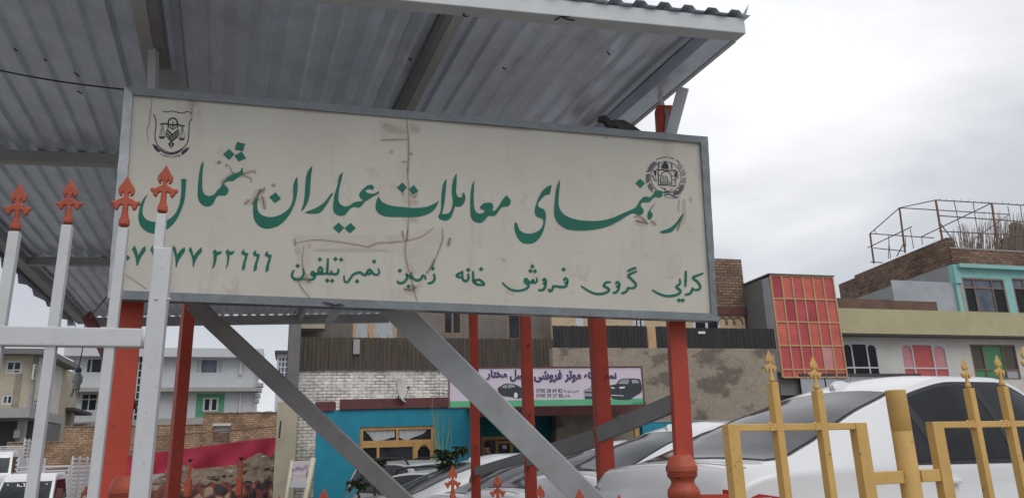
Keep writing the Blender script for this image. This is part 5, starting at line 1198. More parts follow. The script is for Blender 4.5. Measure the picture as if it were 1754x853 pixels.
mb.build('rail_spike', MT['darksteel'], mid)['kind'] = 'stuff'
rr = MBP.rect(605, 582, 616, 607); pbuild('meter_box', 'slab', mid, MBP, (rr[0], rr[1], rr[2], rr[3], 0.07, 0.12))
# satellite dish on the shop roof
ds = thing('satellite_dish', TP.pt(TP.sz(688, 690)[0], zt2 + 0.0, -0.2), 'off white satellite dish standing on the maroon roof trim of the teal shop', 'satellite dish')
c = at(686, 669, 20.3); ax = Vector((0.86, -0.42, 0.30)).normalized(); e1_ = ax.cross(Vector((0, 0, 1))).normalized(); e2_ = e1_.cross(ax)
mb = MB(); rows = []
for k in range(7):
    r_ = 0.05 * k; rows.append([c + (e1_ * math.cos(a * math.pi / 12) * 0.85 + e2_ * math.sin(a * math.pi / 12) * 1.15) * r_ + ax * (r_ * r_ * 0.7) for a in range(25)])
mb.grid(rows); mb.grid([[p - ax * 0.012 for p in r] for r in rows]); mb.build('reflector', MT['dish'], ds, fix=False, smooth=True)
mb = MB(); mb.tube([c - ax * 0.02, c - ax * 0.08 + Vector((0, 0, -0.2)), Vector((c.x - 0.05, c.y, zt2 + 0.02))], 0.02, 8); mb.build('mast', MT['darksteel'], ds)
mb = MB(); f_ = c + ax * 0.28; mb.tube([c - e2_ * 0.3 + ax * 0.06, f_], 0.01, 6); mb.tube([f_, f_ - ax * 0.06], 0.025, 8); mb.build('feed_arm', MT['darksteel'], ds)

# concrete wall with black tin fence, to the right of the banner
CW = Pl(at(950, 660, 22.3), 14)
c0, c1_ = CW.sz(949, 660)[0], CW.sz(1333, 660)[0]; cz0 = CW.sz(1100, 596)[1]; cz1 = CW.sz(1100, 559)[1]
cwt = thing('concrete_wall', CW.pt(2, 0), 'patchy grey brown concrete wall topped with black tin sheets, right of the banner', 'wall')
pbuild('wall', 'patched', cwt, CW, (c0, c1_, -0.1, cz0, -0.35, 0.0))
for a, b in ((947, 1033), (1036, 1110), (1124, 1172), (1176, 1328)):
    tin(cwt, CW, CW.sz(a, 580)[0], CW.sz(b, 580)[0], cz0, cz1 + random.uniform(-0.03, 0.03), 'kfence', 'tin_sheet', 0.11, 0.012, -0.02, 0.01)
rr = CW.rect(1111, 560, 1123, 596); pbuild('plank', 'tanfr', cwt, CW, (rr[0], rr[1], rr[2], rr[3], -0.06, -0.02))
rr = CW.rect(1196, 567.5, 1208, 571.5); pbuild('number_plate', 'pale', cwt, CW, (rr[0], rr[1], rr[2], rr[3], -0.004, 0.003))
# cream tiled house and its brick stack behind the black tin
CB = Pl(at(950, 550, 26.5), 14)
crm = thing('tiled_house', CB.pt(4, 0), 'house with cream tiles and a brown brick stack, seen above the black tin sheets', 'house')
q0, q1 = CB.sz(945, 550)[0], CB.sz(1276, 550)[0]; qz1 = CB.sz(1100, 544)[1]; qz0 = 2.0
holes = [CB.rect(1084, 520, 1104, 575), CB.rect(986, 520, 1000, 575), CB.rect(1186, 520, 1234, 575)]
mb = MB(); wall_holes(mb, CB, q0, q1, qz0, qz1 + 0.6, holes, 0.2); mb.build('wall', MT['cream'], crm, fix=False)
for rc_ in holes: window(crm, CB, rc_, (0.5,), (), 'pvc', ['tint'], 0.12, 0.05)
rr = CB.rect(1219, 444, 1273, 527); pbuild('brick_stack', 'brickr', crm, CB, (rr[0], rr[1], rr[2], rr[3], -1.4, 0.04))
rr2 = CB.rect(1219, 527, 1275, 540); pbuild('maroon_band', 'maroon', crm, CB, (rr2[0] - 0.02, rr2[1] + 0.02, rr2[2], rr2[3] + 0.003, -1.4, 0.08))
mb = MB(); 
for k in range(3):
    q = CB.sz(1238 + 13 * k, 556); mb.tube([CB.pt(q[0] + 0.2 * math.cos(a), q[1] + 0.28 * math.sin(a), 0.03) for a in [x * 0.35 for x in range(10)]], 0.018, 5)
mb.build('wrought_scroll', MT['rust'], crm)

# ================================================================== RED-PANELLED GREENHOUSE BAY
GB = Pl(at(1383, 600, 27.0), 15)
gb = thing('red_glazed_bay', GB.pt(0, 0), 'tall sun room glazed with red plastic panes in a tan wooden grid', 'sun room')
g0, g1, gz0_, gz1_ = GB.rect(1330, 474, 1438, 646)
X = [g0 + (g1 - g0) * k / 6 for k in range(7)]; hz = gz1_ - gz0_
Zr = [gz0_] + [gz1_ - hz * f for f in (0.925, 0.695, 0.463, 0.232)] + [gz1_]
mb = MB(); fw = 0.05
for x in X: mb.pbox(GB, x - fw / 2, x + fw / 2, gz0_, gz1_, -0.05, 0.03)
for z in Zr:
    for i in range(6): mb.pbox(GB, X[i] + fw / 2, X[i + 1] - fw / 2, z - fw / 2, z + fw / 2, -0.045, 0.025)
frm = mb.build('grid_frame', MT['tanfr'], gb)
k = 0
for j in range(5):
    for i in range(6):
        mb = MB(); mb.pbox(GB, X[i] + 0.02, X[i + 1] - 0.02, Zr[j] + 0.02, Zr[j + 1] - 0.02, -0.02, -0.008 + 0.004 * random.random())
        pn = mb.build('pane', MT['pinkpale' if (i, j) in ((4, 1),) else random.choice(['pinkpan', 'pinkpan', 'pane_b', 'pane_c', 'pane_d' if j > 2 else 'pane_b'])], gb)
pbuild('side_wall', 'greyd', gb, GB, (g0 - 0.06, g0 - 0.025, gz0_ + 0.4, gz1_ - 0.03, -3.4, -0.5))
pbuild('corner_sheet', 'greys', gb, GB, (g0 - 0.06, g0 - 0.026, gz0_ + 0.2, gz1_ - 0.05, -0.49, -0.06))
pbuild('roof', 'greyd', gb, GB, (g0 - 0.1, g1 + 0.06, gz1_ + 0.027, gz1_ + 0.07, -3.5, 0.06))
pbuild('back_wall', 'greyd', gb, GB, (g0 - 0.02, g1 - 0.01, gz0_ - 0.6, gz1_ - 0.04, -0.4, -0.2))
mb = MB(); a = CB.pt(q1, 0, -2); b = GB.pt(g0 - 0.1, 0, -0.6)

# ================================================================== RIGHT-HAND BUILDING
RB = Pl(at(1440, 600, 28.5), 16)
rb = thing('storeyed_house', RB.pt(4, 0), 'house with an olive ledge, coloured windows and a turquoise upper front under a brick parapet', 'house')
r0, r1 = RB.sz(1428, 600)[0], RB.sz(1960, 600)[0]
zl0, zl1 = RB.sz(1600, 577)[1], RB.sz(1600, 537)[1]
W1, W2, W3, W4 = RB.rect(1446, 586.5, 1506, 648), RB.rect(1545, 588, 1624, 649), RB.rect(1666, 590, 1744, 650), RB.rect(1790, 592, 1870, 652)
mb = MB(); wall_holes(mb, RB, r0, r1, 1.2, zl0, [W1, W2, W3, W4], 0.25); mb.build('lower_wall', MT['offw'], rb, fix=False)
window(rb, RB, W1, (0.26, 0.70), (0.30,), 'pvc', ['tint'], 0.07, 0.03, 'white framed window with dark panes')
window(rb, RB, W2, (0.26, 0.70), (0.30,), 'pvc', ['pinkpan', 'pinkpan', 'pinkpan', 'pinkpale', 'pinkpan', 'pinkpale'], 0.07, 0.03, 'white framed window with red and pink panes')
window(rb, RB, W3, (0.27, 0.70), (0.28,), 'brownfr', ['greenpan', 'greenpan', 'greys', 'brownpan', 'greenpan', 'brownpan'], 0.06, 0.03, 'brown framed window with green and brown panes')
window(rb, RB, W4, (0.27, 0.70), (0.28,), 'pvc', ['tint'], 0.07, 0.03)
for W in (W1, W2):       # arched heads of the side lights
    mb = MB()
    for a, b in ((W[0] + 0.07, W[0] + (W[1] - W[0]) * 0.26 - 0.03), (W[0] + (W[1] - W[0]) * 0.70 + 0.03, W[1] - 0.07)):
        zt_ = W[3] - 0.07; rr_ = (b - a) / 2; zc_ = zt_ - rr_ * 0.9; m_ = (a + b) / 2
        for sgn in (-1, 1):
            arcp = [RB.pt(m_ + sgn * rr_ * math.cos(t * math.pi / 12), zc_ + rr_ * 0.8 * math.sin(t * math.pi / 12), -0.02) for t in range(7)]
            mb.poly([RB.pt(m_ + sgn * rr_, zt_, -0.02)] + arcp + [RB.pt(m_, zt_, -0.02)])
    mb.build('arch_head', MT['pvc'], rb, fix=False)
pbuild('ledge', 'olive', rb, RB, (r0 - 0.05, r1, zl0, zl1, -0.6, 0.55))
pbuild('ledge_soffit', 'greyd', rb, RB, (r0 - 0.04, r1, zl0 - 0.05, zl0 - 0.003, -0.3, 0.50))
rr = RB.rect(1345, 646, 1548, 700); mb = MB()
for k in range(5):
    a = rr[0] + (rr[1] - rr[0]) * k / 5; mb.pbox(RB, a + 0.03, a + (rr[1] - rr[0]) / 5 - 0.03, rr[2] - 1.5, rr[3] - 0.06, 0.9, 0.93)
mb.build('shutter_sheet', MT['greys'], rb); pbuild('shutter_lintel', 'darksteel', rb, RB, (rr[0], rr[1], rr[3] - 0.055, rr[3] + 0.03, 0.85, 0.98))
# upper storey
UP = Pl(at(1640, 500, 30.0), 16)
t1 = UP.sz(1960, 500)[0]; uzl = zl1 - 0.1; uzt = UP.sz(1700, 456)[1]; uzp = UP.sz(1640, 419)[1]
X1, X2, X3 = UP.rect(1653.5, 477, 1725, 541), UP.rect(1739, 478, 1812, 543), UP.rect(1850, 480, 1920, 545)
mb = MB(); wall_holes(mb, UP, 0, t1, uzl, uzt, [X1, X2, X3], 0.25); mb.build('upper_wall', MT['turq'], rb, fix=False)
for X_ in (X1, X2, X3): window(rb, UP, X_, (0.27, 0.70), (0.10, 0.74), 'brownfr', ['bglass', 'bglass', 'bglass', 'tint', 'bglass', 'tint', 'bglass', 'bglass', 'bglass'], 0.07, 0.04)
pbuild('eaves_board', 'turq', rb, UP, (0.15, t1, uzt - 0.16, uzt - 0.003, 0.003, 0.22))
pbuild('brick_corner', 'turq', rb, UP, (-0.02, 0.28, uzl + 1.35, uzt - 0.02, 0.004, 0.06))
# side wall running back: render below, brick parapet stepping down above
far = at(1437, 484, 38.0); SA = UP.pt(0, 0)
sdir_ = Vector((far.x - SA.x, far.y - SA.y, 0)); sl = sdir_.length; sdir_.normalize()
SW = Pl(SA, math.degrees(math.atan2(sdir_.y, sdir_.x)) + 180)     # runs towards the viewer, normal to the left
if SW.n.x > 0: SW.n = -SW.n
def ssz(u, v): return SW.sz(u, v)
zr_ = ssz(1625, 452)[1]
pbuild('side_wall', 'slab', rb, SW, (-sl, -0.02, uzl, zr_, -0.3, 0.0))
zpt_ = ssz(1612, 411)[1]
pbuild('side_parapet', 'brickr', rb, SW, (-sl * 0.82, -0.02, zr_ + 0.002, zpt_, -0.32, 0.04), (-sl, -sl * 0.82 - 0.002, zr_ + 0.002, zpt_ - 0.12, -0.32, 0.04))
zf_ = UP.sz(1700, 430)[1]
pbuild('front_parapet', 'brickr', rb, UP, (0.0, t1, uzt + 0.002, zf_, -0.32, 0.05)); pbuild('parapet_coping', 'slab', rb, UP, (0.0, t1, zf_ + 0.002, zf_ + 0.05, -0.34, 0.07))
# sheets standing on the terrace
TS = Pl(at(1560, 520, 28.9), 16)
rr = TS.rect(1437, 513, 1606, 542); pbuild('brown_sheet', 'brownm', rb, TS, (rr[0], rr[0] + (rr[1] - rr[0]) * 0.52, zl1 + 0.003, rr[3], -0.04, 0.0), (rr[0] + (rr[1] - rr[0]) * 0.525, rr[1], zl1 + 0.003, rr[3] - 0.03, -0.045, -0.003))
TS2 = Pl(at(1560, 500, 29.5), 16)
rr = TS2.rect(1532, 482, 1637, 542); pbuild('grey_sheet', 'greys', rb, TS2, (rr[0], rr[1], zl1 + 0.003, rr[3], -0.05, 0.0))

# steel cage and dry reeds on the roof
cg = thing('roof_cage', (at(1600, 420, 33).x, at(1600, 420, 33).y, zpt_), 'rusty steel pole framework standing on the roof parapet of the turquoise house', 'framework')
ZC = rgn(1470, 330, 3.708)
def cp(x, y, Y): u, v = ZC((x, y)); return at(u, v, Y)
D = {'a': (75, 260, 36.6), 'b': (262, 97, 34.6), 'c': (492, 48, 31.2), 'd': (848, 68, 31.9), 'e': (1120, 85, 32.5), 'f': (955, 138, 35.2)}
def q_(k): return cp(*D[k])
for k, (x, y) in (('a', (100, 450)), ('b', (298, 382)), ('c', (542, 345)), ('d', (892, 374))):
    mb = MB(); mb.bar(q_(k), cp(x, y, D[k][2]), 0.065, 0.065, (0, 1, 0)); mb.build('pole', MT['rust'], cg)
mb = MB()
for p, q in ((q_('a'), q_('b')), (q_('b'), q_('c')), (q_('c'), q_('d')), (q_('d'), q_('e')), (q_('b'), cp(955, 138, 34.9)), (q_('a'), cp(480, 288, 34)), (cp(100, 352, 36.6), cp(285, 370, 34.9)), (cp(60, 350, 36.7), cp(342, 216, 34)), (cp(402, 280, 33.6), cp(845, 68, 32)),
             (cp(505, 146, 31.25), cp(1120, 190, 32.5)), (cp(515, 245, 31.25), cp(1120, 275, 32.5)), (cp(730, 298, 33), cp(960, 138, 34.9)), (cp(80, 440, 36.6), cp(155, 444, 36)), (cp(245, 405, 35), cp(285, 330, 34.7)), (cp(525, 200, 31.3), cp(615, 320, 31.5))):
    mb.tube([p, q], 0.024, 6)
for x0, y0, x1, y1, Y in ((105, 235, 112, 262, 36.4), (190, 268, 205, 420, 35.6), (195, 300, 192, 420, 35.7), (330, 228, 352, 355, 34.2), (300, 280, 302, 345, 34.5), (402, 282, 408, 332, 33.8), (610, 60, 650, 250, 31.5), (730, 66, 775, 360, 31.7), (950, 88, 1005, 374, 32.1), (1030, 84, 1070, 374, 32.3)):
    mb.tube([cp(x0, y0, Y), cp(x1, y1, Y)], 0.018, 5)
mb.build('thin_rail', MT['thinsteel'], cg)
mb = MB()
for k in range(14):
    x = 520 + k * 44; y = 50 + k * 2.6; mb.tube([cp(x, y, 31.4), cp(x + random.uniform(-8, 8), y - random.uniform(10, 18), 31.4)], 0.009, 4)
mb.build('wire_barb', MT['darksteel'], cg)['kind'] = 'stuff'
mb = MB(); random.seed(21)
for k in range(230):
    x = 610 + 500 * random.random() ** 0.9; h = random.uniform(0.45, 1.0) * (180 if x < 780 else 260)
    x1 = x + random.uniform(-25, 25) - (20 if x < 740 else 0); Y = random.uniform(32.6, 34)
    mb.tube([cp(x, 372, Y), cp((x + x1) / 2 + random.uniform(-6, 6), 372 - h * 0.5, Y), cp(x1, 372 - h, Y)], 0.013, 4, 0.006)
tag(mb.build('dry_reeds', MT['reed'], fix=False), 'dense bundle of dry reeds and sticks standing on the roof inside the steel poles', 'reeds', kind='stuff')
sk = thing('sacking_heap', cp(1000, 376, 33), 'brown sacking draped over a rounded heap at the right edge of the roof', 'heap')
mb = MB()
hl = [(905, 376), (912, 290), (960, 275), (955, 205), (985, 185), (1030, 190), (1060, 225), (1120, 250), (1120, 376)]
mb.hexa([cp(x, y, 32.9) for x, y in hl], [cp(x, y, 33.8) for x, y in hl]); mb.build('cover', MT['sack'], sk, bevel=0.05)
# ================================================================== LEFT SIDE: houses, brick wall, stone wall, cloth
rwall = RB.rect(1300, 640, 1450, 760)
bw_ = thing('yard_wall', RB.pt(rwall[0], 1), 'grey rendered yard wall below the red glazed sun room', 'wall')
pbuild('wall', 'greyd', bw_, RB, (rwall[0] - 1, rwall[1] + 6, 0.3, rwall[3] - 0.35, -0.2, 0.3))

GH = Pl(at(118, 680, 58.0), 17)
o = at(270, 740, 58.0)
gh = thing('grey_house', (o.x, o.y, gz(o.x, o.y)), 'pale grey two storey house with a flat roof slab and a tall curved stair window', 'house')
h0, h1 = 0.0, GH.sz(436, 680)[0]
zr0, zr1 = GH.sz(270, 613)[1], GH.sz(270, 598)[1]; zm0, zm1 = GH.sz(270, 672)[1], GH.sz(270, 665)[1]
Wa, Wb, Wc, Wd = GH.rect(147, 613, 183, 639.5), GH.rect(334, 614, 383, 640), GH.rect(138, 673, 176, 704), GH.rect(335.5, 673.5, 384, 715)
st_ = GH.rect(231, 611, 264, 735)
mb = MB(); wall_holes(mb, GH, h0, h1, 3.0, zr0, [Wa, Wb, Wc, Wd, st_], 0.3); mb.build('wall', MT['greyw'], gh, fix=False)
pbuild('right_wall', 'greyw', gh, GH, (h1 - 0.3, h1 - 0.003, 3.0, zr0, -8, -0.31)); pbuild('left_wall', 'greyw', gh, GH, (0.003, 0.3, 3.0, zr0, -8, -0.31))
pbuild('roof_slab', 'greyw', gh, GH, (h0 - 0.5, h1 + 0.5, zr0 + 0.003, zr1, -9, 0.9))
pbuild('ledge', 'slab', gh, GH, (h0 - 0.5, st_[0] - 0.05, zm0, zm1, -0.1, 0.9), (st_[1] + 0.05, h1 + 0.2, zm0, zm1, -0.1, 0.9))
window(gh, GH, Wa, (0.25, 0.75), (), 'pvc', ['glass'], 0.10, 0.05); window(gh, GH, Wb, (0.2, 0.78), (), 'pvc', ['curtain', 'bglass', 'curtain'], 0.10, 0.05)
window(gh, GH, Wc, (0.36, 0.72), (0.66,), 'pvc', ['glass'], 0.10, 0.05)
gw = window(gh, GH, Wd, (0.28, 0.52, 0.75), (0.26, 0.82), 'greenfr', ['greenfr', 'greenfr', 'greenfr', 'greenfr', 'greenfr', 'tint', 'tint', 'greenfr', 'greenfr', 'greenfr', 'greenfr', 'greenfr'], 0.10, 0.05, 'window with green side panels round two dark panes')
f_ = (Wd[0] + (Wd[1] - Wd[0]) * 0.28, Wd[0] + (Wd[1] - Wd[0]) * 0.75, Wd[2] + (Wd[3] - Wd[2]) * 0.26, Wd[2] + (Wd[3] - Wd[2]) * 0.82)
pbuild('inner_frame', 'pvc', gw, GH, (f_[0] - .08, f_[0] + .06, f_[2], f_[3], -0.05, 0.0), (f_[1] - .06, f_[1] + .08, f_[2], f_[3], -0.05, 0.0), (f_[0] + .06, f_[1] - .06, f_[3] - .1, f_[3], -0.05, 0.0), (f_[0] + .06, f_[1] - .06, f_[2], f_[2] + .1, -0.05, 0.0), ((f_[0] + f_[1]) / 2 - .1, (f_[0] + f_[1]) / 2 + .1, f_[2] + .1, f_[3] - .1, -0.05, 0.0))
# curved stair window: half drum of glass with white bars
sm_, sr = (st_[0] + st_[1]) / 2, (st_[1] - st_[0]) / 2
def drum(t, z, k=1.0): return GH.pt(sm_ - sr * k * math.cos(math.pi * t), z, sr * k * 0.55 * math.sin(math.pi * t) + 0.03)
sx = gh
mb = MB(); mb.grid([[drum(t / 20, z) for t in range(21)] for z in (st_[2], st_[3])]); sw = mb.build('stair_window', MT['glass'], gh, fix=False, smooth=True)
mb = MB()
for t in (0.0, 0.2, 0.4, 0.6, 0.8, 1.0): mb.tube([drum(t, st_[2], 1.01), drum(t, st_[3], 1.01)], 0.05, 5)
nz_ = 10
for k in range(nz_ + 1): mb.tube([drum(t / 10, st_[2] + (st_[3] - st_[2]) * k / nz_, 1.01) for t in range(11)], 0.05, 5)
mb.build('frame', MT['pvc'], sw)
pbuild('stair_back', 'black', gh, GH, (st_[0] - 0.1, st_[1] + 0.1, st_[2], st_[3], -0.6, -0.35)); 
mb = MB(); mb.lathe(GH.pt(sm_, st_[3] + 0.01, 0.03), [(sr + 0.05, 0), (sr + 0.05, 0.25)], 20); mb.build('stair_cap', MT['greyd'], gh)
a = GH.sz(413, 620); b_ = GH.sz(412, 642); mb = MB(); mb.tube([GH.pt(a[0], a[1], 0.12), GH.pt(a[0], b_[1], 0.12)], 0.12, 8)
a = GH.sz(413, 668); mb.tube([GH.pt(a[0], a[1], 0.12), GH.pt(a[0], 3.5, 0.12)], 0.1, 8); mb.build('drain_pipe', MT['pvc'], gh)
mb = MB()
for k in range(4):
    zz = GH.sz(430, 690 - 9 * k)[1]; mb.pbox(GH, h1 + 0.01, h1 + 0.35 + 0.09 * k, zz, zz + 0.3, -0.6, 0.4)
zz = GH.sz(430, 650)[1]
for k in range(5): mb.tube([GH.pt(h1 + 0.1 + 0.16 * k, zz, 0.3), GH.pt(h1 + 0.1 + 0.16 * k, zz + 0.8, 0.3)], 0.04, 5)
mb.tube([GH.pt(h1, zz + 0.8, 0.3), GH.pt(h1 + 0.8, zz + 0.8, 0.3)], 0.05, 5)
mb.build('balcony', MT['slab'], gh)

# beige house on the far left
BH = Pl(at(56, 680, 44.0), 18)
o = at(30, 780, 44.0)
bh = thing('beige_house', (o.x, o.y, gz(o.x, o.y)), 'beige house with a dark overhanging roof and an open ground floor, at the far left', 'house')
SB = Pl(BH.pt(0, 0), 108)                                        # its right flank, receding
SB.n = Vector((math.cos(R(18)), math.sin(R(18)), 0))
hz1 = BH.sz(40, 609)[1]; hz0 = BH.sz(40, 700)[1]
wA, wB = BH.rect(10, 618, 37, 640), BH.rect(3, 676, 22, 692.5)
mb = MB(); wall_holes(mb, BH, -6.5, 0.0, hz0, hz1, [wA, wB], 0.25); mb.build('front_wall', MT['beige'], bh, fix=False)
window(bh, BH, wA, (0.5,), (0.3,), 'pvc', ['curtain', 'bglass', 'glass', 'glass'], 0.09, 0.05); window(bh, BH, wB, (0.5,), (), 'pvc', ['bglass', 'glass'], 0.09, 0.05)
sA, sB_, sC = SB.rect(58.5, 624, 66, 651), SB.rect(57, 683, 63.5, 712), SB.rect(65, 692, 72.5, 717)
mb = MB(); wall_holes(mb, SB, 0.0, 6.0, hz0, hz1, [sA, sB_, sC], 0.25); mb.build('flank_wall', MT['offw'], bh, fix=False)
for X_ in (sA, sB_, sC): window(bh, SB, X_, (0.5,), (0.75,), 'pvc', ['glass'], 0.09, 0.05)
pbuild('roof', 'greyd', bh, BH, (-7.0, 0.7, hz1 + 0.003, hz1 + 0.32, -7.0, 0.8))
rr = BH.rect(24, 640, 35, 694); pbuild('stained_strip', 'concrete', bh, BH, (rr[0], rr[1], hz0 + 0.02, rr[3], 0.003, 0.05))
pbuild('lower_wing', 'beige', bh, SB, (6.01, 11.0, hz0 - 2, hz0 + 3.1, -4, -0.05)); 
pbuild('floor_slab', 'slab', bh, BH, (-7.0, 0.25, hz0 - 0.55, hz0 - 0.003, -6.5, 1.2))
pbuild('pillar', 'slab', bh, BH, (-0.55, -0.15, 1.0, hz0 - 0.553, -0.3, 0.1)); pbuild('pillar', 'slab', bh, BH, (-3.6, -3.2, 1.0, hz0 - 0.553, 0.4, 0.8))
pbuild('ground_floor', 'greyd', bh, BH, (-7.0, 0.2, 0.8, hz0 - 0.56, -6.4, -3.0))
pbuild('base_wall', 'brick', bh, BH, (-7.0, -1.2, 0.8, hz0 - 2.0, 0.6, 1.0))
rr = BH.rect(27, 736, 37, 750); pbuild('meter_box', 'slab', bh, BH, (rr[0], rr[1], rr[2], rr[3], 0.15, 0.4))
DK = Pl(at(100, 730, 52.0), 18)
dk = thing('dark_house', DK.pt(0, 2), 'small dark grey house seen between the beige house and the pale grey house', 'house')
rr = DK.rect(70, 704, 117, 790); mb = MB(); wdk = DK.rect(104, 718, 112, 735); wall_holes(mb, DK, rr[0], rr[1], rr[2], rr[3], [wdk], 0.3); mb.build('wall', MT['greyd'], dk, fix=False)
window(dk, DK, wdk, (0.5,), (), 'greyd', ['tint'], 0.08, 0.05); pbuild('roof', 'darksteel', dk, DK, (rr[0] - .3, rr[1] + .3, rr[3] + .003, rr[3] + .2, -5, .5))
rr = DK.rect(60, 752, 118, 764); pbuild('lower_wall', 'brick', dk, DK, (rr[0], rr[1], 1.0, rr[2], 0.4, 0.9))
# slim tower with a gridded window
TW = Pl(at(482, 660, 47.0), 16)
tw = thing('stair_tower', TW.pt(0, 3), 'slim grey stair tower with a white gridded window, beside the tin balcony house', 'tower')
rr = TW.rect(470, 606, 500, 800); rw2 = TW.rect(475, 610, 494, 656)
mb = MB(); wall_holes(mb, TW, rr[0], rr[1], rr[2], rr[3], [rw2], 0.3); mb.build('wall', MT['greyw'], tw, fix=False)
window(tw, TW, rw2, (0.33, 0.66), (0.2, 0.4, 0.6, 0.8), 'pvc', ['bglass'], 0.08, 0.05); pbuild('roof', 'darksteel', tw, TW, (rr[0] - .15, rr[1] + .15, rr[3] + .003, rr[3] + .18, -3, .3))

# brick garden wall
BW = Pl(at(100, 770, 43.0), 16)
bwl = thing('brick_wall', BW.pt(4, 1.2), 'long buff brick garden wall stepping up to the right in front of the pale grey house', 'wall')
sA0, sA1, sA2, sA3 = BW.sz(12, 760)[0], BW.sz(107, 760)[0], BW.sz(346, 740)[0], BW.sz(474, 720)[0]
zA_, zB_, zC_ = BW.sz(60, 758)[1], BW.sz(230, 729)[1], BW.sz(410, 707)[1]
niche = BW.rect(365, 726, 393, 758)
pbuild('low_section', 'brick', bwl, BW, (sA0, sA1, 0.6, zA_, -0.4, 0.0)); pbuild('middle_section', 'brick', bwl, BW, (sA1 + .003, sA2, 0.6, zB_, -0.4, 0.02))
mb = MB(); wall_holes(mb, BW, sA2 + .003, sA3, 0.6, zC_, [niche], 0.35); mb.build('high_section', MT['brick'], bwl, fix=False)
pbuild('niche_infill', 'brickr', bwl, BW, (niche[0], niche[1], niche[2], niche[2] + (niche[3] - niche[2]) * 0.55, -0.3, -0.12)); pbuild('niche_board', 'slab', bwl, BW, (niche[0], niche[1], niche[2] + (niche[3] - niche[2]) * 0.553, niche[3] - 0.08, -0.3, -0.16)); pbuild('lintel', 'offw', bwl, BW, (niche[0] - .05, niche[1] + .05, niche[3] - .1, niche[3] + .05, -0.1, 0.05))
for s0_, s1_, z_ in ((sA0, sA1, zA_), (sA1, sA2, zB_), (sA2, sA3, zC_)):
    mb = MB(); n = 40; rows = [[], [], [], []]
    for k in range(n + 1):
        s_ = s0_ + (s1_ - s0_) * k / n; h = random.uniform(0.02, 0.09)
        rows[0].append(BW.pt(s_, z_ + 0.003, 0.06)); rows[1].append(BW.pt(s_, z_ + h, 0.02)); rows[2].append(BW.pt(s_, z_ + h, -0.35)); rows[3].append(BW.pt(s_, z_ + 0.003, -0.45))
    mb.grid(rows); mb.build('mud_capping', MT['dirt'], bwl, fix=False)

# beige end wall next to the teal shop
EW = Pl(at(474, 760, 22.6), 14)
ew = thing('beige_end_wall', EW.pt(0.4, 0), 'narrow beige rendered wall at the left end of the tin balcony house', 'wall')
rr = EW.rect(474, 640, 509, 800)
pbuild('wall', 'beige', ew, EW, (rr[0], rr[1], 0.2, EW.sz(490, 688)[1], -0.6, 0.0)); pbuild('upper_pier', 'greyd', ew, EW, (rr[1] - 0.35, rr[1] - 0.02, EW.sz(490, 688)[1] + .003, EW.sz(500, 560)[1], -0.5, -0.05))
mb = MB(); mb.tube([at(481, 721, 22.3), at(478, 750, 22.3)], 0.03, 6); tag(mb.build('dark_peg', MT['darksteel']), 'short dark metal peg at the right end of the rope over the crimson tarpaulin', 'peg')

# crimson tarpaulin strung along the rubble
tp_top = [(205, 782), (250, 777), (300, 770), (350, 764), (400, 757), (440, 752), (472, 749)]
tp_bot = [(205, 816), (250, 813), (300, 808), (350, 801), (400, 796), (440, 792), (470, 780)]
tn = len(tp_top); rows = [[] for _ in range(9)]
for k in range((tn - 1) * 6 + 1):
    i, f = min(k // 6, tn - 2), (k % 6) / 6 if k < (tn - 1) * 6 else 1.0
    Y = 31 - 3.0 * k / ((tn - 1) * 6)
    a = at(*[tp_top[i][c] + (tp_top[i + 1][c] - tp_top[i][c]) * f for c in (0, 1)], Y); b = at(*[tp_bot[i][c] + (tp_bot[i + 1][c] - tp_bot[i][c]) * f for c in (0, 1)], Y)
    for j in range(9):
        p = a.lerp(b, j / 8); p.y += 0.07 * math.sin(k * 0.55 + j * 0.45) * (0.3 + j / 8) + 0.03 * math.sin(k * 0.9 - j * 0.3); rows[j].append(p)
mb = MB(); mb.grid(rows); mb.grid([[p + Vector((0, 0.012, 0)) for p in r] for r in rows])
tag(mb.build('tarpaulin', MT['redcloth'], fix=False, smooth=True), 'crimson tarpaulin strung as a screen above the rubble in front of the brick wall', 'tarpaulin')
mb = MB(); pts = [at(240 + 240 * k / 12, 748 - 19 * k / 12 + 1.5 * math.sin(k / 12 * math.pi), 30.5 - 3 * k / 12) for k in range(13)]
mb.tube(pts, 0.022, 5); tag(mb.build('rope', MT['rust']), 'brown rope stretched across the brick wall above the crimson tarpaulin', 'rope')

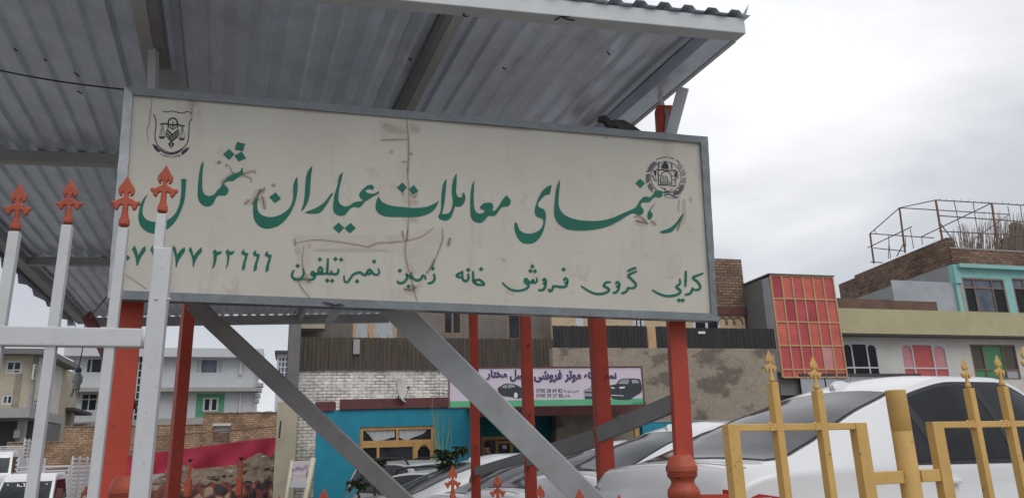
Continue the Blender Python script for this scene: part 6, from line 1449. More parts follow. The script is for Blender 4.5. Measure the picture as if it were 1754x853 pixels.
# rubble, dirt bank and the painted stone retaining wall
mb = MB(); rows = []
for j in range(16):
    r_ = []
    for i in range(46):
        x = -14.5 + 7.2 * i / 45; y = 25.2 + 8.0 * j / 15
        ridge = math.exp(-((y - 28.6) / 1.8) ** 2)
        h = gz(x, y) - 0.25 + ridge * (1.55 + 0.14 * (x + 11) + 0.22 * math.sin(x * 1.9) + 0.12 * math.sin(x * 4.7 + y)) + random.uniform(-0.05, 0.07)
        r_.append((x, y, h if 0 < i < 45 and 0 < j < 15 else gz(x, y) - 0.4))
    rows.append(r_)
mb.grid(rows); tag(mb.build('dirt_bank', MT['dirt'], fix=False), kind='structure')
def bank(x, y): return gz(x, y) - 0.25 + math.exp(-((y - 28.6) / 1.8) ** 2) * (1.55 + 0.14 * (x + 11) + 0.22 * math.sin(x * 1.9) + 0.12 * math.sin(x * 4.7 + y))
def rock(mb, c, r):
    bm = bmesh.new(); bmesh.ops.create_icosphere(bm, subdivisions=1, radius=1)
    m = {}; s_ = Vector((random.uniform(0.7, 1.3), random.uniform(0.7, 1.2), random.uniform(0.5, 0.9))) * r
    i0 = len(mb.v); bm.verts.ensure_lookup_table()
    for v in bm.verts:
        q = v.co * random.uniform(0.75, 1.15); mb.v.append(Vector(c) + Vector((q.x * s_.x, q.y * s_.y, q.z * s_.z)))
    for f in bm.faces: mb.f.append(tuple(i0 + v.index for v in f.verts))
    bm.free()
for mt, n, lab in (('dirt', 190, 'earth clods and broken stones lying along the dirt bank behind the painted stone wall'), ('slab', 90, 'grey rubble of broken concrete heaped behind the painted stone wall')):
    mb = MB()
    for k in range(n):
        x = random.uniform(-13.5, -7.0) if mt == 'dirt' else random.choice([random.uniform(-9.4, -7.3), random.uniform(-13, -8)]); y = random.uniform(24.6, 28.2)
        rock(mb, (x, y, max(gz(x, y), bank(x, y)) + 0.02), random.choice([random.uniform(0.05, 0.14), random.uniform(0.10, 0.30)]))
    tag(mb.build('rubble', MT[mt], fix=False), lab, 'rubble', kind='stuff')
SWL = Pl(at(280, 840, 24.2), 10)
sw_ = thing('stone_wall', SWL.pt(2, 0), 'low rubble stone retaining wall with dark painted stones and red pointing', 'wall')
z_ = SWL.sz(380, 829)[1]; q0, q1 = SWL.sz(140, 840)[0], SWL.sz(545, 840)[0]
n = 60; rows = [[] for _ in range(6)]; mb = MB()
for k in range(n + 1):
    s_ = q0 + (q1 - q0) * k / n; dz = random.uniform(-0.06, 0.10)
    rows[0].append(SWL.pt(s_, -0.1, 0.02))
    for j in range(1, 4): rows[j].append(SWL.pt(s_, -0.1 + (z_ + 0.1) * j / 4, 0.02 + random.uniform(-0.03, 0.05)))
    rows[4].append(SWL.pt(s_, z_ + dz, 0.0)); rows[5].append(SWL.pt(s_, z_ + dz - 0.02, -0.5))
mb.grid(rows); mb.build('face', MT['stone'], sw_, fix=False)
FL = [('left of the left red column', 163, 792, 842), ('behind the gate post', 240, 790, 845), ('second from right', 410, 783, 834), ('beside the dark red post', 322, 786, 836), ('nearest the leaning placard', 494.5, 778, 824)]
pole0 = None
for lab, u, v0, v1 in FL:
    a, b = at(u, v0, 23.9), at(u, v1, 23.9)
    t = thing('short_pole', (b.x, b.y, b.z), 'short orange pole with black cap, ' + lab, 'pole', 'short orange poles along the stone wall'); H_ = a.z - b.z
    mb = MB(); mb.lathe((b.x, b.y, b.z), [(0.05, -0.3), (0.05, H_ - 0.1)], 10); mb.build('shaft', MT['orange'], t, smooth=False, auto=40)
    mb = MB(); mb.box((b.x, b.y, b.z + 0.02), 0.17, 0.17, 0.5); mb.build('base_block', MT['orange'], t, bevel=0.01)
    mb = MB(); mb.lathe((b.x, b.y, b.z), [(0.045, H_ - 0.10), (0.04, H_ - 0.04), (0.085, H_ - 0.01), (0.085, H_)], 10); mb.build('cap', MT['black'], t)

# leaning placard by the teal shop
pl0 = at(522, 853, 19.0)
pk = thing('placard', (pl0.x, pl0.y, gz(pl0.x, pl0.y)), 'pale pink placard between two cream posts leaning against the left end of the teal shop', 'placard')
ZP = rgn(460, 770, 10.275)
def pp(x, y, Y): return at(*ZP((x, y)), Y)
mb = MB(); mb.tube([pp(790, 150, 19.3), pp(640, 900, 18.9), pp(560, 1300, 18.7)], 0.065, 10); mb.build('post', MT['creamp'], pk, smooth=True)
mb = MB(); mb.tube([pp(415, 195, 19.3), pp(320, 800, 18.9), pp(255, 1220, 18.7)], 0.042, 10); mb.build('post', MT['creamp'], pk, smooth=True)
mb = MB(); mb.hexa([pp(418, 205, 19.28), pp(752, 178, 19.28), pp(655, 670, 18.98), pp(352, 660, 18.98)], [pp(418, 205, 19.31), pp(752, 178, 19.31), pp(655, 670, 19.01), pp(352, 660, 19.01)]); bd = mb.build('board', MT['placard'], pk)
mb = MB(); mb.hexa([pp(378, 565, 19.0), pp(680, 575, 19.0), pp(660, 665, 18.95), pp(356, 660, 18.95)], [pp(378, 565, 19.03), pp(680, 575, 19.03), pp(660, 665, 18.98), pp(356, 660, 18.98)]); mb.build('lower_panel', MT['greys'], pk)
mb = MB()
def pm(p, o): return pp(p[0], p[1], 19.26 - (p[1] - 190) / 480 * 0.3 - o)
for pts, w in (([(470, 365), (490, 300), (505, 350)], 9), ([(505, 350), (525, 290), (540, 345)], 7), ([(550, 370), (560, 310), (585, 340), (590, 380)], 7), ([(585, 330), (640, 320), (680, 305), (655, 250)], 9), ([(620, 310), (640, 270)], 6), ([(690, 350), (668, 460), (690, 470), (705, 400)], 11), ([(720, 260), (728, 300)], 14), ([(430, 330), (436, 375)], 18), ([(422, 430), (428, 450)], 14), ([(410, 500), (418, 520)], 14), ([(395, 550), (400, 570)], 14), ([(450, 460), (560, 462), (650, 450)], 3)):
    brush(mb, None, pts, w, off=0.012, map3=pm)
mb.build('scrawl', MT['purple'], pk, fix=False)
mb = MB(); mb.hexa([at(606, 834, 12.4), at(614, 838, 12.3), at(590, 872, 12.3), at(578, 868, 12.4)], [at(606, 834, 12.44), at(614, 838, 12.34), at(590, 872, 12.34), at(578, 868, 12.44)])
tag(mb.build('cyan_board', MT['cyan']), 'small bright cyan board tilted beside the silver estate car', 'board')

# ================================================================== PLANTS
def leaf(mb, base, d, L, w):
    d = d.normalized(); x = d.cross(Vector((0, 0, 1)))
    if x.length < 1e-3: x = Vector((1, 0, 0))
    x.normalize(); dr = Vector((0, 0, -1))
    m1 = base + d * L * 0.35 + dr * L * 0.04; m2 = base + d * L * 0.72 + dr * L * 0.16; tip = base + d * L * 0.95 + dr * L * 0.36
    up = Vector((0, 0, 0.12 * w))
    mb.quad(base, m1 + x * w / 2 + up, m2 + x * w * 0.42 + up, tip); mb.quad(base, tip, m2 - x * w * 0.42 + up, m1 - x * w / 2 + up)
def bush(u, v, Y, r, n, lab, seed):
    random.seed(seed); c = at(u, v, Y); g = gz(c.x, c.y)
    t = thing('broadleaf_shrub', (c.x, c.y, g), lab, 'shrub', 'broad leaved shrubs by the parked cars')
    mb = MB(); mb.tube([(c.x, c.y, g), (c.x + 0.03, c.y, c.z - r * 0.9), (c.x, c.y, c.z - r * 0.3)], 0.03, 7, 0.015); tips = []
    for k in range(9):
        a = random.uniform(0, 2 * math.pi); rr = r * random.uniform(0.3, 0.8)
        p = Vector((c.x + rr * math.cos(a), c.y + rr * math.sin(a) * 0.8, c.z + random.uniform(-0.35, 0.75) * r)); tips.append(p)
        mb.tube([(c.x, c.y, c.z - r * 0.7), p], 0.012, 5, 0.006)
    mb.build('stem', MT['bark'], t)
    mb = MB()
    for p in tips:
        for k in range(n):
            a = random.uniform(0, 2 * math.pi); el = random.uniform(-0.5, 0.7)
            leaf(mb, p + Vector((random.uniform(-1, 1), random.uniform(-1, 1), random.uniform(-1, 1))) * r * 0.12, Vector((math.cos(a), math.sin(a), el)), r * random.uniform(0.42, 0.75), r * random.uniform(0.13, 0.22))
    mb.build('foliage', MT['leaf'], t, fix=False)
bush(774, 789, 13.5, 0.27, 20, 'leafy green shrub in front of the teal wall, behind the tallest bottom spearhead', 5)
bush(640, 803, 12.8, 0.24, 17, 'dark leafy shrub half hidden by the grey diagonal brace', 9)
bush(612, 832, 12.6, 0.17, 14, 'small dark shrub beside the cyan board', 12)
random.seed(31)
c = at(757, 800, 19.4); tg = thing('bare_creeper', (c.x, c.y, gz(c.x, c.y)), 'thin yellow green twigs climbing the teal wall to the roof trim', 'creeper')
mb = MB()
for k in range(13):
    x0 = 752 + random.uniform(-6, 12); x1 = 756 + random.uniform(-18, 18); top = random.uniform(672, 725)
    mb.tube([at(x0, 853, 19.5), at((x0 + x1) / 2 + random.uniform(-4, 4), 780, 19.5), at(x1, top + 25, 19.5), at(x1 + random.uniform(-6, 6), top, 19.5)], 0.011, 4, 0.005)
mb.build('twig', MT['stem'], tg)['kind'] = 'stuff'
mb = MB()
for k in range(26):
    p = at(756 + random.uniform(-16, 18), random.uniform(668, 700), 19.5); leaf(mb, p, Vector((random.uniform(-1, 1), -0.4, random.uniform(-0.3, 0.6))), 0.10, 0.03)
mb.build('foliage', MT['leaf'], tg, fix=False)

# ================================================================== PERSON stooping in the porch
def skin_body(name, joints, edges, radii, mat, parent, sub=2):
    me = bpy.data.meshes.new(name); me.from_pydata([tuple(j) for j in joints], edges, []); me.update()
    o = bpy.data.objects.new(name, me); col.objects.link(o)
    md = o.modifiers.new('skin', 'SKIN'); md.use_smooth_shade = True
    sv = me.skin_vertices[0].data
    for i, r in enumerate(radii): sv[i].radius = r if isinstance(r, tuple) else (r, r)
    sv[0].use_root = True
    ss = o.modifiers.new('sub', 'SUBSURF'); ss.levels = sub; ss.render_levels = sub
    m2 = bpy.data.meshes.new_from_object(o.evaluated_get(bpy.context.evaluated_depsgraph_get()))
    bpy.data.objects.remove(o); bpy.data.meshes.remove(me)
    for p in m2.polygons: p.use_smooth = True
    m2.materials.append(mat); q = bpy.data.objects.new(name, m2); col.objects.link(q)
    if parent: q.parent = parent; ORG[q.name] = ORG[parent.name]
    return q
hd = at(830, 772, 20.9); px_, py_ = hd.x + 0.22, hd.y; gp = hd.z - 1.52
pr = thing('person', (px_, py_, gp), 'person in a dark jacket stooping in the porch by the ochre door', 'person', rz=R(42))
def L_(x, y, z): return Vector((x, y, z))
J = [L_(0.06, 0, 0.93), L_(0.0, 0, 1.15), L_(-0.07, 0, 1.32), L_(-0.15, 0, 1.44), L_(-0.19, 0, 1.50), L_(-0.22, 0, 1.58), L_(-0.21, 0, 1.66),
     L_(-0.07, -0.2, 1.36), L_(-0.10, -0.27, 1.10), L_(-0.26, -0.22, 0.92), L_(-0.33, -0.19, 0.86), L_(-0.07, 0.2, 1.36), L_(-0.12, 0.27, 1.10), L_(-0.28, 0.2, 0.94), L_(-0.35, 0.17, 0.88),
     L_(0.05, -0.1, 0.86), L_(0.0, -0.12, 0.48), L_(0.04, -0.12, 0.09), L_(-0.12, -0.13, 0.04), L_(0.05, 0.1, 0.86), L_(0.02, 0.12, 0.48), L_(0.07, 0.12, 0.09), L_(-0.09, 0.13, 0.04)]
Ed = [(0, 1), (1, 2), (2, 3), (3, 4), (4, 5), (5, 6), (2, 7), (7, 8), (8, 9), (9, 10), (2, 11), (11, 12), (12, 13), (13, 14), (0, 15), (15, 16), (16, 17), (17, 18), (0, 19), (19, 20), (20, 21), (21, 22)]
Rd = [(0.13, 0.16), (0.13, 0.165), (0.13, 0.17), 0.065, 0.06, 0.092, 0.075, 0.075, 0.058, 0.044, 0.035, 0.075, 0.058, 0.044, 0.035, 0.095, 0.068, 0.048, 0.04, 0.095, 0.068, 0.048, 0.04]
body = skin_body('body', J, Ed, Rd, MT['jacket'], pr)
body.data.materials.append(MT['trousers']); body.data.materials.append(MT['skin'])
for p in body.data.polygons:
    z = p.center.z
    if z < 0.88 and not (p.center.x < -0.15 and z > 0.5): p.material_index = 1
    if z > 1.455 and p.center.x < -0.1: p.material_index = 2
    if p.center.x < -0.29 and z < 1.0 and z > 0.6: p.material_index = 2
mb = MB(); rows = []
for j in range(8):
    th = math.pi * 0.56 * j / 7; rows.append([(-0.205 + 0.107 * math.sin(th) * math.cos(a * math.pi / 10) + 0.022, 0.096 * math.sin(th) * math.sin(a * math.pi / 10), 1.625 + 0.115 * math.cos(th) - (0.03 if math.cos(a * math.pi / 10) > 0 else 0) * math.sin(th)) for a in range(21)])
mb.grid(rows); mb.build('hair', MT['hair'], pr, smooth=True, local=True)
mb = MB(); mb.tube([(-0.305, 0, 1.60), (-0.335, 0, 1.575)], 0.016, 7, 0.02); mb.build('nose', MT['skin'], pr, smooth=True, local=True)
for sgn in (-1, 1):
    mb = MB(); mb.lathe((-0.20, sgn * 0.094, 1.585), [(0.004, -0.03), (0.018, -0.015), (0.02, 0.015), (0.006, 0.032)], 8); mb.build('ear', MT['skin'], pr, smooth=True, local=True)
    for k in range(4):
        bx, by, bz = (-0.33, -0.19, 0.86) if sgn < 0 else (-0.35, 0.17, 0.88)
        mb = MB(); yy = by + (k - 1.5) * 0.019
        mb.tube([(bx, yy, bz), (bx - 0.05, yy, bz - 0.035 + (0.004 * k)), (bx - 0.072 - 0.004 * (k % 2), yy, bz - 0.075)], 0.009, 6, 0.007); mb.build('finger', MT['skin'], pr, smooth=True, local=True)
    mb = MB(); mb.tube([(bx + 0.01, by - sgn * 0.03, bz), (bx - 0.035, by - sgn * 0.055, bz - 0.02), (bx - 0.06, by - sgn * 0.05, bz - 0.05)], 0.010, 6, 0.008); mb.build('thumb', MT['skin'], pr, smooth=True, local=True)
# ================================================================== CARS
def curve(pts):
    """monotone cubic through (x, y) points"""
    xs_ = [p[0] for p in pts]; ys_ = [p[1] for p in pts]; n = len(pts)
    d = [(ys_[i + 1] - ys_[i]) / (xs_[i + 1] - xs_[i]) for i in range(n - 1)]
    m = [d[0]] + [0 if d[i - 1] * d[i] <= 0 else 2 * d[i - 1] * d[i] / (d[i - 1] + d[i]) for i in range(1, n - 1)] + [d[-1]]
    def f(x):
        x = min(max(x, xs_[0]), xs_[-1]); i = 0
        while i < n - 2 and x > xs_[i + 1]: i += 1
        h = xs_[i + 1] - xs_[i]; t = (x - xs_[i]) / h
        return (2 * t ** 3 - 3 * t * t + 1) * ys_[i] + (t ** 3 - 2 * t * t + t) * h * m[i] + (-2 * t ** 3 + 3 * t * t) * ys_[i + 1] + (t ** 3 - t * t) * h * m[i + 1]
    return f
SEDAN = dict(L=5.0, top=curve([(0, .52), (.03, .80), (.09, .95), (.17, 1.0), (.44, 1.03), (.75, 1.135), (1.0, 1.235), (1.3, 1.345), (1.6, 1.435), (1.9, 1.53), (2.3, 1.60), (2.8, 1.605), (3.05, 1.55), (3.4, 1.29), (3.75, 1.10), (3.98, .99), (4.45, .91), (4.78, .80), (4.95, .66), (5.0, .50)]),
             wb=curve([(0, .66), (.08, .77), (.35, .845), (1, .88), (2, .885), (3.4, .88), (4.2, .86), (4.6, .80), (4.88, .66), (5.0, .5)]),
             zb=curve([(0, .50), (.08, .84), (.3, .93), (.6, .945), (1, .95), (2, .935), (3.4, .905), (4.0, .88), (4.6, .78), (4.88, .64), (5.0, .46)]),
             wr=curve([(0, .60), (.15, .70), (.45, .76), (.7, .735), (1.0, .70), (1.4, .645), (2, .60), (3.0, .61), (3.4, .67), (3.8, .75), (4.2, .77), (4.7, .68), (5.0, .42)]),
             dlo=(1.46, 3.62), rg=(.44, 1.70), ws=(3.02, 3.86), wheels=(.95, 3.95), pillars=(1.70, 2.50))
WAGON = dict(L=4.7, top=curve([(0, .52), (.04, .95), (.10, 1.12), (.25, 1.45), (.40, 1.64), (.7, 1.72), (1.4, 1.755), (2.2, 1.75), (2.75, 1.70), (3.05, 1.60), (3.6, 1.22), (3.8, 1.10), (4.3, 1.02), (4.55, .86), (4.7, .55)]),
             wb=curve([(0, .74), (.08, .82), (.35, .87), (1, .885), (3, .885), (3.9, .86), (4.4, .76), (4.7, .6)]),
             zb=curve([(0, .50), (.06, .95), (.3, 1.06), (1, 1.07), (3, 1.03), (3.7, 1.0), (4.3, .92), (4.7, .5)]),
             wr=curve([(0, .70), (.2, .74), (.5, .71), (1.0, .69), (2.6, .68), (3.1, .71), (3.6, .77), (3.9, .79), (4.4, .68), (4.7, .5)]),
             dlo=(.42, 3.45), rg=(.13, .42), ws=(2.95, 3.68), wheels=(.85, 3.75), pillars=(1.25, 2.2))
class Car:
    def __init__(s, spec):
        s.S = spec
    def zt(s, x): return s.S['top'](x)
    def zbl(s, x): return min(s.S['zb'](x), s.zt(x) - 0.035)
    def wbl(s, x): return s.S['wb'](x)
    def wrf(s, x): return min(s.S['wr'](x), s.wbl(x) * 0.965)
    def zed(s, x): return s.zt(x) - 0.055 * min(1.0, (s.zt(x) - s.zbl(x)) / 0.3 + 0.3)
    def side(s, x, t, off=0.0):
        """t 0..1 belt to roof edge"""
        y = s.wbl(x) + (s.wrf(x) - s.wbl(x)) * t + 0.035 * math.sin(math.pi * t) * min(1, (s.zed(x) - s.zbl(x)) / 0.4)
        z = s.zbl(x) + (s.zed(x) - s.zbl(x)) * t
        return Vector((x, -(y + off), z))
    def topp(s, x, y, off=0.0):
        w = s.wrf(x); q = min(1, abs(y) / w)
        z = s.zt(x) - (s.zt(x) - s.zed(x)) * (q ** 2.4)
        h = 0.02; sl = (s.zt(min(x + h, s.S['L'])) - s.zt(max(x - h, 0))) / (2 * h)
        nrm = Vector((-sl, 0, 1)).normalized()
        return Vector((x, y, z)) + nrm * off
    def section(s, x):
        wb, zb = s.wbl(x), s.zbl(x); L = []
        z0 = 0.24 if 0.3 < x < s.S['L'] - 0.3 else 0.30
        low = [(0.0, z0 - 0.02), (0.6, z0 - 0.02), (0.90, z0), (0.965, z0 + 0.05), (0.985, z0 + 0.13)]
        for f, z in low: L.append((wb * f, min(z, zb - 0.1)))
        zz = min(z0 + 0.13, zb - 0.1)
        for k in range(1, 7):
            t = k / 7; L.append((wb * (0.985 + 0.035 * math.sin(math.pi * (0.15 + 0.85 * t))), zz + (zb - 0.035 - zz) * t))
        L += [(wb * 1.004, zb - 0.03), (wb, zb)]
        for k in range(1, 9):
            p = s.side(x, k / 8); L.append((-p.y, p.z))
        for q in (0.97, 0.9, 0.75, 0.5, 0.25, 0.0):
            p = s.topp(x, q * s.wrf(x)); L.append((p.y, p.z))
        return L
def build_car(name, label, spec, paint, loc, rz, group=None, emblem=False, rails=False):
    c = Car(spec); L = spec['L']
    t = thing(name, loc, label, 'car', group, rz)
    n = 110; xs_ = [L * (0.5 - 0.5 * math.cos(math.pi * k / n)) * 0.35 + L * k / n * 0.65 for k in range(n + 1)]
    mb = MB(); rows = []
    for x in xs_:
        h = c.section(x); rows.append([(x, -y, z) for y, z in h] + [(x, y, z) for y, z in reversed(h[:-1])])
    mb.grid(rows)
    for r in (rows[0], rows[-1]):
        m = len(r); mid_ = [Vector(p) for p in r]; cc = sum(mid_, Vector()) / m
        i = len(mb.v); mb.v += mid_ + [cc]
        for k in range(m - 1): mb.f.append((i + k, i + k + 1, i + m))
    body = mb.build('body', MT[paint], t, local=True, smooth=True)
    def patch(nm, f, nu, nv, mat, par=t, both=True):
        mb = MB()
        for sy in ((1, -1) if both else (1,)):
            g = []
            for i in range(nu + 1):
                r = []
                for j in range(nv + 1):
                    p = f(i / nu, j / nv); r.append(Vector((p.x, p.y * sy, p.z)))
                g.append(r)
            mb.grid(g)
        o = mb.build(nm, MT[mat], par, local=True, fix=False, smooth=True)
        return o
    d0, d1 = spec['dlo']
    def dlo(pad, off, lo, hi):
        def f(u, v):
            x = d0 - pad + (d1 - d0 + 2 * pad) * u
            e0 = min(1, (x - d0 + pad) / 0.24); e1 = min(1, (d1 + pad - x) / 0.75)
            top = hi * (1 - (1 - e0) ** 2.6) ** 0.6 if e0 < 1 else hi
            ttop = max(lo + 0.02, min(top, hi) * (1 if e1 >= 1 else 1 - (1 - e1) ** 2.0 * 0.95))
            return c.side(x, lo + (ttop - lo) * v, off)
        return f
    for sy, nm in ((1, 'side_windows'),):
        patch('window_trim', dlo(0.035, 0.004, 0.015, 0.945), 60, 8, 'black')
        patch('side_window', dlo(0.0, 0.008, 0.07, 0.90), 60, 8, 'tint')
    mb = MB()
    for x in spec['pillars']:
        for sy in (1, -1):
            g = [[(lambda p: Vector((p.x, p.y * sy, p.z)))(c.side(x + dx, 0.05 + 0.86 * k / 8, 0.0105)) for k in range(9)] for dx in (-0.04, 0.04)]; mb = MB(); mb.grid(g); mb.build('door_pillar', MT['black'], t, local=True, fix=False)
    g0_, g1_ = spec['rg']
    def rear(pad, off, inset):
        def f(u, v):
            x = g0_ - pad + (g1_ - g0_ + 2 * pad) * u
            w = c.wrf(x) - inset; w *= 1 - 0.10 * max(0, 1 - u * 9) ** 2
            return c.topp(x, -w + 2 * w * v, off)
        return f
    patch('rear_trim', rear(0.02, 0.003, 0.045), 24, 16, 'black', both=False); patch('rear_window', rear(0.0, 0.006, 0.07), 24, 16, 'carglass', both=False)
    w0, w1 = spec['ws']
    def wsf(pad, off, inset):
        def f(u, v):
            x = w0 - pad + (w1 - w0 + 2 * pad) * u; w = c.wrf(x) - inset
            return c.topp(x, -w + 2 * w * v, off)
        return f
    patch('windscreen_trim', wsf(0.02, 0.003, 0.05), 20, 16, 'black', both=False); patch('windscreen', wsf(0.0, 0.006, 0.075), 20, 16, 'carglass', both=False)
    def low(x, z, off):
        zb = c.zbl(x); wb = c.wbl(x); k = max(0, min(1, (z - 0.37) / max(0.05, zb - 0.40)))
        return Vector((x, -(wb * (0.985 + 0.035 * math.sin(math.pi * (0.15 + 0.85 * k))) + off), z))
    for sy in (1, -1):
        mb = MB(); g = []
        for i in range(9):
            x = 0.03 + 0.34 * i / 8; g.append([(lambda p: Vector((p.x, p.y * sy, p.z)))(low(x, 0.66 + 0.20 * j / 4 * (1 - 0.5 * i / 8) + 0.04 * i / 8, 0.006)) for j in range(5)])
        mb.grid(g); lamp_ = mb.build('tail_light', MT['lamp_red'], t, local=True, fix=False, smooth=True)
        mb = MB(); g = [[(lambda p: Vector((p.x, p.y * sy, p.z)))(low(0.06 + 0.2 * i / 4, 0.74 + 0.035 * j, 0.010)) for j in range(3)] for i in range(5)]; mb.grid(g); mb.build('clear_lens', MT['chrome'], lamp_, local=True, fix=False)
        for hx in (1.72, 2.62) if spec is SEDAN else (1.3, 2.3):
            p = low(hx, c.zbl(hx) - 0.10, 0.02)
            mb = MB(); mb.box((p.x, p.y * sy, p.z), 0.21, 0.035, 0.034); mb.build('door_handle', MT[paint], t, local=True, bevel=0.012)
        mb = MB()
        for x in (spec['pillars'][-1], 1.30 if spec is SEDAN else 1.2, 3.12):
            g = [[(lambda p: Vector((p.x, p.y * sy, p.z)))(low(x + dx - (0.10 if x < 1.5 else 0) * (1 - k / 8), 0.40 + (c.zbl(x) - 0.43) * k / 8, 0.0025)) for k in range(9)] for dx in (-0.004, 0.004)]; mb.grid(g)
        mb.build('door_seam', MT['black'], t, local=True, fix=False)
        p = c.side(spec['ws'][1] - 0.28, 0.12, 0.10); mb = MB(); mb.box((p.x, p.y * sy, p.z), 0.10, 0.20, 0.13); mb.build('mirror', MT[paint], t, local=True, bevel=0.03)
        for wx in spec['wheels']:
            mb = MB(); i0 = 0; prof_ = [(0.17, 0.10), (0.27, 0.105), (0.305, 0.09), (0.318, 0.05), (0.318, -0.05), (0.305, -0.09), (0.20, -0.1)]
            for r, y in prof_:
                for k in range(28): mb.v.append(Vector((wx + r * math.cos(k * math.pi / 14), sy * (-0.80 - y + 0.0), 0.318 + r * math.sin(k * math.pi / 14))))
            for a in range(len(prof_) - 1):
                for k in range(28): mb.f.append((a * 28 + k, a * 28 + (k + 1) % 28, (a + 1) * 28 + (k + 1) % 28, (a + 1) * 28 + k))
            wh = mb.build('wheel', MT['tyre'], t, local=True, smooth=True)
            mb = MB(); mb.tube([(wx, sy * -0.82, 0.318), (wx, sy * -0.895, 0.318)], 0.20, 24)
            mb.build('rim', MT['greys'], wh, local=True, auto=30)
    if spec is SEDAN:
        mb = MB(); p = c.topp(1.82, 0, 0); fin = [(0, -.005), (.20, -.005), (.17, .035), (.12, .055), (.05, .06), (.0, .03)]
        a = [(p.x + q - 0.02, -0.035 if z < 0 else -0.018, p.z + z + 0.015 * (q / .2)) for q, z in fin]; b = [(x, -y, z) for x, y, z in a]; mb.hexa(a, b); mb.build('aerial_fin', MT[paint], t, local=True, bevel=0.008)
        mb = MB(); g = [[c.topp(0.20 + 0.01 * k, y * 0.08) + Vector((0, 0, 0.002)) for y in range(-9, 10)] for k in range(2)]; mb.grid(g); mb.build('boot_seam', MT['black'], t, local=True, fix=False)
    if emblem:
        mb = MB(); q = [low(0.55 + 0.055 * math.cos(k * math.pi / 12), 0.80 + 0.085 * math.sin(k * math.pi / 12), 0.012) for k in range(25)]; mb.tube(q, 0.009, 6); mb.build('chrome_ring', MT['chrome'], t, local=True)
    if rails:
        for sy in (1, -1):
            mb = MB(); pts = [(0.55, 0.0), (0.68, 0.075), (1.0, 0.09), (1.8, 0.09), (2.45, 0.085), (2.62, 0.07), (2.75, 0.0)]
            mb.tube([Vector((x, sy * -(c.wrf(x) - 0.06), c.zed(x) + 0.02 + dz)) for x, dz in pts], 0.022, 8); mb.build('roof_rail', MT['black'], t, local=True, smooth=True)
    return t
def place(name, label, spec, paint, anchor, px, Y, heading, **kw):
    """put the car so that its local point lies where the ray of a pixel meets depth Y; heading from +Y towards +X, degrees"""
    p = at(px[0], px[1], Y); h = R(heading); f = Vector((math.sin(h), math.cos(h), 0)); l = Vector((-f.y, f.x, 0))
    base = p - f * anchor[0] - l * anchor[1] - Vector((0, 0, anchor[2]))
    return build_car(name, label, spec, paint, base, math.atan2(f.y, f.x), **kw)
cs = Car(SEDAN); AN = (0.52, -cs.wrf(0.52) + 0.07, cs.zed(0.52) + 0.01)
GR = 'white saloons parked side by side behind the fence'
place('saloon_car', 'white saloon nearest the ochre fence, its dark side windows behind the yellow bars', SEDAN, 'car', AN, (1338, 783), 4.75, 64, group=GR)
place('saloon_car', 'white saloon directly behind the red post with the turned pillar', SEDAN, 'car', AN, (1061, 806), 9.0, 62, group=GR, emblem=True)
place('saloon_car', 'white saloon between the two middle red posts, half covered by the wide silver brace', SEDAN, 'car', AN, (925, 836), 9.8, 62, group=GR)
place('saloon_car', 'white saloon below the stooping person, crossed by the thin grey rail', SEDAN, 'car', AN, (826, 846), 10.8, 62, group=GR)
place('saloon_car', 'white saloon farthest left in the row, just right of the silver estate car', SEDAN, 'car', AN, (696, 850), 11.6, 64, group=GR)
cw_ = Car(WAGON)
place('estate_car', 'silver estate car with black roof rails standing against the teal shop', WAGON, 'silver', (3.0, -cw_.wrf(3.0), cw_.zed(3.0)), (704, 803), 16.2, 143, rails=True)
place('estate_car', 'white estate car showing only its railed roof, in front of the silver one', WAGON, 'car', (3.0, -cw_.wrf(3.0), cw_.zed(3.0)), (800, 822), 13.4, 140, rails=True)

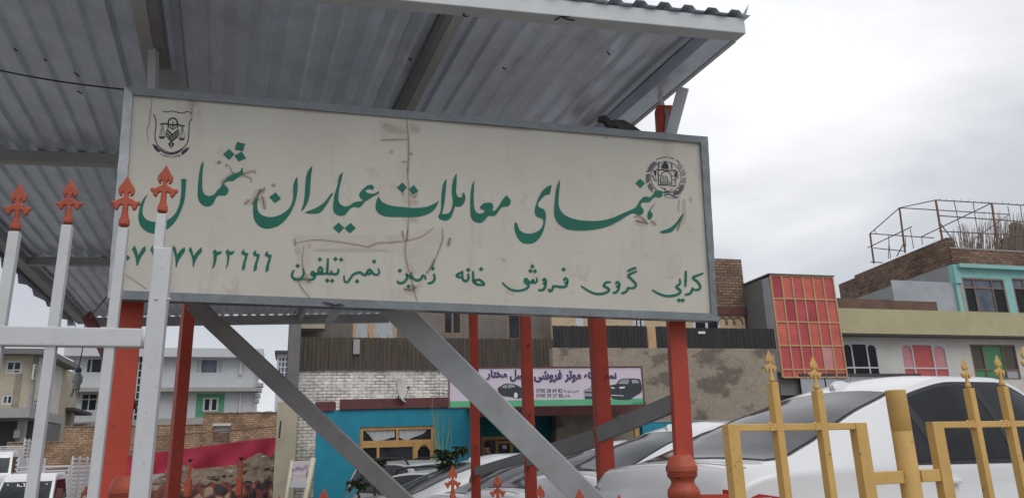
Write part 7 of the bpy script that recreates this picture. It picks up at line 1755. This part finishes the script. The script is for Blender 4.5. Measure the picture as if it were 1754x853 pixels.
# ================================================================== LIGHT TRUCKS on the left
def build_truck(label, loc, rz, script=True, tint='car'):
    t = thing('light_truck', loc, label, 'truck', 'white light trucks with slatted beds', rz)
    # local: x forward (nose at x = 0, bed behind at -x), y to the driver's left
    prof_ = [(0.02, 0.32), (0.06, 0.72), (0.0, 0.98), (-0.42, 1.66), (-0.62, 1.80), (-1.45, 1.82), (-1.55, 1.70), (-1.58, 0.95), (-1.58, 0.40)]
    wd = [0.76, 0.80, 0.80, 0.69, 0.66, 0.66, 0.69, 0.80, 0.80]
    mb = MB(); mb.hexa([(x, -w, z) for (x, z), w in zip(prof_, wd)], [(x, w, z) for (x, z), w in zip(prof_, wd)])
    mb.build('cab', MT[tint], t, local=True, bevel=0.045)
    def P(x0, z0, x1, z1, u, v, w0, w1, off):
        x = x0 + (x1 - x0) * v; z = z0 + (z1 - z0) * v; w = w0 + (w1 - w0) * v
        n = Vector((z1 - z0, 0, -(x1 - x0))).normalized()
        return Vector((x, -w + 2 * w * u, z)) + n * off
    ws = lambda u, v, o=0.008: P(-0.04, 1.04, -0.36, 1.565, u, v, 0.69, 0.63, o)
    mb = MB(); pts = smooth_outline([(0.0, 0.02), (1, 0.02), (1.0, 0.94), (0.94, 1), (0.06, 1), (0.0, 0.94)], 3); mb.poly([ws(a, b) for a, b in pts]); w_ = mb.build('windscreen', MT['carglass'], t, local=True, fix=False)
    mb = MB()
    if script:
        f = lambda p, o: ws(1 - p[0], p[1], 0.012)
        for pts, w in (([(0.24, 0.70), (0.30, 0.72), (0.34, 0.78), (0.36, 0.72)], 0.02), ([(0.36, 0.72), (0.44, 0.74), (0.50, 0.74), (0.55, 0.76)], 0.025), ([(0.42, 0.82), (0.47, 0.83)], 0.02), ([(0.55, 0.76), (0.57, 0.90), (0.60, 0.94)], 0.025), ([(0.57, 0.76), (0.64, 0.75), (0.67, 0.84)], 0.025), ([(0.69, 0.76), (0.70, 0.90)], 0.025), ([(0.26, 0.68), (0.44, 0.68)], 0.015)):
            brush(mb, None, pts, w * 0.9, map3=f)
        for x, y in ((0.10, 0.84), (0.47, 0.92), (0.90, 0.86)): mb.poly([ws(1 - x + 0.02 * math.cos(k), y + 0.03 * math.sin(k), 0.012) for k in [j * 0.785 for j in range(8)]])
        mb.build('windscreen_script', MT['pale'], w_, local=True, fix=False)
    for sy in (1, -1):
        q = [(-0.50, 1.06), (-0.18, 1.06), (-0.52, 1.60), (-1.40, 1.62), (-1.42, 1.06)]
        def sd(x, z): return Vector((x, sy * ((0.80 + (0.66 - 0.80) * (z - 0.98) / 0.82) + 0.008), z))
        mb = MB(); mb.poly([sd(x, z) for x, z in q[1:]]); mb.build('side_window', MT['tint'], t, local=True, fix=False)
        mb = MB(); mb.box((-0.12, sy * 0.93, 1.22), 0.06, 0.16, 0.26); mb.bar((-0.2, sy * 0.78, 1.12), (-0.12, sy * 0.9, 1.16), 0.02, 0.02); mb.build('mirror', MT['maroon'], t, local=True, bevel=0.01)
        mb = MB(); mb.tube([(0.045, sy * 0.58, 0.80), (0.075, sy * 0.58, 0.80)], 0.10, 16); mb.build('headlight', MT['pale'], t, local=True)
    mb = MB(); mb.box((0.05, 0, 0.79), 0.04, 0.72, 0.13); mb.build('grille', MT['black'], t, local=True, bevel=0.008)
    mb = MB(); mb.box((0.06, 0, 0.45), 0.14, 1.56, 0.22); mb.build('bumper', MT['black'], t, local=True, bevel=0.03)
    mb = MB(); mb.box((-2.95, 0, 0.72), 2.7, 1.56, 0.10); mb.build('bed', MT['greys'], t, local=True, bevel=0.01)
    for sy in (1, -1):
        mb = MB()
        for k in range(11):
            z = 0.86 + 0.135 * k; mb.bar((-1.66, sy * 0.80, z), (-4.25, sy * 0.80, z), 0.035, 0.062)
        for x in (-1.7, -2.5, -3.4, -4.2): mb.bar((x, sy * 0.76, 0.72), (x, sy * 0.76, 2.30), 0.04, 0.05, (0, 1, 0))
        mb.build('slatted_side', MT['pvc'], t, local=True)
    for x in (-1.66, -4.26):
        mb = MB()
        for k in range(4 if x > -2 else 9): mb.bar((x, -0.76, 2.0 - 0.135 * k), (x, 0.76, 2.0 - 0.135 * k), 0.03, 0.04)
        mb.bar((x, 0, 0.77), (x, 0, 2.0), 0.03, 0.045, (0, 1, 0)); mb.build('cross_slats', MT['pvc'], t, local=True)
    for x in (-0.75, -3.6):
        for sy in (1, -1):
            mb = MB(); mb.tube([(x, sy * 0.58, 0.3), (x, sy * 0.77, 0.3)], 0.30, 24); wh = mb.build('wheel', MT['tyre'], t, local=True, auto=40)
            mb = MB(); mb.tube([(x, sy * 0.76, 0.3), (x, sy * 0.785, 0.3)], 0.17, 18); mb.build('rim', MT['greys'], wh, local=True)
    return t
def place_truck(label, px, Y, heading, anchor, script=True):
    p = at(px[0], px[1], Y); h = R(heading); f = Vector((math.sin(h), math.cos(h), 0)); l = Vector((-f.y, f.x, 0))
    return build_truck(label, p - f * anchor[0] - l * anchor[1] - Vector((0, 0, anchor[2])), math.atan2(f.y, f.x), script)
place_truck('white light truck with white script on its windscreen and a slatted bed behind', (94, 815), 23.5, 165, (-0.45, 0.66, 1.70))
place_truck('white light truck cut off by the left edge of the photo, its headlight showing', (21, 777), 28.0, 158, (-0.45, 0.66, 1.70), False)
